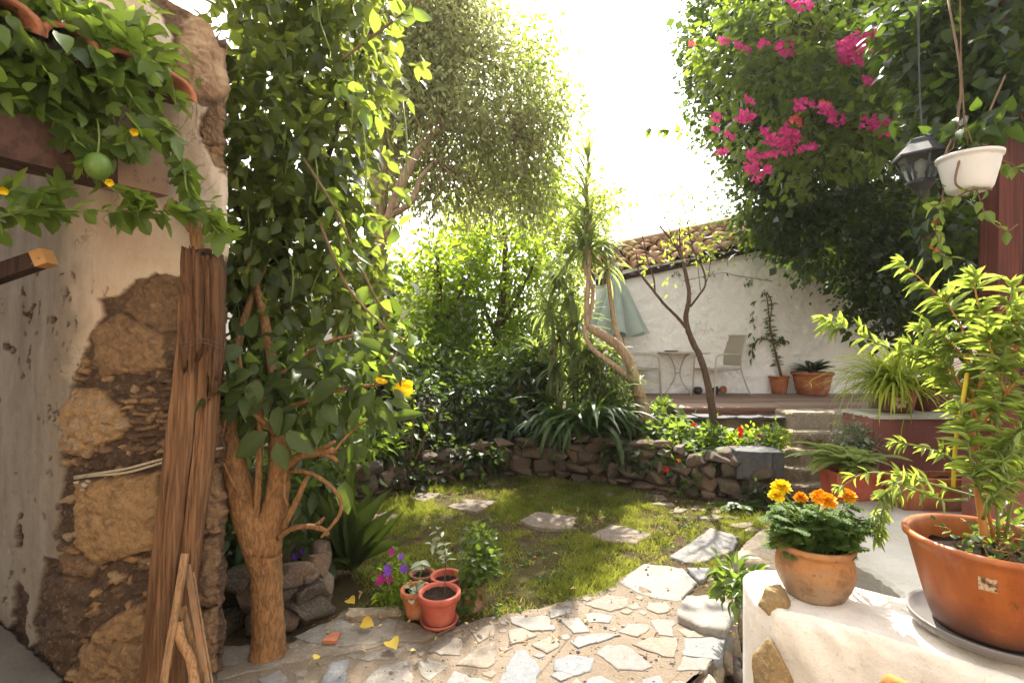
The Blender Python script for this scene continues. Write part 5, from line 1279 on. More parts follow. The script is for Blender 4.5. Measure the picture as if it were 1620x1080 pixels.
# ================================================================== unseen house wall, added to cut skylight and bounce warm light
ho=thing('unseen_house','unseen cream house behind the viewer, added to dim and warm the light','house',(0,-2.2,0))
mb=MB(); box(mb,(0,-2.3,1.4),(12,.3,3.4)); mb.build('wall',lime('cream_render',(.62,.52,.40),(.52,.43,.32),(.50,.38,.27),2,.3),ho,smooth=False)
mb=MB(); box(mb,(.9,-2.14,1.1),(1.0,.06,2.2)); mb.build('door',M['darkwood'],ho,smooth=False)

mb=MB(); a=np.array([-1.98,.56]); d=norm(np.array([-.9,.42])); 
for k in range(1): bar(mb,[a[0],a[1],1.3],[a[0]+d[0]*2.6,a[1]+d[1]*2.6,1.3],.25,3.0)  # out of view, added to keep front-left light off the inner plaster
tag(mb.build('unseen_shed_wall',M['farwall'],smooth=False),'unseen shed end wall left of the viewer, added to dim the inner wall','wall')
# ================================================================== plants
def EL(cx,cy,rx,ry,Y,rY): return (P(cx,cy,Y),np.array([rx/F*Y,rY,ry/F*Y]))
def limb(mb,pts,r,sides=8,n=5,rough=.06,rng=RNG): tube(mb,[P(*p) for p in pts],r,sides,n,rough=rough,rng=rng)
def along(pts,n,rng,lo=0.,hi=1.):
    p=catmull(pts,8); s=np.r_[0,np.cumsum(np.linalg.norm(np.diff(p,axis=0),axis=1))]; q=np.sort(rng.uniform(lo,hi,n))*s[-1]
    pos=np.stack([np.interp(q,s,p[:,k]) for k in range(3)],-1); t=norm(np.gradient(p,axis=0)); tan=norm(np.stack([np.interp(q,s,t[:,k]) for k in range(3)],-1))
    return pos,tan
def sprig(mb,pts,n,L,asp,T,rng,droop=.25,mat=0,tm=.5,tv=.2,lo=.1,ang=.9,nup=.8):
    """leaves set along a stem"""
    pos,tan=along(pts,n,rng,lo); r=rdir(n,rng); side=norm(r-tan*(r*tan).sum(1)[:,None])
    ax=norm(tan*(1-ang*.5)+side*ang+np.array([0,0,-droop])); l=L*rng.uniform(.65,1.2,n)
    leaves(mb,T,pos+side*.004,ax,np.array([0,0,nup])+rng.normal(0,.4,(n,3)),l,l*asp,np.clip(tm+rng.normal(0,tv,n),0,1),mat)
def flower(mb,c,nrm,R,npet,T,rng,tint=.5,mat=0,cup=.35,asp=.7,layers=1):
    nrm=norm(np.asarray(nrm,float)); a=norm(np.cross(nrm,[.3,.2,.9])); b=np.cross(nrm,a)
    for ly in range(layers):
        th=np.arange(npet)*2*np.pi/npet+rng.uniform(0,6); d=np.cos(th)[:,None]*a+np.sin(th)[:,None]*b
        cu=cup+ly*.5; ax=norm(d+nrm*cu); leaves(mb,T,np.repeat([c],npet,0)+ax*R*.05,ax,nrm-d*.5,R*(1-.22*ly),R*asp*(1-.15*ly),np.clip(tint+rng.normal(0,.2,npet),0,1),mat)

# ---------------------------------------------- left: orange-barked flowering shrub
rng=np.random.RandomState(101)
hb=thing('flowering_shrub','orange-barked old shrub with gnarled trunk and broad leaves beside the pillar','shrub',G(424,1040))
mb=MB(); limb(mb,[(424,1052,2.11),(424,1035,2.11),(425,1000,2.11),(423,950,2.11),(421,905,2.11),(416,870,2.11),(413,840,2.11),(410,815,2.12)],[.082,.070,.063,.060,.060,.072,.080,.072],16,6,.05,rng)
tube(mb,[P(412,868,2.1)+[.0,-.0,.0],P(395,820,2.09),P(380,775,2.08),P(370,735,2.07),P(362,690,2.08),P(362,640,2.12),P(372,560,2.2),P(395,480,2.3),P(420,420,2.4)],[.066,.062,.056,.046,.034,.026,.022,.016,.008],12,6,rough=.06,rng=rng)
tube(mb,[P(420,872,2.1),P(432,815,2.1),P(440,765,2.12),P(442,710,2.13),P(438,650,2.14),P(435,600,2.16),P(424,540,2.2),P(410,470,2.3),P(380,390,2.4)],[.060,.052,.047,.042,.030,.026,.022,.018,.010],12,6,rough=.06,rng=rng)
mb.build('trunk',M['bark_orange'],hb)
BR=[([(405,815,2.07),(408,770,2.05),(410,720,2.05),(412,650,2.06),(408,600,2.08)],.015),
 ([(440,770,2.11),(468,725,2.06),(500,716,2.03),(530,712,2.0)],.021),([(505,716,2.03),(525,722,2.0),(534,730,1.99)],.010),([(500,716,2.03),(518,704,2.0),(530,698,1.98)],.010),
 ([(440,850,2.07),(462,836,2.02),(490,832,1.98),(512,838,1.96),(520,846,1.95)],.011),([(495,833,1.98),(508,824,1.97),(513,818,1.96)],.007),
 ([(448,745,2.1),(480,745,2.0),(505,755,1.96),(524,770,1.95),(539,790,1.95),(538,812,1.95),(524,832,1.95),(508,850,1.95)],.0085),
 ([(447,838,2.08),(470,790,2.06),(487,752,2.06)],.014),([(455,800,2.06),(450,780,2.04),(452,740,2.02)],.008),
 ([(365,760,2.05),(350,720,2.02),(352,680,2.0),(365,650,2.0)],.009),([(395,795,2.03),(375,775,2.0),(352,730,1.98)],.006),
 ([(438,650,2.14),(470,640,2.1),(520,620,2.1),(570,612,2.12),(612,606,2.15)],.010),([(436,640,2.14),(400,625,2.05),(372,610,2.0),(350,600,1.98)],.012),
 ([(440,690,2.12),(420,670,2.05),(402,655,2.0)],.012),([(530,712,2.0),(548,690,2.02),(580,665,2.05)],.006),
 ([(436,600,2.16),(470,570,2.2),(520,540,2.25),(560,530,2.3)],.010),([(405,640,2.06),(385,600,2.0),(378,560,2.0)],.008)]
mb=MB()
for pts,r in BR: limb(mb,pts,[r,r*.95,r*.85,r*.6],8,5,.12,rng)
mb.build('branches',M['bark_orange'],hb)
# broad leaves
mb=MB()
def bigleaf(px,py,Y,ex,ey,W,t=.45,n=(0,-.8,.5),Yt=None):
    a=P(px,py,Y); b=P(ex,ey,(Yt or Y-.03)); d=b-a; leaves(mb,OVAL,[a],[d],[np.array(n)+RNG.normal(0,.1,3)],np.linalg.norm(d),W,t)
for q in [(424,683,1.95,367,724,.085),(452,684,1.95,496,716,.068),(438,700,1.98,452,744,.065),(385,610,1.95,352,640,.08),(400,590,1.95,345,610,.085),(405,600,1.93,400,645,.07),(470,655,2.0,430,690,.07),
          (520,640,2.05,505,685,.07),(560,575,2.1,520,610,.08),(590,620,2.05,570,660,.075),(600,640,2.1,628,690,.06),(620,660,2.15,668,652,.05),(350,580,1.95,330,560,.08),(455,560,2.1,500,600,.08),(500,550,2.1,560,600,.08),
          (560,540,2.15,620,560,.07),(540,600,2.0,480,640,.085),(625,590,2.15,600,570,.06),(575,640,2.05,545,700,.06),(545,760,2.1,548,815,.075),(560,700,2.1,540,740,.06),(510,640,2.0,535,670,.06)]: bigleaf(*q,t=RNG.uniform(.1,.9))
E1_=[EL(395,600,55,55,2.05,.12),EL(480,590,60,60,2.12,.15),EL(560,620,75,50,2.15,.15),EL(500,650,55,40,2.1,.12),EL(590,560,50,45,2.2,.15),EL(540,690,50,35,2.1,.1)]
foliage(mb,E1_,90,3,.05,.088,OVALM,.55,rng,.3,.5,.5,.6,.45,.25,lvar=.35)
mb.build('foliage',M['lf_big'],hb)
mb=MB(); c=P(632,608,2.12); flower(mb,c,(.55,-.75,-.35),.062,5,CUP,rng,.55,0,.75,.8); mb.build('flower',M['pet_yellow'],hb); mb=MB(); flower(mb,P(614,604,2.13),(-.8,-.3,.2),.05,4,CUP,rng,.2,0,2.6,.5); mb.build('flower_bud',M['pet_yellow'],hb)

# ---------------------------------------------- climbing vine curtain behind/above the shrub
rng=np.random.RandomState(102)
cv=thing('climbing_vine','tall tangled climbing vine curtain with yellowish fruit right of the pillar','vine',P(400,560,2.6)*[1,1,0]+[0,0,.1])
VE=[EL(420,80,75,130,2.6,.35),EL(530,70,80,100,2.7,.35),EL(440,240,85,130,2.55,.35),EL(525,230,55,105,2.7,.3),EL(440,400,85,110,2.6,.35),EL(535,390,52,95,2.75,.3),EL(480,520,100,80,2.55,.3),EL(570,480,34,60,2.8,.2),EL(385,540,40,90,2.4,.2),EL(400,320,45,220,2.45,.2),EL(470,-60,130,90,2.6,.5)]
mb=MB(); C=foliage(mb,VE,430,8,.085,.084,OVALM,.62,rng,.25,.55,.45,.55,.42,.3)
mb2=MB(); foliage(mb,VE,120,5,.09,.085,LOBED,.9,rng,.6,.5,.5,.6,.6,.25)
mb.build('foliage',M['lf_shrub'],cv)
mb=MB()
for k in range(46):
    e=VE[rng.randint(len(VE))]; a=e[0]+rdir(1,rng)[0]*e[1]*.9; L=rng.uniform(.25,.8); pts=[a]
    for i in range(4): pts.append(pts[-1]+np.array([rng.normal(0,.04),rng.normal(0,.03)-.01,-L/4]))
    mb=MB(); tube(mb,pts,[.0035,.003,.002],5,4,rng=rng); mb.build('hanging_stem',M['stem_green'],cv)
for px,y0,y1 in [(375,270,150),(448,240,160),(498,320,230),(555,210,60),(460,480,400),(575,330,180),(640,300,160)]: mb=MB(); tube(mb,[P(px,y0,2.35),P(px+4,(y0+y1)/2,2.33),P(px-3,y1,2.4)],.004,5,4,rng=rng); mb.build('hanging_stem',M['stem_green'],cv)
mb=MB()
for pts,r in [([(380,720,2.35),(375,560,2.5),(395,400,2.6),(430,200,2.7),(470,0,2.8),(480,-90,2.8)],.03),([(400,700,2.4),(450,480,2.6),(440,340,2.65),(400,180,2.7),(380,30,2.7),(380,-80,2.7)],.024),([(360,460,2.4),(420,500,2.55),(460,560,2.5),(430,620,2.35)],.022),([(355,300,2.45),(400,360,2.6),(470,390,2.7),(560,430,2.8)],.018),([(430,420,2.6),(500,300,2.7),(560,120,2.8),(600,20,2.8)],.018),([(550,-40,2.7),(562,60,2.65)],.01)]: limb(mb,pts,[r,r*.9,r*.7,r*.5],9,6,.1,rng)
mb.build('branches',M['bark_brown'],cv)
for k in range(34):
    e=VE[rng.randint(len(VE))]; d=rdir(1,rng)[0]; d[1]=-abs(d[1]); c=e[0]+d*e[1]; mb=MB(); flower(mb,c,(rng.normal(0,.4),-1,-.3),.035,5,DIA,rng,.6,0,.8,.5,2); mb.build('flower_bud',M['lf_yellow'],cv)
# leafy twig reaching out to the right at the top and mid-height
mb=MB(); 
for pts,n in [([(480,250,2.3),(530,330,2.25),(570,420,2.2),(600,480,2.2),(640,525,2.2)],20),([(505,350,2.25),(545,445,2.15),(590,500,2.12),(640,540,2.1)],14),([(560,75,2.25),(600,50,2.2),(640,20,2.15),(672,-5,2.1)],12),([(520,120,2.3),(570,160,2.2),(600,190,2.15)],12),([(540,330,2.3),(600,350,2.2),(640,360,2.15)],9),([(590,610,2.15),(625,560,2.12),(650,525,2.1)],8)]:
    pw=[P(*p) for p in pts]; sprig(mb,pw,n,.085,.58,OVAL,rng,.35,0,.75,.2,.15); 
mb.build('outer_leaves',M['lf_vine'],cv)
mb=MB()
for pts in [[(480,250,2.3),(530,330,2.25),(570,420,2.2),(600,480,2.2),(640,525,2.2)],[(505,350,2.25),(545,445,2.15),(590,500,2.12),(640,540,2.1)],[(540,95,2.25),(600,50,2.2),(640,20,2.15),(675,-8,2.1)],[(590,610,2.15),(625,560,2.12),(650,525,2.1)]]: mb=MB(); limb(mb,pts,[.007,.006,.004],6,5,.05,rng); mb.build('outer_twig',M['twig'],cv)

# ---------------------------------------------- vine on the shed roof
rng=np.random.RandomState(103)
rv=thing('roof_vine','lobed-leaved green vine spilling over the shed roof and beam','vine',P(100,150,1.7))
mb=MB()
RE=[EL(60,90,90,60,1.62,.16),EL(150,110,80,60,1.70,.16),EL(40,140,70,35,1.55,.12),EL(140,160,55,32,1.68,.1),EL(40,45,70,35,1.58,.12),EL(140,85,50,35,1.68,.1),EL(200,60,35,50,1.75,.1),EL(90,20,80,40,1.75,.2),EL(-60,100,80,110,1.5,.2),EL(20,20,60,35,1.65,.15)]
_r0=np.array([-1.28,1.90,2.20]); _sl=norm(np.array([-.42,-.9,0]))
RE+=[(_r0+_sl*t+np.array([-.02,0,.06]),np.array([.09,.14,.07])) for t in (.18,.38,.58,.8,1.05)]
foliage(mb,RE[-5:],90,4,.04,.06,OVAL,.6,rng,.4,.5,.5,.8,.55,.25)
foliage(mb,RE,110,4,.05,.075,LOBED,.95,rng,.35,.45,.5,.8,.5,.25)
foliage(mb,RE,210,4,.05,.062,OVAL,.6,rng,.35,.45,.5,.8,.5,.25)
GAR=[[(-40,330,1.45),(20,300,1.5),(60,310,1.55),(100,300,1.6)],[(-30,350,1.45),(40,335,1.5),(120,332,1.6),(200,335,1.7),(290,335,1.8),(350,345,1.85)],[(100,60,1.6),(170,100,1.65),(220,170,1.7),(255,200,1.75),(285,250,1.8),(300,310,1.85)],[(215,130,1.72),(240,100,1.72),(265,110,1.75),(280,170,1.8)],[(60,170,1.58),(110,210,1.62),(150,230,1.66),(200,225,1.68),(225,205,1.7)],[(110,200,1.62),(140,260,1.62),(180,300,1.66),(230,320,1.72)],[(330,350,1.85),(360,380,1.9),(350,330,1.95)],[(290,250,1.8),(300,310,1.82),(340,320,1.85)]]
for g,n in zip(GAR,(12,30,16,9,18,14,6,10)):
    sprig(mb,[P(*p) for p in g],n,.078,.95,LOBED,rng,.5,0,.5,.25,.0,.9,1.0)
    sprig(mb,[P(*p) for p in g],n,.052,.6,OVAL,rng,.5,0,.55,.2,.0)
mb.build('foliage',M['lf_vine'],rv)
mb=MB()
for g in GAR: limb(mb,g,[.0045,.004,.003,.0025],6,6,.05,rng)
for k in range(14):
    g=GAR[rng.randint(len(GAR))]; p=along([P(*q) for q in g],1,rng)[0][0]; tube(mb,[p,p+[rng.normal(0,.02),-.01,-.03],p+[rng.normal(0,.03),-.01,-.07]],.0013,4,3)
mb.build('stems',M['stem_green'],rv)
mb=MB(); V,Fc=ICO3; mb.add(V*[.036,.036,.042]+P(155,263,1.6),Fc); mb.build('fruit',M['fruit'],rv)
mb=MB(); tube(mb,[P(155,245,1.61),P(157,215,1.63),P(154,190,1.65)],.0028,5,4); mb.build('fruit_stalk',M['stem_green'],rv)
for px,py,Y in [(8,300,1.48),(174,287,1.6),(213,208,1.67)]:
    mb=MB(); flower(mb,P(px,py,Y),(.5,-.8,-.5),.02,5,CUP,rng,.6,0,1.1,.8,2); mb.build('flower',M['pet_yellow'],rv)

# ---------------------------------------------- grey-olive tree
rng=np.random.RandomState(104)
gt=thing('grey_leaved_tree','large tree with hazy grey-olive crown arching over the garden','tree',P(595,560,5.2)*[1,1,0]+[0,0,.25])
mb=MB(); TR=[([(596,640,5.2),(592,560,5.2),(590,480,5.2),(592,400,5.2),(600,320,5.25),(607,250,5.3),(600,170,5.3)],[.15,.13,.11,.10,.085,.06,.03]),
 ([(592,410,5.2),(618,340,5.1),(636,290,5.0),(662,240,5.0),(700,200,5.2)],[.06,.055,.05,.04,.02]),([(612,345,5.1),(650,320,5.0),(666,280,5.0),(690,255,5.1)],[.035,.03,.025,.015]),
 ([(600,330,5.25),(585,260,5.3),(575,180,5.4)],[.05,.04,.02]),([(604,280,5.3),(640,220,5.5),(690,150,5.7),(740,90,5.8)],[.05,.045,.035,.02]),([(690,180,5.5),(750,190,5.6),(810,200,5.7)],[.03,.025,.015]),([(560,500,5.3),(580,440,5.25),(594,400,5.2)],[.04,.04,.03])]
for pts,r in TR: limb(mb,pts,r,10,6,.06,rng)
mb.build('trunk',M['bark_pale'],gt)
GE=[EL(640,110,95,100,5.4,.8),EL(720,90,85,95,5.6,.8),EL(690,190,110,90,5.4,.8),EL(800,150,80,80,5.8,.7),EL(860,190,42,60,6.0,.5),EL(770,230,85,70,5.7,.6),EL(650,30,90,60,5.6,.8),EL(580,170,50,80,5.4,.6),EL(740,20,60,40,5.8,.6),EL(660,-70,110,80,5.7,1.0),EL(835,270,34,60,5.8,.3),EL(690,285,70,38,5.4,.4),EL(780,290,60,40,5.6,.4),EL(600,60,60,80,5.4,.6),EL(640,285,36,40,5.3,.3),EL(745,325,40,34,5.6,.3),EL(845,315,26,40,5.8,.25),EL(690,330,26,26,5.3,.2)]
GE=[(c_,r_*.87) for c_,r_ in GE]
roots=np.concatenate([catmull([P(*p) for p in pts],4) for pts,r in TR])
mb=MB(); C=foliage(mb,GE,900,38,np.array([.12,.12,.16]),.07,DIA,.42,rng,.45,.75,.3,.5,.5,.34)
GE2=[EL(840,110,45,60,6.2,.5),EL(880,200,30,70,6.3,.4),EL(800,60,40,40,6.3,.4),EL(900,300,20,40,6.3,.3),EL(860,290,40,40,6.2,.3),EL(610,270,40,60,5.8,.4)]
o=mb.build('crown',M['lf_grey'],gt)
mb=MB(); C2=foliage(mb,GE2,150,18,.12,.08,DIA,.55,rng,.3,.6,.4,.6,.5,.3); mb.build('crown',M['lf_bright'],gt)
mb=MB(); twigs(mb,C,roots,.008,300,rng,.08); twigs(mb,C2,roots,.006,40,rng,.08)
for px,a,b,Y in [(675,150,260,5.0),(690,230,330,5.1),(612,200,300,5.0)]: tube(mb,[P(px,a,Y),P(px+6,(a+b)/2,Y),P(px-2,b,Y)],.006,5,4)
mb.build('twigs',M['bark_pale'],gt)
iv=thing('ivy','dark ivy climbing up the grey-leaved tree trunk','ivy',P(590,600,5.1)*[1,1,0]+[0,0,.3])
mb=MB(); foliage(mb,[EL(586,520,26,95,5.15,.25),EL(600,590,34,60,5.1,.3),EL(578,440,16,60,5.15,.2)],170,9,.07,.075,HEART,.85,rng,.6,.6,.6,.2,.45,.3); mb.build('foliage',M['lf_ivy'],iv)
mb=MB(); limb(mb,[(590,620,5.06),(582,540,5.04),(590,470,5.05),(586,400,5.08)],[.02,.014,.01,.006]); mb.build('stem',M['bark_brown'],iv)

# ---------------------------------------------- bright back trees and hedge
def tree(name,label,cat,base,trunk,ells,n,per,cr,L,mat,bark,rng,T=DIA,asp=.55,shell=.3,nt=60,droop=.4,group=None,tm=.5,tv=.3,r0=.05,out=.4):
    t=thing(name,label,cat,base,group); mb=MB(); rt=[]
    for pts,r in trunk: limb(mb,pts,r,8,5,.08,rng); rt.append(catmull([P(*p) for p in pts],4))
    rt=np.concatenate(rt); mb.build('trunk',M[bark],t)
    mb=MB(); C=foliage(mb,ells,n,per,cr,L,T,asp,rng,shell,droop,out,.6,tm,tv); mb.build('crown',M[mat],t)
    if nt: mb=MB(); twigs(mb,C,rt,.005,nt,rng); mb.build('twigs',M['twig'],t)
    return t
rng=np.random.RandomState(105)
tree('slender_tree','slender small-leaved green tree left of centre against the bright sky','tree',P(690,640,6.6)*[1,1,0]+[0,0,.25],[([(692,640,6.6),(690,540,6.6),(695,450,6.6),(690,390,6.6)],[.06,.05,.035,.02]),([(692,530,6.6),(720,480,6.6),(745,430,6.7)],[.03,.02,.012])],
 [EL(690,430,45,60,6.6,.6),EL(660,490,40,50,6.5,.5),EL(715,470,40,70,6.7,.5),EL(690,550,55,50,6.5,.5),EL(650,570,40,40,6.3,.4),EL(640,430,20,30,6.6,.3)],190,15,.11,.07,'lf_bright','bark_brown',rng,HEART,.7,tm=.32,out=.3)
tree('bushy_tree','dense bushy mid-green tree in the centre of the rear bed','tree',P(785,640,7)*[1,1,0]+[0,0,.25],[([(790,650,7),(785,560,7),(795,470,7),(800,380,7)],[.08,.06,.05,.02]),([(787,540,7),(760,470,7.1),(740,420,7.2)],[.03,.025,.012]),([(790,520,7),(830,450,7),(850,400,7)],[.03,.025,.012])],
 [EL(755,480,50,70,7.1,.7),EL(825,470,45,80,7.0,.7),EL(790,560,80,50,6.9,.6),EL(855,520,35,60,6.8,.5),EL(735,560,45,50,6.8,.5),EL(840,370,30,50,7.2,.4),EL(760,400,30,40,7.2,.4),EL(800,430,30,30,7.1,.3),EL(865,420,22,40,7.2,.3)],330,17,.12,.064,'lf_bright','bark_brown',rng,HEART,.7,tm=.3,out=.3)
tree('yellow_green_tree','airy yellow-green sunlit tree rising behind the bushy tree','tree',P(803,640,9)*[1,1,0]+[0,0,.25],[([(805,640,9),(803,500,9),(800,400,9),(793,310,9)],[.09,.07,.055,.03]),([(802,410,9),(850,340,9),(880,290,9)],[.035,.025,.012]),([(802,390,9),(760,340,9),(730,300,9)],[.03,.025,.012])],
 [EL(725,400,30,60,8.8,.5),EL(755,340,45,45,9,.8),EL(820,330,60,70,9,.8),EL(790,270,60,40,9,.7),EL(850,380,45,45,9,.6),EL(740,390,60,50,9,.6),EL(870,330,30,60,9.2,.5),EL(640,480,60,60,8.5,.6)],260,22,.17,.105,'lf_yellow','bark_brown',rng,DIA,.55,.2,80,tm=.45,out=.3)
tree('pale_shrub','pale yellow-green bush behind the dracaena crown','shrub',P(905,640,8.5)*[1,1,0]+[0,0,.25],[([(905,640,8.5),(905,520,8.5),(900,420,8.5)],[.05,.04,.02])],
 [EL(900,400,35,60,8.5,.5),EL(935,360,22,80,8.6,.4),EL(895,470,45,60,8.4,.5),EL(950,330,18,40,8.6,.2),EL(975,310,16,16,8.6,.1)],170,16,.13,.11,'lf_yellow','bark_brown',rng,DIA,.5,.2,40,tm=.5)
tree('rear_hedge','mixed green hedge closing the back of the garden','hedge',P(720,620,9.5)*[1,1,0]+[0,0,.2],[([(740,640,9.5),(740,540,9.5)],[.06,.03])],
 [EL(640,615,80,36,9.0,.6),EL(740,590,90,50,9.5,.6),EL(840,560,80,70,9.5,.6),EL(560,600,80,60,8.6,.5),EL(910,570,50,70,9.4,.5),EL(480,600,80,60,8.4,.5)],330,14,.2,.10,'lf_bright','bark_brown',rng,HEART,.7,.3,0,tm=.5)
# dark understorey, plant by plant
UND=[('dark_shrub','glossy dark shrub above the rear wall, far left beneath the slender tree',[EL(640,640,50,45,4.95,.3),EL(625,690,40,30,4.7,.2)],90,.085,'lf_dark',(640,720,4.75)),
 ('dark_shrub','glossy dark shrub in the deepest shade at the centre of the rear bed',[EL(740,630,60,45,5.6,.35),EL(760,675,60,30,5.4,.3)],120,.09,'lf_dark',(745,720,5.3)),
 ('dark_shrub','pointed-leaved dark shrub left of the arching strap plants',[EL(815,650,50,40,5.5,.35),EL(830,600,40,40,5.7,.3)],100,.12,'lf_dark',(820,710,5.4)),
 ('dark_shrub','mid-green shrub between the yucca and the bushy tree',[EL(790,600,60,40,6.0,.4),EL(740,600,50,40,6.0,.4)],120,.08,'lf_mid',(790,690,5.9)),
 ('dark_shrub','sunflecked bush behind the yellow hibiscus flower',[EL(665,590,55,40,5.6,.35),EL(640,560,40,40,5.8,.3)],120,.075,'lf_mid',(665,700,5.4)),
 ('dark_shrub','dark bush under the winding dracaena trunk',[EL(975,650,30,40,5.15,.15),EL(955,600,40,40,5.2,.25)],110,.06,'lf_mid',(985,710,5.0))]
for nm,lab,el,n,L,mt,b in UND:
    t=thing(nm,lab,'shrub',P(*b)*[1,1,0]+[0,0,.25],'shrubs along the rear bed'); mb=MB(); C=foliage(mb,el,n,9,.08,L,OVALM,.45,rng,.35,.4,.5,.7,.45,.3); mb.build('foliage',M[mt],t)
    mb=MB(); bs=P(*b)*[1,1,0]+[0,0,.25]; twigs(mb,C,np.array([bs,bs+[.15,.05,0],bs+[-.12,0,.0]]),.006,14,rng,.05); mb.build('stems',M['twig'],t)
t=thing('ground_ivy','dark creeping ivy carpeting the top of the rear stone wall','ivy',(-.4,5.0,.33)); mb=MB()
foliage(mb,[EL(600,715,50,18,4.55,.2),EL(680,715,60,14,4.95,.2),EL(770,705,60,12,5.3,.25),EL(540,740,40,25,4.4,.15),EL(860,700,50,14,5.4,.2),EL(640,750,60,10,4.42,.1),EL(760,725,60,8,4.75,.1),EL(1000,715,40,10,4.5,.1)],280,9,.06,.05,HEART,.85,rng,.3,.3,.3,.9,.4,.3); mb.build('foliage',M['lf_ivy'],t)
t=thing('thin_shrub','thin-stemmed shrub with few leaves at the left end of the rear wall','shrub',P(645,730,4.6)*[1,1,0]+[0,0,.3]); mb=MB()
ST=[[(652,735,4.55),(652,690,4.5),(655,650,4.5),(650,610,4.5)],[(654,735,4.55),(668,700,4.5),(685,660,4.5),(690,640,4.5)],[(646,735,4.55),(640,690,4.5),(625,650,4.5)],[(632,735,4.55),(622,690,4.5)]]
for g in ST: limb(mb,g,[.010,.008,.004],6,4)
mb.build('stems',M['twig'],t); mb=MB()
for g in ST: sprig(mb,[P(*p) for p in g],16,.065,.6,OVALM,rng,.2,0,.7,.25,.4)
mb.build('foliage',M['lf_bright'],t)

# ---------------------------------------------- dracaena with winding trunk
rng=np.random.RandomState(106)
dr=thing('dracaena','tall spiky dracaena with pale winding trunks leaning left','dracaena',P(1030,692,5.0)*[1,1,0]+[0,0,.3])
mb=MB()
limb(mb,[(1034,700,5.0),(1024,670,5.0),(1010,620,5.02),(1000,585,5.02),(985,555,5.0),(962,535,4.98),(940,522,4.95),(930,515,4.95)],[0.0774,0.0681,0.0588,0.0495,0.0464,0.0445,0.0433,0.0341],14,6,.04,rng)
limb(mb,[(1004,605,4.97),(985,590,4.93),(960,570,4.9),(938,552,4.9),(926,530,4.92),(926,512,4.95)],[0.0372,0.0322,0.0291,0.0248,0.0223,0.0186],10,6,.05,rng)
limb(mb,[(930,517,4.95),(928,490,4.95),(931,440,4.95),(933,380,4.97),(930,330,5.0),(927,280,5.0)],[0.0322,0.0273,0.0223,0.0186,0.0161,0.0112],10,6,.04,rng)
limb(mb,[(932,505,4.97),(938,470,4.95),(936,448,4.93),(927,430,4.95),(924,400,4.97),(926,360,5.0)],[0.0248,0.0186,0.0174,0.0161,0.0149,0.0099],9,6,.05,rng)
limb(mb,[(985,560,5.05),(970,500,5.2),(962,440,5.2),(955,390,5.2)],[0.0310,0.0248,0.0217,0.0124],9,6,.05,rng)
limb(mb,[(1000,590,5.05),(990,560,5.12),(972,535,5.2)],[0.0372,0.0279,0.0186],9,5,.05,rng)
mb.build('trunk',M['bark_pale'],dr)
mb=MB()
def rosette(c,n,L,W,el0,el1,droop,tm=.5,up=0.):
    az=rng.uniform(0,6.28,n); el=rng.uniform(el0,el1,n); straps(mb,np.repeat([c],n,0)+rng.normal(0,.012,(n,3))+np.array([0,0,1.])*(rng.uniform(0,1,n)*up)[:,None],az,el,L*rng.uniform(.7,1.1,n),W,droop*rng.uniform(.6,1.3,n),6,.2,np.clip(tm+rng.normal(0,.2,n),0,1),.2,rng=rng)
for y,n,L in [(262,20,.30),(288,8,.28),(308,16,.34),(335,26,.42),(360,34,.46),(385,44,.48),(402,42,.48)]:
    c=P(929,y,5.0); rosette(c,n,L,.030,-.5 if y>300 else .5,.95 if y>300 else 1.5,.7,.5,.1)
for (px,py,Y,n,L) in [(915,400,5.05,26,.36),(955,395,5.2,34,.32),(962,430,5.2,18,.3),(900,420,5.2,20,.32)]: rosette(P(px,py,Y),n,L*1.15,.030,-.7,.9,.9,.5,.12)
mb.build('crown',M['lf_drac'],dr)
t=thing('draping_dracaena','dense clump of drooping narrow green leaves left of the winding trunk','dracaena',P(890,690,5.4)*[1,1,0]+[0,0,.3]); mb=MB()
for px,py,Y in [(880,455,5.6),(900,480,5.5),(870,500,5.5),(915,520,5.35),(885,540,5.4),(905,570,5.35),(880,590,5.4),(930,560,5.25),(940,600,5.3),(910,620,5.3),(870,640,5.5),(930,640,5.2),(895,440,5.7),(955,570,5.35),(850,560,5.7),(965,620,5.3)]:
    rosette(P(px,py,Y),56,.38,.032,-.6,1.25,1.5,.55,.08)
mb.build('foliage',M['lf_drac'],t); mb=MB()
for g in [[(912,690,5.3),(910,620,5.3),(908,560,5.4),(900,480,5.5)],[(885,690,5.4),(880,600,5.45),(875,510,5.5)],[(935,690,5.2),(935,640,5.2),(950,580,5.3)]]: limb(mb,g,[.03,.024,.016],8,5)
mb.build('stems',M['bark_pale'],t)
t=thing('yucca','upright dark sword-leaved yucca in the shade of the rear bed','yucca',P(850,640,5.9)*[1,1,0]+[0,0,.3]); mb=MB()
rosette(P(848,610,5.9),60,.62,.045,.5,1.5,.35,.6,.05); rosette(P(835,640,5.8),40,.6,.045,.3,1.4,.5,.3,.05); mb.build('foliage',M['lf_strap'],t); mb=MB(); limb(mb,[(846,690,5.9),(847,640,5.9),(848,605,5.9)],[.05,.05,.04],8,4); mb.build('stem',M['bark_brown'],t)
AG='arching strap-leaved plants above the rear wall'
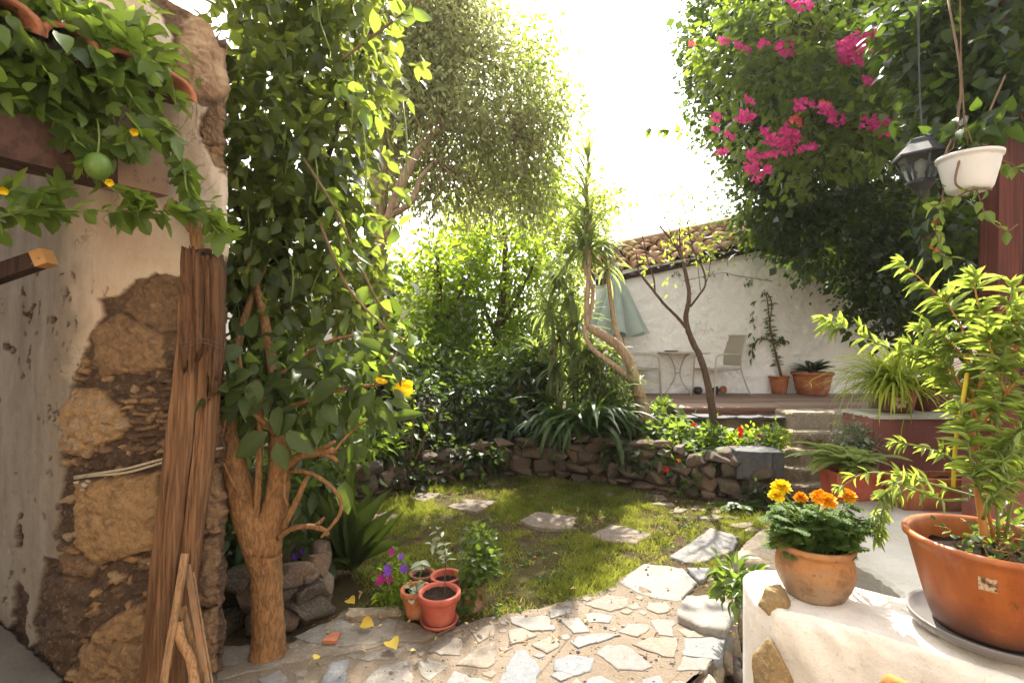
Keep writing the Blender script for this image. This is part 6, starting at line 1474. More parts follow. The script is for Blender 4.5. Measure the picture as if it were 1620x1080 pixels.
for (px,py,Y,n,L,lab) in [(890,690,4.95,50,.58,'arching strap-leaved plant on the wall, left of the hanging clump'),(935,690,4.85,64,.66,'big arching strap-leaved clump hanging over the wall below the dracaena'),(962,672,5.1,34,.46,'strap-leaved clump close to the base of the winding trunk')]:
    t=thing('strap_leaf_plant',lab,'plant',P(px,py,Y),AG); mb=MB(); c=P(px,py,Y); az=rng.uniform(0,6.28,n); az=np.where(rng.uniform(0,1,n)<.55,rng.uniform(-2.9,-.3,n),az)
    straps(mb,np.repeat([c],n,0)+rng.normal(0,.03,(n,3)),az,rng.uniform(.6,1.45,n),L*1.2*rng.uniform(.6,1.15,n),.055,rng.uniform(1.4,2.6,n),9,.25,np.clip(.5+rng.normal(0,.25,n),0,1),.15,rng=rng); mb.build('foliage',M['lf_strap'],t)
t=thing('trunk_epiphyte','tuft of wiry grassy leaves growing on the winding trunk','plant',P(1003,608,4.95)); mb=MB()
for k in range(8): rosette(P(990+rng.uniform(-14,24),605+rng.uniform(-15,20),4.93),26,.16,.007,-.6,1.2,1.6,.5,.02)
mb.build('foliage',M['lf_drac'],t)

# ---------------------------------------------- bed in front of the deck
rng=np.random.RandomState(107)
t=thing('geranium_bed','trailing ivy-leaved geranium with scattered red flowers below the deck','geranium',P(1075,700,4.9)*[1,1,0]+[0,0,.3]); mb=MB()
GEE=[EL(1060,690,42,28,4.8,.25),EL(1100,705,45,30,4.65,.2),EL(1060,725,35,24,4.45,.12),EL(1110,735,30,22,4.35,.1),EL(1130,690,25,18,4.9,.2),EL(1045,660,25,25,5.3,.2),EL(1085,760,22,22,4.3,.06)]
foliage(mb,GEE,230,8,.05,.055,HEART,1.0,rng,.5,.2,.6,.9,.5,.28); mb.build('foliage',M['lf_mid'],t)
for px,py,Y in [(1097,674,4.7),(1172,684,0),(1053,742,4.3),(1099,676,4.69)]:
    if Y: mb=MB(); flower(mb,P(px,py,Y),(0,-1,.4),.032,7,HEART,rng,.5,0,.6,.8,2); mb.build('flower',M['pet_red'],t)
mb=MB(); flower(mb,P(1074,727,4.33),(0,-1,.3),.03,5,HEART,rng,.3,0,.5,.7); mb.build('flower',M['pet_orange'],t)
mb=MB()
for k in range(16):
    a=P(rng.uniform(1040,1140),rng.uniform(670,730),4.65); d=rng.normal(0,.1,3); tube(mb,[a,a+d*[1,.3,0]+[0,-.02,.05],a+d*[2,.4,0]+[0,-.04,.0]],.003,4,5)
mb.build('stems',M['stem_green'],t)
t=thing('flower_clump','pale variegated clump with red and pink flowers above the slate block','flowers',P(1200,705,4.5)*[1,1,0]+[0,0,.36]); mb=MB()
foliage(mb,[EL(1198,697,30,15,4.5,.12),EL(1168,698,24,16,4.55,.12),EL(1226,692,16,15,4.5,.08)],130,7,.035,.045,OVALM,.5,rng,.4,.1,.6,.8,.5,.3); mb.build('foliage',M['lf_bright'],t)
mb=MB(); foliage(mb,[EL(1220,690,20,11,4.5,.1),EL(1195,700,22,9,4.45,.08)],40,6,.03,.04,OVALM,.45,rng); mb.build('silver_foliage',M['lf_silver'],t)
for px,py,mt,R in [(1171,680,'pet_red',.035),(1171,688,'pet_red',.03),(1201,690,'pet_magenta',.028),(1197,704,'pet_white',.034),(1227,712,'pet_purple',.03),(1159,705,'pet_red',.02),(1240,703,'pet_yellow',.028)]:
    mb=MB(); flower(mb,P(px,py,4.42),(0,-1,.5),R,6,HEART,rng,.6,0,.5,.8,2); mb.build('flower',M[mt],t)
t=thing('trailing_vine','glossy small-leaved vine trailing down over the dark slate block','vine',P(1215,800,4.1)); mb=MB()
g=[(1222,705,4.3),(1215,730,4.2),(1207,755,4.15),(1205,780,4.08),(1206,805,4.0)]
pw=[P(*p) for p in g]; sprig(mb,pw,90,.055,.55,OVALM,rng,.3,0,.5,.3,0.); sprig(mb,[P(*p) for p in [(1200,790,4.0),(1190,800,3.95),(1180,805,3.9)]],30,.05,.5,OVALM,rng); foliage(mb,[EL(1203,785,20,22,4.05,.08)],30,6,.04,.05,OVALM,.5,rng); mb.build('foliage',M['lf_silver'] if False else M['lf_dark'],t)
mb=MB(); tube(mb,pw,.004,5,5); mb.build('stem',M['stem_green'],t)
t=thing('wall_fern','dark fern growing at the foot of the stone wall left of the slate block','fern',P(1160,800,4.0)*[1,1,0]); mb=MB()
def frond(c,az,el,L,droop,npin,pl,mbx,tm=.5,rngx=rng):
    s=np.linspace(0,1,npin); ang=el-droop*s; h=np.array([math.cos(az),math.sin(az),0]); d=np.cos(ang)[:,None]*h+np.sin(ang)[:,None]*np.array([0,0,1.]); p=np.asarray(c)+np.cumsum(d,0)*L/npin
    sdv=np.cross([0,0,1.],h); ln=pl*np.sin(np.pi*np.clip(s*.85+.15,0,1))**.8
    for sg in (-1,1): leaves(mbx,DIA,p,sdv*sg+d*.35+np.array([0,0,-.15]),np.array([0,0,1.])+rngx.normal(0,.15,(npin,3)),ln,L/npin*1.5,np.clip(tm+rngx.normal(0,.1,npin),0,1))
    return p
for k in range(14): frond(P(1165,808,3.98),rng.uniform(-3.4,.2),rng.uniform(.4,1.2),.24,1.3,22,.05,mb)
mb.build('foliage',M['lf_mid'],t)

# ---------------------------------------------- bare tree
bt=thing('bare_tree','young nearly bare tree with thin forked branches in front of the white wall','tree',P(1130,695,4.950)*[1,1,0]+[0,0,.33])
mb=MB(); BT=[([(1131,700,4.950),(1127,650,4.950),(1118,600,4.930),(1108,565,4.930),(1098,545,4.950),(1088,520,4.950),(1085,500,4.950),(1089,480,4.950),(1090,460,4.950),(1084,430,4.950),(1078,405,4.950),(1066,385,4.950),(1050,365,4.950),(1040,355,4.970)],[.062,.055,.05,.045,.042,.04,.037,.034,.03,.027,.025,.02,.014,.008]),
 ([(1087,520,4.950),(1070,500,4.900),(1050,480,4.850),(1030,455,4.830),(1018,440,4.800),(1010,428,4.800),(1007,400,4.800)],[.024,.022,.02,.018,.016,.012,.008]),
 ([(1036,462,4.850),(1034,440,4.850),(1024,410,4.870),(1018,380,4.900),(1013,365,4.900)],[.013,.012,.010,.006]),
 ([(1092,485,4.950),(1105,468,4.900),(1116,450,4.850),(1112,425,4.850),(1100,405,4.850),(1090,370,4.850),(1088,345,4.850)],[.017,.015,.013,.011,.009,.006]),
 ([(1082,425,4.950),(1094,405,4.970),(1095,385,4.970)],[.012,.01,.007]),([(1077,403,4.950),(1075,375,4.950),(1076,345,4.950)],[.013,.011,.006]),([(1066,385,4.950),(1052,345,4.950),(1040,330,4.950)],[.01,.008,.004]),
 ([(1117,448,4.850),(1122,430,4.850),(1124,405,4.850),(1120,390,4.850)],[.006,.005,.003]),([(1108,460,4.870),(1106,440,4.850),(1102,405,4.850)],[.006,.005,.003]),([(1050,365,4.950),(1030,335,4.950),(1010,320,4.950),(990,302,4.950)],[.006,.004,.0025]),([(1076,345,4.950),(1085,320,4.950),(1098,300,4.950)],[.006,.004,.003]),([(1085,520,4.950),(1083,505,4.930),(1087,495,4.920)],[.012,.01,.008])]
for pts,r in BT: limb(mb,pts,np.array(r)*.66,9,5,.1,rng)
mb.build('trunk',M['bark_brown'],bt)
mb=MB()
for px,py,n,s in [(1055,310,26,18),(1080,300,24,16),(1100,330,26,14),(1070,345,24,16),(1120,385,60,18),(1108,405,40,14),(1030,415,26,12),(1052,385,24,12),(1060,395,18,10),(1075,360,24,14),(1060,450,5,6),(1052,470,4,5),(1130,350,16,12),(995,350,10,8),(1088,375,24,14)]:
    pos=np.array([P(px+rng.normal(0,s),py+rng.normal(0,s),4.950+rng.normal(0,.08)) for _ in range(max(3,int(n*.62)))]); n=len(pos); leaves(mb,LANCE,pos,rng.normal(0,.6,(n,3))+[0,0,-.5],rng.normal(0,1,(n,3))+[0,-.4,.3],.066*rng.uniform(.7,1.2,n),.022,np.clip(.6+rng.normal(0,.25,n),0,1))
mb.build('crown',M['lf_yellow'],bt)
# ---------------------------------------------- potted plants on the deck
t=thing('potted_climber','tall thin climber rising from the terracotta pot against the white wall','climber',P(1235,598,6.701)); mb=MB()
g=[[(1236,600,6.701),(1230,575,6.715),(1223,540,6.715),(1217,505,6.705),(1213,470,6.715),(1205,462,6.715)],[(1238,600,6.701),(1228,560,6.715),(1218,520,6.715),(1221,480,6.715),(1213,462,6.715)],[(1224,545,6.715),(1236,535,6.715),(1243,540,6.715)],[(1222,540,6.715),(1205,535,6.715),(1192,545,6.715),(1190,560,6.715)]]
for q in g: limb(mb,q,[.011,.008,.005],6,4)
mb.build('stems',M['twig'],t); mb=MB()
for q,n in zip(g,(50,44,24,30)): sprig(mb,[P(*p) for p in q],n,.08,.28,LANCE,rng,.5,0,.4,.3,.15)
sprig(mb,[P(*p) for p in [(1213,470,6.715),(1195,480,6.715),(1190,520,6.715),(1190,570,6.715)]],14,.09,.35,LANCE,rng,.8)
mb.build('foliage',M['lf_mid'],t)
t=thing('wall_creeper','few thin creeper shoots clinging high on the white wall','creeper',P(1165,440,6.715)); mb=MB()
for q in [[(1100,440,6.715),(1140,432,6.715),(1165,436,6.715),(1220,445,6.715)],[(1175,450,6.715),(1190,445,6.715)],[(1055,440,6.715),(1075,432,6.715)]]: sprig(mb,[P(*p) for p in q],12,.06,.4,LANCE,rng,.4)
mb.build('foliage',M['lf_mid'],t); mb=MB()
for q in [[(1080,445,6.715),(1140,432,6.715),(1165,436,6.715),(1222,445,6.715)],[(1150,400,6.715),(1151,420,6.715)]]: limb(mb,q,.004,5,5)
mb.build('stems',M['twig'],t)
t=thing('small_palm','small dark cycad palm growing in the wide ribbed pot','palm',P(1285,590,6.580)); mb=MB(); c=P(1285,590,6.580)
for k in range(24): frond(c,rng.uniform(0,6.28),rng.uniform(.5,1.3),.29,1.1,26,.06,mb,.5)
mb.build('foliage',M['lf_dark'],t); mb=MB(); lathe(mb,[(.05,-.05),(.055,.0),(.034,.04),(0,.05)],c,12,wob=.1); mb.build('stem',M['bark_brown'],t)

# ---------------------------------------------- ficus mass with bougainvillea
rng=np.random.RandomState(108)
fc_=thing('ficus_tree','huge dark clipped ficus crown hanging over the right of the garden','tree',P(1440,560,6.0)*[1,1,0]+[0,0,.3])
mb=MB(); FT=[([(1442,580,6.0),(1440,520,6.0),(1436,470,6.0),(1430,380,6.0),(1440,260,6.1),(1450,100,6.2)],[.17,.15,.13,.12,.10,.06]),([(1432,390,6),(1350,300,6.0),(1250,220,6.0),(1180,150,6.0)],[.08,.06,.05,.03]),([(1435,330,6),(1500,220,6.2),(1580,130,6.3)],[.08,.06,.04]),([(1438,280,6.1),(1360,150,6.3),(1300,40,6.4)],[.07,.05,.03])]
for pts,r in FT: limb(mb,pts,r,10,6,.08,rng)
mb.build('trunk',M['bark_grey'],fc_)
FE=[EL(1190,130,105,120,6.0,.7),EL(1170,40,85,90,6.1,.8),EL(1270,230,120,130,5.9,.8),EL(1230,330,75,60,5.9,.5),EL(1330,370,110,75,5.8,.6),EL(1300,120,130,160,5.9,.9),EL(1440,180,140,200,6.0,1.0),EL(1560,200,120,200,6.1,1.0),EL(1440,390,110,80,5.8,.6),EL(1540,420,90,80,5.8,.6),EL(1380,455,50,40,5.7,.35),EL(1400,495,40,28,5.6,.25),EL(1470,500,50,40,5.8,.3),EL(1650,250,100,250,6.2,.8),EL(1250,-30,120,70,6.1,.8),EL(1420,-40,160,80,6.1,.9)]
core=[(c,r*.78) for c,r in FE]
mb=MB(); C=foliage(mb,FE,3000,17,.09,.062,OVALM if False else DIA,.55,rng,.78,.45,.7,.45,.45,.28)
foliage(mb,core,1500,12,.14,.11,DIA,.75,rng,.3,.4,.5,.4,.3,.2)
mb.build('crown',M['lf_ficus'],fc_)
roots=np.concatenate([catmull([P(*p) for p in pts],5) for pts,r in FT]); mb=MB(); twigs(mb,C,roots,.008,160,rng); mb.build('twigs',M['twig'],fc_)
bg_=thing('bougainvillea','bougainvillea with magenta and coral flowers scrambling over the dark ficus','bougainvillea',P(1500,560,4.2)*[1,1,0]+[0,0,.3])
BE=[EL(1170,90,75,80,4.9,.3),EL(1260,110,90,100,4.6,.35),EL(1360,100,90,100,4.4,.35),EL(1200,210,70,60,4.8,.25),EL(1290,230,90,55,4.5,.25),EL(1390,210,70,50,4.3,.25),EL(1250,20,130,60,4.7,.4),EL(1250,285,50,25,4.6,.15),EL(1450,80,70,100,4.3,.35)]
mb=MB(); C=foliage(mb,BE,500,8,.075,.075,HEART,.72,rng,.55,.45,.6,.5,.5,.28)
BS=[[(1120,235,4.9),(1080,212,4.9),(1050,206,4.9),(1022,209,4.9)],[(1330,230,4.2),(1360,245,4.1),(1390,250,4.05),(1410,262,4.0)],[(1100,60,5.0),(1120,120,4.95),(1115,160,4.9)],[(1190,300,4.7),(1180,330,4.7),(1170,345,4.7)],[(1240,290,4.5),(1290,275,4.4),(1340,255,4.3)]]
for q in BS: sprig(mb,[P(*p) for p in q],16,.075,.7,HEART,rng,.5,0,.7,.25,0.)
mb.build('foliage',M['lf_boug'],bg_)
mb=MB(); SRC=np.array([P(1480,560,4.3),P(1470,400,4.3),P(1450,250,4.3),P(1430,120,4.35),P(1300,60,4.6),P(1380,200,4.3)])
limb(mb,[(1500,600,4.3),(1475,480,4.3),(1465,330,4.3),(1450,180,4.3),(1400,60,4.5)],[.04,.035,.03,.025,.015],8,6,.1,rng); twigs(mb,C,SRC,.006,70,rng,.12)
for q in BS: limb(mb,q,.004,5,4)
mb.build('stems',M['bark_brown'],bg_)
CL=[(1362,72,34,0),(1335,95,12,0),(1400,62,20,0),(1385,195,22,0),(1393,205,12,0),(1316,184,20,0),(1180,184,13,0),(1131,186,9,0),(1245,218,20,0),(1238,232,18,0),(1268,166,16,0),(1277,235,12,0),(1190,275,16,0),(1196,250,14,0),(1212,272,10,0),(1172,74,12,0),(1270,12,14,0),(1242,72,14,0),(1246,82,10,0),(1206,208,8,0),(1152,214,8,0),(1140,240,9,0),(1372,130,9,0),(1183,160,9,0),(1208,68,8,0),(1093,70,6,1),(1250,210,13,0),(1260,190,9,1),(1218,222,9,0),(1305,165,7,1),(1253,5,8,0),(1130,205,6,0),(1144,66,7,0),(1220,245,10,0),(1350,88,18,0)]
mb=MB()
for px,py,r,m in CL:
    Y=4.15+.55*np.clip((1400-px)/300,0,1)-.05; n=int(5+r*r*.10); da=rng.uniform(-.9,.5)
    for k in range(n):
        rr=r*.95*np.sqrt(rng.uniform(0,1)); a=rng.uniform(0,6.28); ex_,ey_=rr*1.25*np.cos(a),rr*.62*np.sin(a); c=P(px+ex_*np.cos(da)-ey_*np.sin(da),py-ex_*np.sin(da)-ey_*np.cos(da),Y-rng.uniform(0,.12))
        flower(mb,c,(rng.normal(0,.6),-1+rng.normal(0,.4),rng.normal(-.1,.6)),.032*rng.uniform(.6,1.2),3,BRACT,rng,.5,m,.55,.72)
mb.build('flowers',[M['boug'],M['boug_red']],bg_)
# dark foliage around the porch post
pv=thing('porch_vine','dark climbing vine around the porch post, lantern and hanging planter','vine',(2.5,2.9,1.5))
mb=MB(); PVE=[EL(1500,60,70,90,3.0,.35),EL(1560,130,45,90,2.75,.25),EL(1490,180,50,45,2.9,.2),EL(1540,225,45,22,2.4,.12),EL(1600,90,50,110,2.9,.2),EL(1500,400,30,70,3.3,.15),EL(1530,480,25,60,3.1,.12),EL(1480,330,22,60,3.2,.1),EL(1470,20,80,60,3.2,.4)]
foliage(mb,PVE,330,7,.06,.075,HEART,.72,rng,.3,.5,.5,.5,.35,.3); mb.build('foliage',M['lf_ivy'],pv)
mb=MB(); VG=[[(1570,300,2.3),(1540,300,2.28),(1505,315,2.3),(1480,325,2.35),(1465,320,2.4)],[(1500,240,2.4),(1490,320,2.4),(1480,360,2.45),(1490,400,2.5)],[(1545,300,2.3),(1560,340,2.3),(1590,365,2.3),(1610,355,2.3)],[(1490,370,2.5),(1485,400,2.5),(1505,410,2.45)],[(1570,250,2.35),(1600,260,2.35),(1625,280,2.3)]]
for q,n in zip(VG,(16,22,8,10,8)): sprig(mb,[P(*p) for p in q],n,.055,.6,OVALM,rng,.4,0,.75,.2,0.)
mb.build('outer_leaves',M['lf_vine'],pv); mb=MB()
for q in VG: limb(mb,q,.0035,5,6)
for q in [[(1500,0,2.6),(1520,120,2.5),(1512,200,2.42),(1495,245,2.4)],[(1520,245,2.3),(1512,290,2.28),(1540,305,2.28)],[(1590,120,2.5),(1560,190,2.45),(1545,240,2.35)]]: limb(mb,q,.005,5,6)
mb.build('stems',M['twig'],pv)
for px,py in [(1474,352),(1482,350),(1470,392),(1478,396),(1485,348)]: mb=MB(); flower(mb,P(px,py,2.45),(0,-1,0),.02,3,BRACT,rng,.2,0,.8,.7); mb.build('dry_flower',M['drypetal'],pv)

# ---------------------------------------------- right foreground
rng=np.random.RandomState(109)
sp=thing('spider_plant','bright yellow-green arching spider plant in the painted orange pot','plant',P(1417,620,3.95)); mb=MB(); c=P(1417,617,3.95)
n=380; az=rng.uniform(0,6.28,n); az=np.where(rng.uniform(0,1,n)<.5,rng.uniform(2.3,4.4,n),az)
straps(mb,np.repeat([c],n,0)+rng.normal(0,.03,(n,3)),az,rng.uniform(.3,1.45,n),.50*rng.uniform(.5,1.2,n),.018,rng.uniform(.9,2.3,n),8,.3,np.clip(.5+rng.normal(0,.25,n),0,1),.2,rng=rng)
mb.build('foliage',M['lf_spider'],sp); mb=MB()
for q in [[(1400,610,3.9),(1350,590,3.8),(1330,640,3.8),(1322,668,3.8)],[(1390,600,3.9),(1330,585,3.8),(1290,598,3.8),(1280,605,3.8)],[(1440,640,3.85),(1428,670,3.7),(1425,700,3.65)]]: limb(mb,q,.003,5,6)
mb.build('runners',M['stem_yellow'] if False else M['lf_spider'],sp)
mb=MB(); rosette(P(1322,668,3.8),12,.07,.008,-.8,.4,.5,.5); rosette(P(1280,605,3.8),8,.05,.006,-.5,.6,.5,.5); mb.build('plantlet',M['lf_spider'],sp)
t=thing('clump_grass','darker green grassy clump behind the spider plant on the plinth','plant',P(1475,600,4.05)); mb=MB(); rosette(P(1470,600,4.05),90,.42,.02,.7,1.5,.8,.45,.0); mb.build('foliage',M['lf_strap'],t)
t=thing('white_leaved_plant','small silvery white-leaved bush beside the steps and plinth','plant',P(1350,735,3.9)*[1,1,0]+[0,0,.3]); mb=MB(); foliage(mb,[EL(1352,692,24,18,3.85,.12),EL(1368,712,16,20,3.82,.1)],70,7,.03,.045,OVALM,.45,rng,.4,0,.6,.7); mb.build('foliage',M['lf_silver'],t)
t=thing('fern','pale green lacy fern spreading over the reddish trough','fern',P(1345,740,3.6)); mb=MB()
for k in range(46): frond(P(1345+rng.uniform(-25,25),735+rng.uniform(-5,8),3.58),rng.uniform(0,6.28) if k%3 else rng.uniform(2.2,4.4),rng.uniform(.3,1.2),rng.uniform(.22,.36),1.4,24,.055,mb,.6)
mb.build('foliage',M['lf_verb'],t)
t=thing('brown_fern','small brownish fern tuft on the third stone step','fern',P(1300,718,4.6)); mb=MB()
for k in range(26): frond(P(1300+rng.uniform(-14,14),716,4.6),rng.uniform(0,6.28),rng.uniform(.3,1.3),.19,1.0,16,.04,mb,.4)
mb.build('foliage',leafmat('rusty_fern',(.10,.075,.02),(.24,.20,.06),(.45,.40,.08)),t)
t=thing('ledge_weed','leafy weed with pale leaves growing beside the left end of the white ledge','plant',G(1172,950,.0)); mb=MB()
foliage(mb,[EL(1172,925,26,18,2.2,.07),EL(1190,910,14,16,2.2,.06),EL(1160,905,16,8,2.25,.05)],34,6,.025,.06,OVALM,.42,rng,.4,.2,.7,.8,.6,.3); mb.build('foliage',M['lf_mid'],t)
mb=MB(); bs=G(1175,950,.02); 
for k in range(8): tube(mb,[bs,bs+[rng.normal(0,.03),rng.normal(0,.02),.05],P(1172+rng.normal(0,15),920+rng.normal(0,8),2.2)],.002,4,3)
mb.build('stems',M['stem_green'],t)

# marigolds
mg=thing('marigold','marigold plant with yellow and orange blooms in the bellied clay pot','marigold',(1.03,1.745,.58)); mb=MB(); mbs=MB()
c0=np.array([1.03,1.745,.575])
HD=[(1236,772,1.72,'pet_yellow',.033),(1228,784,1.70,'pet_yellow',.026),(1298,788,1.72,'pet_orange',.032),(1309,793,1.69,'pet_orange',.031),(1341,785,1.74,'pet_orange',.028),(1267,788,1.80,'pet_orange',.024)]
for px,py,Y,mt,R in HD:
    h=P(px,py,Y); b=c0+[rng.uniform(-.07,.07),rng.uniform(-.05,.05),0]; tube(mbs,[b,(b+h)/2+[0,0,.02],h-[0,0,.012]],[.0035,.003,.0032],6,5)
    f=MB(); 
    for ly in range(8): flower(f,h+[rng.normal(0,.001),0,.0016*ly],(0,-.35,1),R*(1-.085*ly),15-ly,CUP,rng,.75-.07*ly,0,-.25+.36*ly,.5)
    f.build('bloom',M[mt],mg)
    g=MB(); lathe(g,[(.002,-.02),(.008,-.012),(.009,0)],h,10); g.build('calyx',M['stem_green'],mg)
for k in range(30):
    b=c0+[rng.uniform(-.07,.07),rng.uniform(-.06,.06),0]; tp=P(rng.uniform(1212,1372),rng.uniform(786,848),1.74+rng.uniform(-.08,.12)); tube(mbs,[b,(b+tp)/2+[0,0,.01],tp],[.003,.0026,.002],6,4)
    pos,tan=along([b,(b+tp)/2+[0,0,.01],tp],14,rng,.25)
    for p_,t_ in zip(pos,tan): frond(p_,rng.uniform(0,6.28),rng.uniform(-.1,.8),rng.uniform(.05,.085),.7,8,.034,mb,rng.uniform(.3,.8))
mb.build('foliage',M['lf_mari'],mg); mbs.build('stems',M['stem_green'],mg)

# lemon verbena in the big bowl
vb=thing('lemon_verbena','leggy light-green shrub with narrow leaves growing from the big bowl','shrub',(1.40,1.5,.67)); mb=MB(); mbs=MB(); mbo=MB()
VS=[([(1572,850,1.52),(1550,740,1.58),(1545,640,1.62),(1538,560,1.66),(1505,490,1.72),(1460,445,1.78),(1430,418,1.82)],110,.085),
 ([(1580,850,1.5),(1575,720,1.5),(1585,600,1.5),(1596,510,1.5),(1600,455,1.5)],80,.075),([(1590,850,1.5),(1620,700,1.48),(1650,560,1.46),(1660,480,1.45)],70,.075),
 
 ([(1544,640,1.62),(1490,590,1.7),(1430,560,1.76),(1370,535,1.82),(1305,505,1.86)],60,.075),([(1530,790,1.5),(1490,790,1.47),(1450,775,1.45),(1415,762,1.42)],15,.055),
 ([(1560,790,1.55),(1490,770,1.62),(1420,752,1.66),(1370,748,1.7),(1330,770,1.72)],36,.055),([(1440,757,1.64),(1410,770,1.64),(1390,795,1.66),(1380,830,1.66),(1390,850,1.66)],44,.055),
 ([(1545,640,1.62),(1570,560,1.6),(1610,540,1.56)],50,.08),([(1538,580,1.66),(1490,530,1.7),(1460,520,1.72)],46,.08),([(1538,600,1.64),(1580,500,1.6),(1620,480,1.56)],46,.08),
 ([(1580,760,1.5),(1600,700,1.45),(1640,660,1.4)],60,.07),([(1560,800,1.5),(1540,740,1.5),(1530,690,1.52),(1520,650,1.55)],60,.075),([(1555,820,1.47),(1570,790,1.42),(1600,760,1.38),(1630,740,1.35)],50,.06),([(1540,700,1.62),(1520,620,1.68),(1490,560,1.74)],50,.08),([(1548,620,1.6),(1560,540,1.6),(1545,470,1.64),(1540,440,1.66)],50,.08),
 ([(1545,680,1.58),(1580,640,1.52),(1610,600,1.48),(1640,590,1.45)],40,.08),([(1575,720,1.5),(1610,680,1.44),(1640,640,1.4)],40,.07),
 ([(1545,660,1.6),(1515,600,1.66),(1470,560,1.72),(1440,545,1.75)],50,.08),([(1590,620,1.5),(1570,560,1.52),(1560,520,1.54)],44,.08),([(1600,560,1.5),(1625,530,1.47),(1650,500,1.45)],36,.08),([(1560,800,1.5),(1580,740,1.44),(1600,720,1.4),(1630,700,1.36)],40,.065),([(1440,770,1.64),(1400,800,1.66),(1392,840,1.66)],36,.05),([(1545,760,1.56),(1500,722,1.6),(1450,705,1.62),(1420,700,1.64)],24,.06)]
for pts,n,L in VS:
    pw=[P(*p) for p in pts]; tube(mbs if L<.08 else mbo,pw,[.005,.004,.003,.002],6,5,rng=rng)
    # whorls of narrow leaves
    k=max(6,int(n*.36)); pos,tan=along(pw,k,rng,.18); pos=np.repeat(pos,4,0)+rng.normal(0,.002,(4*k,3)); tan=np.repeat(tan,4,0); r=rdir(4*k,rng); sdv=norm(r-tan*(r*tan).sum(1)[:,None])
    l=L*rng.uniform(.5,1.05,4*k); leaves(mb,LANCE,pos,norm(sdv*.9+tan*.55+np.array([0,0,-.12])),np.array([0,0,.9])+rng.normal(0,.35,(4*k,3)),l,l*.19,np.clip(.5+rng.normal(0,.25,4*k),0,1))
    e=pw[-1]; d=norm(pw[-1]-pw[-2]); m=10; r=rdir(m,rng); leaves(mb,LANCE,np.repeat([e],m,0),norm(d+r*.7),np.array([0,0,1.])+rng.normal(0,.4,(m,3)),L*.6,L*.14,.8)
mb.build('foliage',M['lf_verb'],vb); mbs.build('thin_stems',M['stem_green'],vb); mbo.build('woody_stems',M['stem_orange'],vb)
mb=MB(); tube(mb,[P(1560,860,1.5),P(1545,760,1.56),P(1538,690,1.6),P(1540,640,1.62),P(1530,560,1.66)],[.011,.010,.009,.008,.006],8,6,rough=.08); mb.build('main_stem',M['stem_orange'],vb)
mb=MB(); tube(mb,[P(1508,770,1.6),P(1512,700,1.6),P(1522,640,1.6),P(1530,590,1.62)],.006,7,6); mb.build('yellow_stem',M['stem_yellow'],vb)
mb=MB(); foliage(mb,[((1.36,1.44,.69),np.array([.12,.09,.03])),((1.48,1.5,.72),np.array([.1,.1,.06]))],40,6,.025,.028,OVALM,.6,rng,.2,.1,.4,.8,.5,.25); mb.build('low_foliage',M['lf_mid'],vb)
for k in range(14):
    mb=MB(); b=np.array([1.38+rng.uniform(-.1,.1),1.48+rng.uniform(-.1,.1),.665]); tube(mb,[b,b+[rng.normal(0,.03),rng.normal(0,.03),.05],b+[rng.normal(0,.06),rng.normal(0,.05),.07]],.0022,5,3); mb.build('dead_stem',M['drybranch'],vb)

# ---------------------------------------------- pots on the path and plants around them
rng=np.random.RandomState(110)
t=thing('silver_plant','low silvery-leaved rosette in the orange clay pot','plant',(P(655,940,2.4)[0],2.40,.13)); mb=MB(); c=np.array([P(655,940,2.4)[0],2.4,.125])
n=26; leaves(mb,OVAL,c+rng.normal(0,.028,(n,3))*[1,1,.3],rdir(n,rng)*[1,1,.25]+[0,0,.3],np.array([0,0,1.])+rng.normal(0,.25,(n,3)),.055,.030,rng.uniform(0,1,n)); leaves(mb,OVAL,[P(672,900,2.4),P(663,888,2.4),P(668,890,2.38)],[[-.8,0,.1],[.8,-.2,-.1],[-.5,-.4,0]],[[0,-.2,1]]*3,.06,.034,.4); mb.build('foliage',M['lf_silver'],t)
mb=MB(); tube(mb,[c,P(662,920,2.4),P(669,893,2.4)],.0025,5,4); mb.build('stem',M['stem_green'],t)
pt=thing('petunia','small petunia with violet and magenta flowers left of the clay pots','petunia',P(620,950,2.5)*[1,1,0]); mb=MB(); foliage(mb,[EL(622,925,22,18,2.5,.06),EL(632,900,10,22,2.5,.04),EL(612,940,14,12,2.48,.04)],34,6,.02,.032,OVALM,.55,rng,.2,.1,.6,.7,.6,.3); mb.build('foliage',M['lf_bright'],pt)
for px,py,mt,R in [(614,897,'pet_purple',.024),(613,904,'pet_purple',.024),(639,899,'pet_purple',.026),(620,872,'pet_magenta',.02),(634,880,'pet_purple',.018),(603,915,'pet_magenta',.026),(616,914,'pet_magenta',.028),(600,920,'pet_magenta',.02)]:
    mb=MB(); flower(mb,P(px,py,2.46),(rng.normal(0,.3),-1,.4),R,5,HEART,rng,.5,0,.35,.95); mb.build('flower',M[mt],pt)
mb=MB(); 
for k in range(6): tube(mb,[P(624+rng.normal(0,6),955,2.5),P(624+rng.normal(0,8),925,2.5),P(626+rng.normal(0,14),893,2.48)],.002,4,3)
mb.build('stems',M['stem_green'],pt)
sp2=thing('sapling','thin dark sapling with grey-green leaves in the bright red pot','sapling',(P(693,940,2.335)[0],2.335,.14)); mb=MB(); g=[(703,943,2.335),(704,915,2.34),(705,880,2.34),(700,855,2.34),(690,835,2.34)]; limb(mb,g,[.003,.0026,.0018],5,5); mb.build('stem',M['bark_brown'],sp2); mb=MB(); sprig(mb,[P(*p) for p in g],20,.04,.5,OVALM,rng,.3,0,.5,.3,.45); sprig(mb,[P(*p) for p in [(702,870,2.34),(690,860,2.32),(683,862,2.3)]],8,.04,.5,OVALM,rng,.3); mb.build('foliage',M['lf_silver'],sp2)
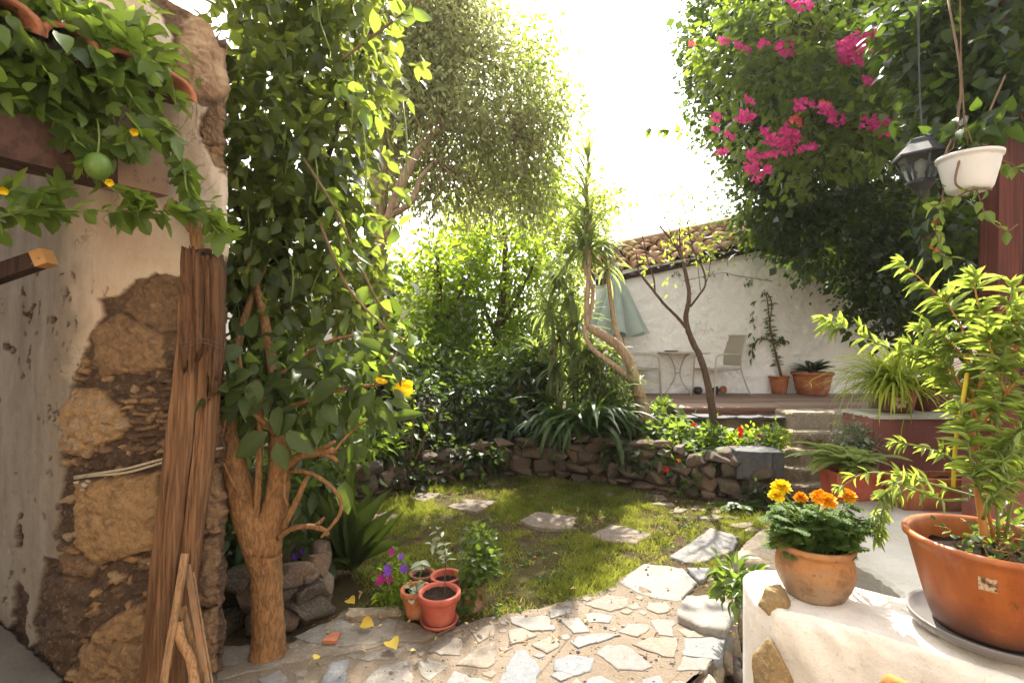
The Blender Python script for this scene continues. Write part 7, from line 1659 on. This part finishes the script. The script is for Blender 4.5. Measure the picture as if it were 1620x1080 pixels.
hp2=thing('potted_herb','bushy green herb spilling from the dull brown pot','herb',(P(747,930,2.5)[0],2.50,.11)); mb=MB()
C=foliage(mb,[EL(752,900,22,28,2.5,.07),EL(765,880,16,30,2.55,.06),EL(742,925,18,12,2.47,.05),EL(728,945,10,14,2.42,.03),EL(755,850,20,20,2.6,.06)],80,7,.022,.032,SERR,.8,rng,.2,.3,.6,.6,.5,.3); mb.build('foliage',M['lf_mid'],hp2)
mb=MB(); twigs(mb,C,np.array([[P(747,930,2.5)[0],2.5,.10],[P(750,930,2.5)[0],2.52,.1]]),.002,26,rng); mb.build('stems',M['stem_green'],hp2)
asp=thing('aspidistra','clump of broad dark upright leaves at the left edge of the lawn','plant',G(555,905,.0)); mb=MB(); c=G(552,905)
for px,py,W,t_ in [(500,860,.10,.3),(520,815,.11,.4),(490,820,.11,.5),(555,815,.10,.6),(595,800,.10,.2),(570,850,.11,.3),(620,870,.08,.6),(540,870,.10,.4),(545,790,.10,.5),(575,800,.10,.4),(600,830,.09,.5),(615,845,.06,.8),(530,850,.10,.2),(585,860,.09,.3),(560,835,.11,.35),(505,830,.09,.5),(548,770,.09,.3),(480,880,.09,.3)]:
    e=P(px,py,2.75+rng.uniform(-.12,.1)); b=c+rng.normal(0,.03,3)*[1,1,0]; d=e-b; leaves(mb,tmpl([(.15,.10),(.3,.3),(.5,.48),(.7,.5),(.88,.25)],.35,.22,.01),[b],[d+[0,0,.05]],[[rng.normal(0,.4),-.8,.5]],np.linalg.norm(d)*1.12,W,t_)
leaves(mb,tmpl([(.3,.3),(.5,.48),(.7,.5),(.88,.25)],.35,.1,.01),[G(470,890),G(480,890)],[[-.12,.1,.2],[.05,.2,.3]],[[0,-.8,.5]]*2,.3,.08,.3)
mb.build('foliage',M['lf_big'],asp)
t=thing('left_bed_plant','shaded leafy plants behind the rock edging under the shrub','plant',G(420,900,.1)); mb=MB(); foliage(mb,[EL(380,800,40,50,2.6,.15),EL(490,760,50,50,2.8,.2),EL(450,860,30,30,2.6,.1),EL(365,870,22,40,2.5,.1),EL(480,870,30,20,2.7,.1)],90,6,.06,.09,OVALM,.5,rng,.3,.4,.5,.6,.4,.3); mb.build('foliage',M['lf_big'],t)
mb=MB(); 
for px,py in [(480,872),(468,880),(485,880)]: flower(mb,P(px,py,2.62),(0,-1,.4),.022,5,HEART,rng,.4,0,.35,.95)
mb.build('flower',M['pet_purple'],t)
# far-left shrubs behind the vine
tree('left_shrub','leafy shrub filling the gap behind the orange-barked shrub','shrub',P(470,760,3.6)*[1,1,0]+[0,0,.2],[([(470,760,3.6),(480,650,3.6),(500,560,3.6)],[.03,.025,.012]),([(455,700,3.3),(450,620,3.3),(462,580,3.3)],[.025,.022,.015])],
 [EL(500,680,60,60,3.6,.3),EL(430,650,50,60,3.5,.3),EL(560,690,50,50,3.9,.3),EL(400,720,50,60,3.3,.2),EL(540,600,40,40,3.8,.2)],190,8,.09,.085,'lf_mid','bark_pale',rng,OVALM,.5,.3,20,tm=.4)
t=thing('sword_palm','thin-leaved palm glimpsed behind the orange-barked shrub','palm',P(500,640,4.0)); mb=MB(); rosette(P(470,650,4.0),40,.5,.012,-.1,1.4,.4,.5); mb.build('foliage',M['lf_drac'],t)
# fallen leaves
FL='fallen yellow leaves'
for px,py,ex,ey,L,lab in [(617,1018,632,1036,.062,'flat yellow heart-shaped leaf fallen on the paving, nearest the camera'),(572,990,602,994,.06,'curled yellow leaf fallen on the grey paving by the tile shard'),(551,952,566,960,.05,'yellow leaf fallen on dark soil beside the edging slab'),(497,1047,505,1041,.03,'tiny yellow leaf by the edge of the tan curb stone')]:
    a=G(px,py,.03); b=G(ex,ey,.03); mb=MB(); leaves(mb,FALL,[a+[0,0,.012]],[b-a],[[.1,-.45,1]],L,L*1.0,rng.uniform(.2,1)); tube(mb,[a+[0,0,.012],a+norm(a-b)*.02+[0,0,.014],a+norm(a-b)*.035+[.006,0,.006]],.001,4,3); tag(mb.build('fallen_leaf',M['lf_yellowfall']),lab,'leaf',FL)
mb=MB(); g=G(1153,1044,-.12); flower(mb,g+[0,0,.0],(0,-.3,1),.03,3,BRACT,rng,.5,0,.4,.7); tag(mb.build('fallen_petal',M['boug']),'single pink bougainvillea petal lying in the gully','petal')
for q,lab in [([(660,1018,0),(690,1005,0),(720,990,0)],'thin brown twig lying on the paving in front of the red pot')]:
    mb=MB(); tube(mb,[G(a,b,.03) for a,b,_ in q],.003,5,4,rough=.1); tube(mb,[G(a+8,b+5,.03) for a,b,_ in q],.0022,5,4,rough=.1); tag(mb.build('fallen_twig',M['twig']),lab,'twig')
# ---------------------------------------------- thin volume added to imitate veiling lens glare
mb=MB(); box(mb,(0,4,3.9),(330,330,10.2)); hz_=mb.build('glare_haze',[],smooth=False); hz_['kind']='stuff'; tag(hz_,'thin bright volume added to imitate lens glare over the whole garden','glare_haze')
hm=bpy.data.materials.new('glare_volume'); hm.use_nodes=True; ht=hm.node_tree; ht.nodes.clear()
ho_=ht.nodes.new('ShaderNodeOutputMaterial'); hv=ht.nodes.new('ShaderNodeVolumePrincipled'); hv.inputs['Density'].default_value=.0009; hv.inputs['Color'].default_value=(.95,.95,.92,1); hv.inputs['Anisotropy'].default_value=.4
ht.links.new(hv.outputs[0],ho_.inputs['Volume']); hz_.data.materials.append(hm)
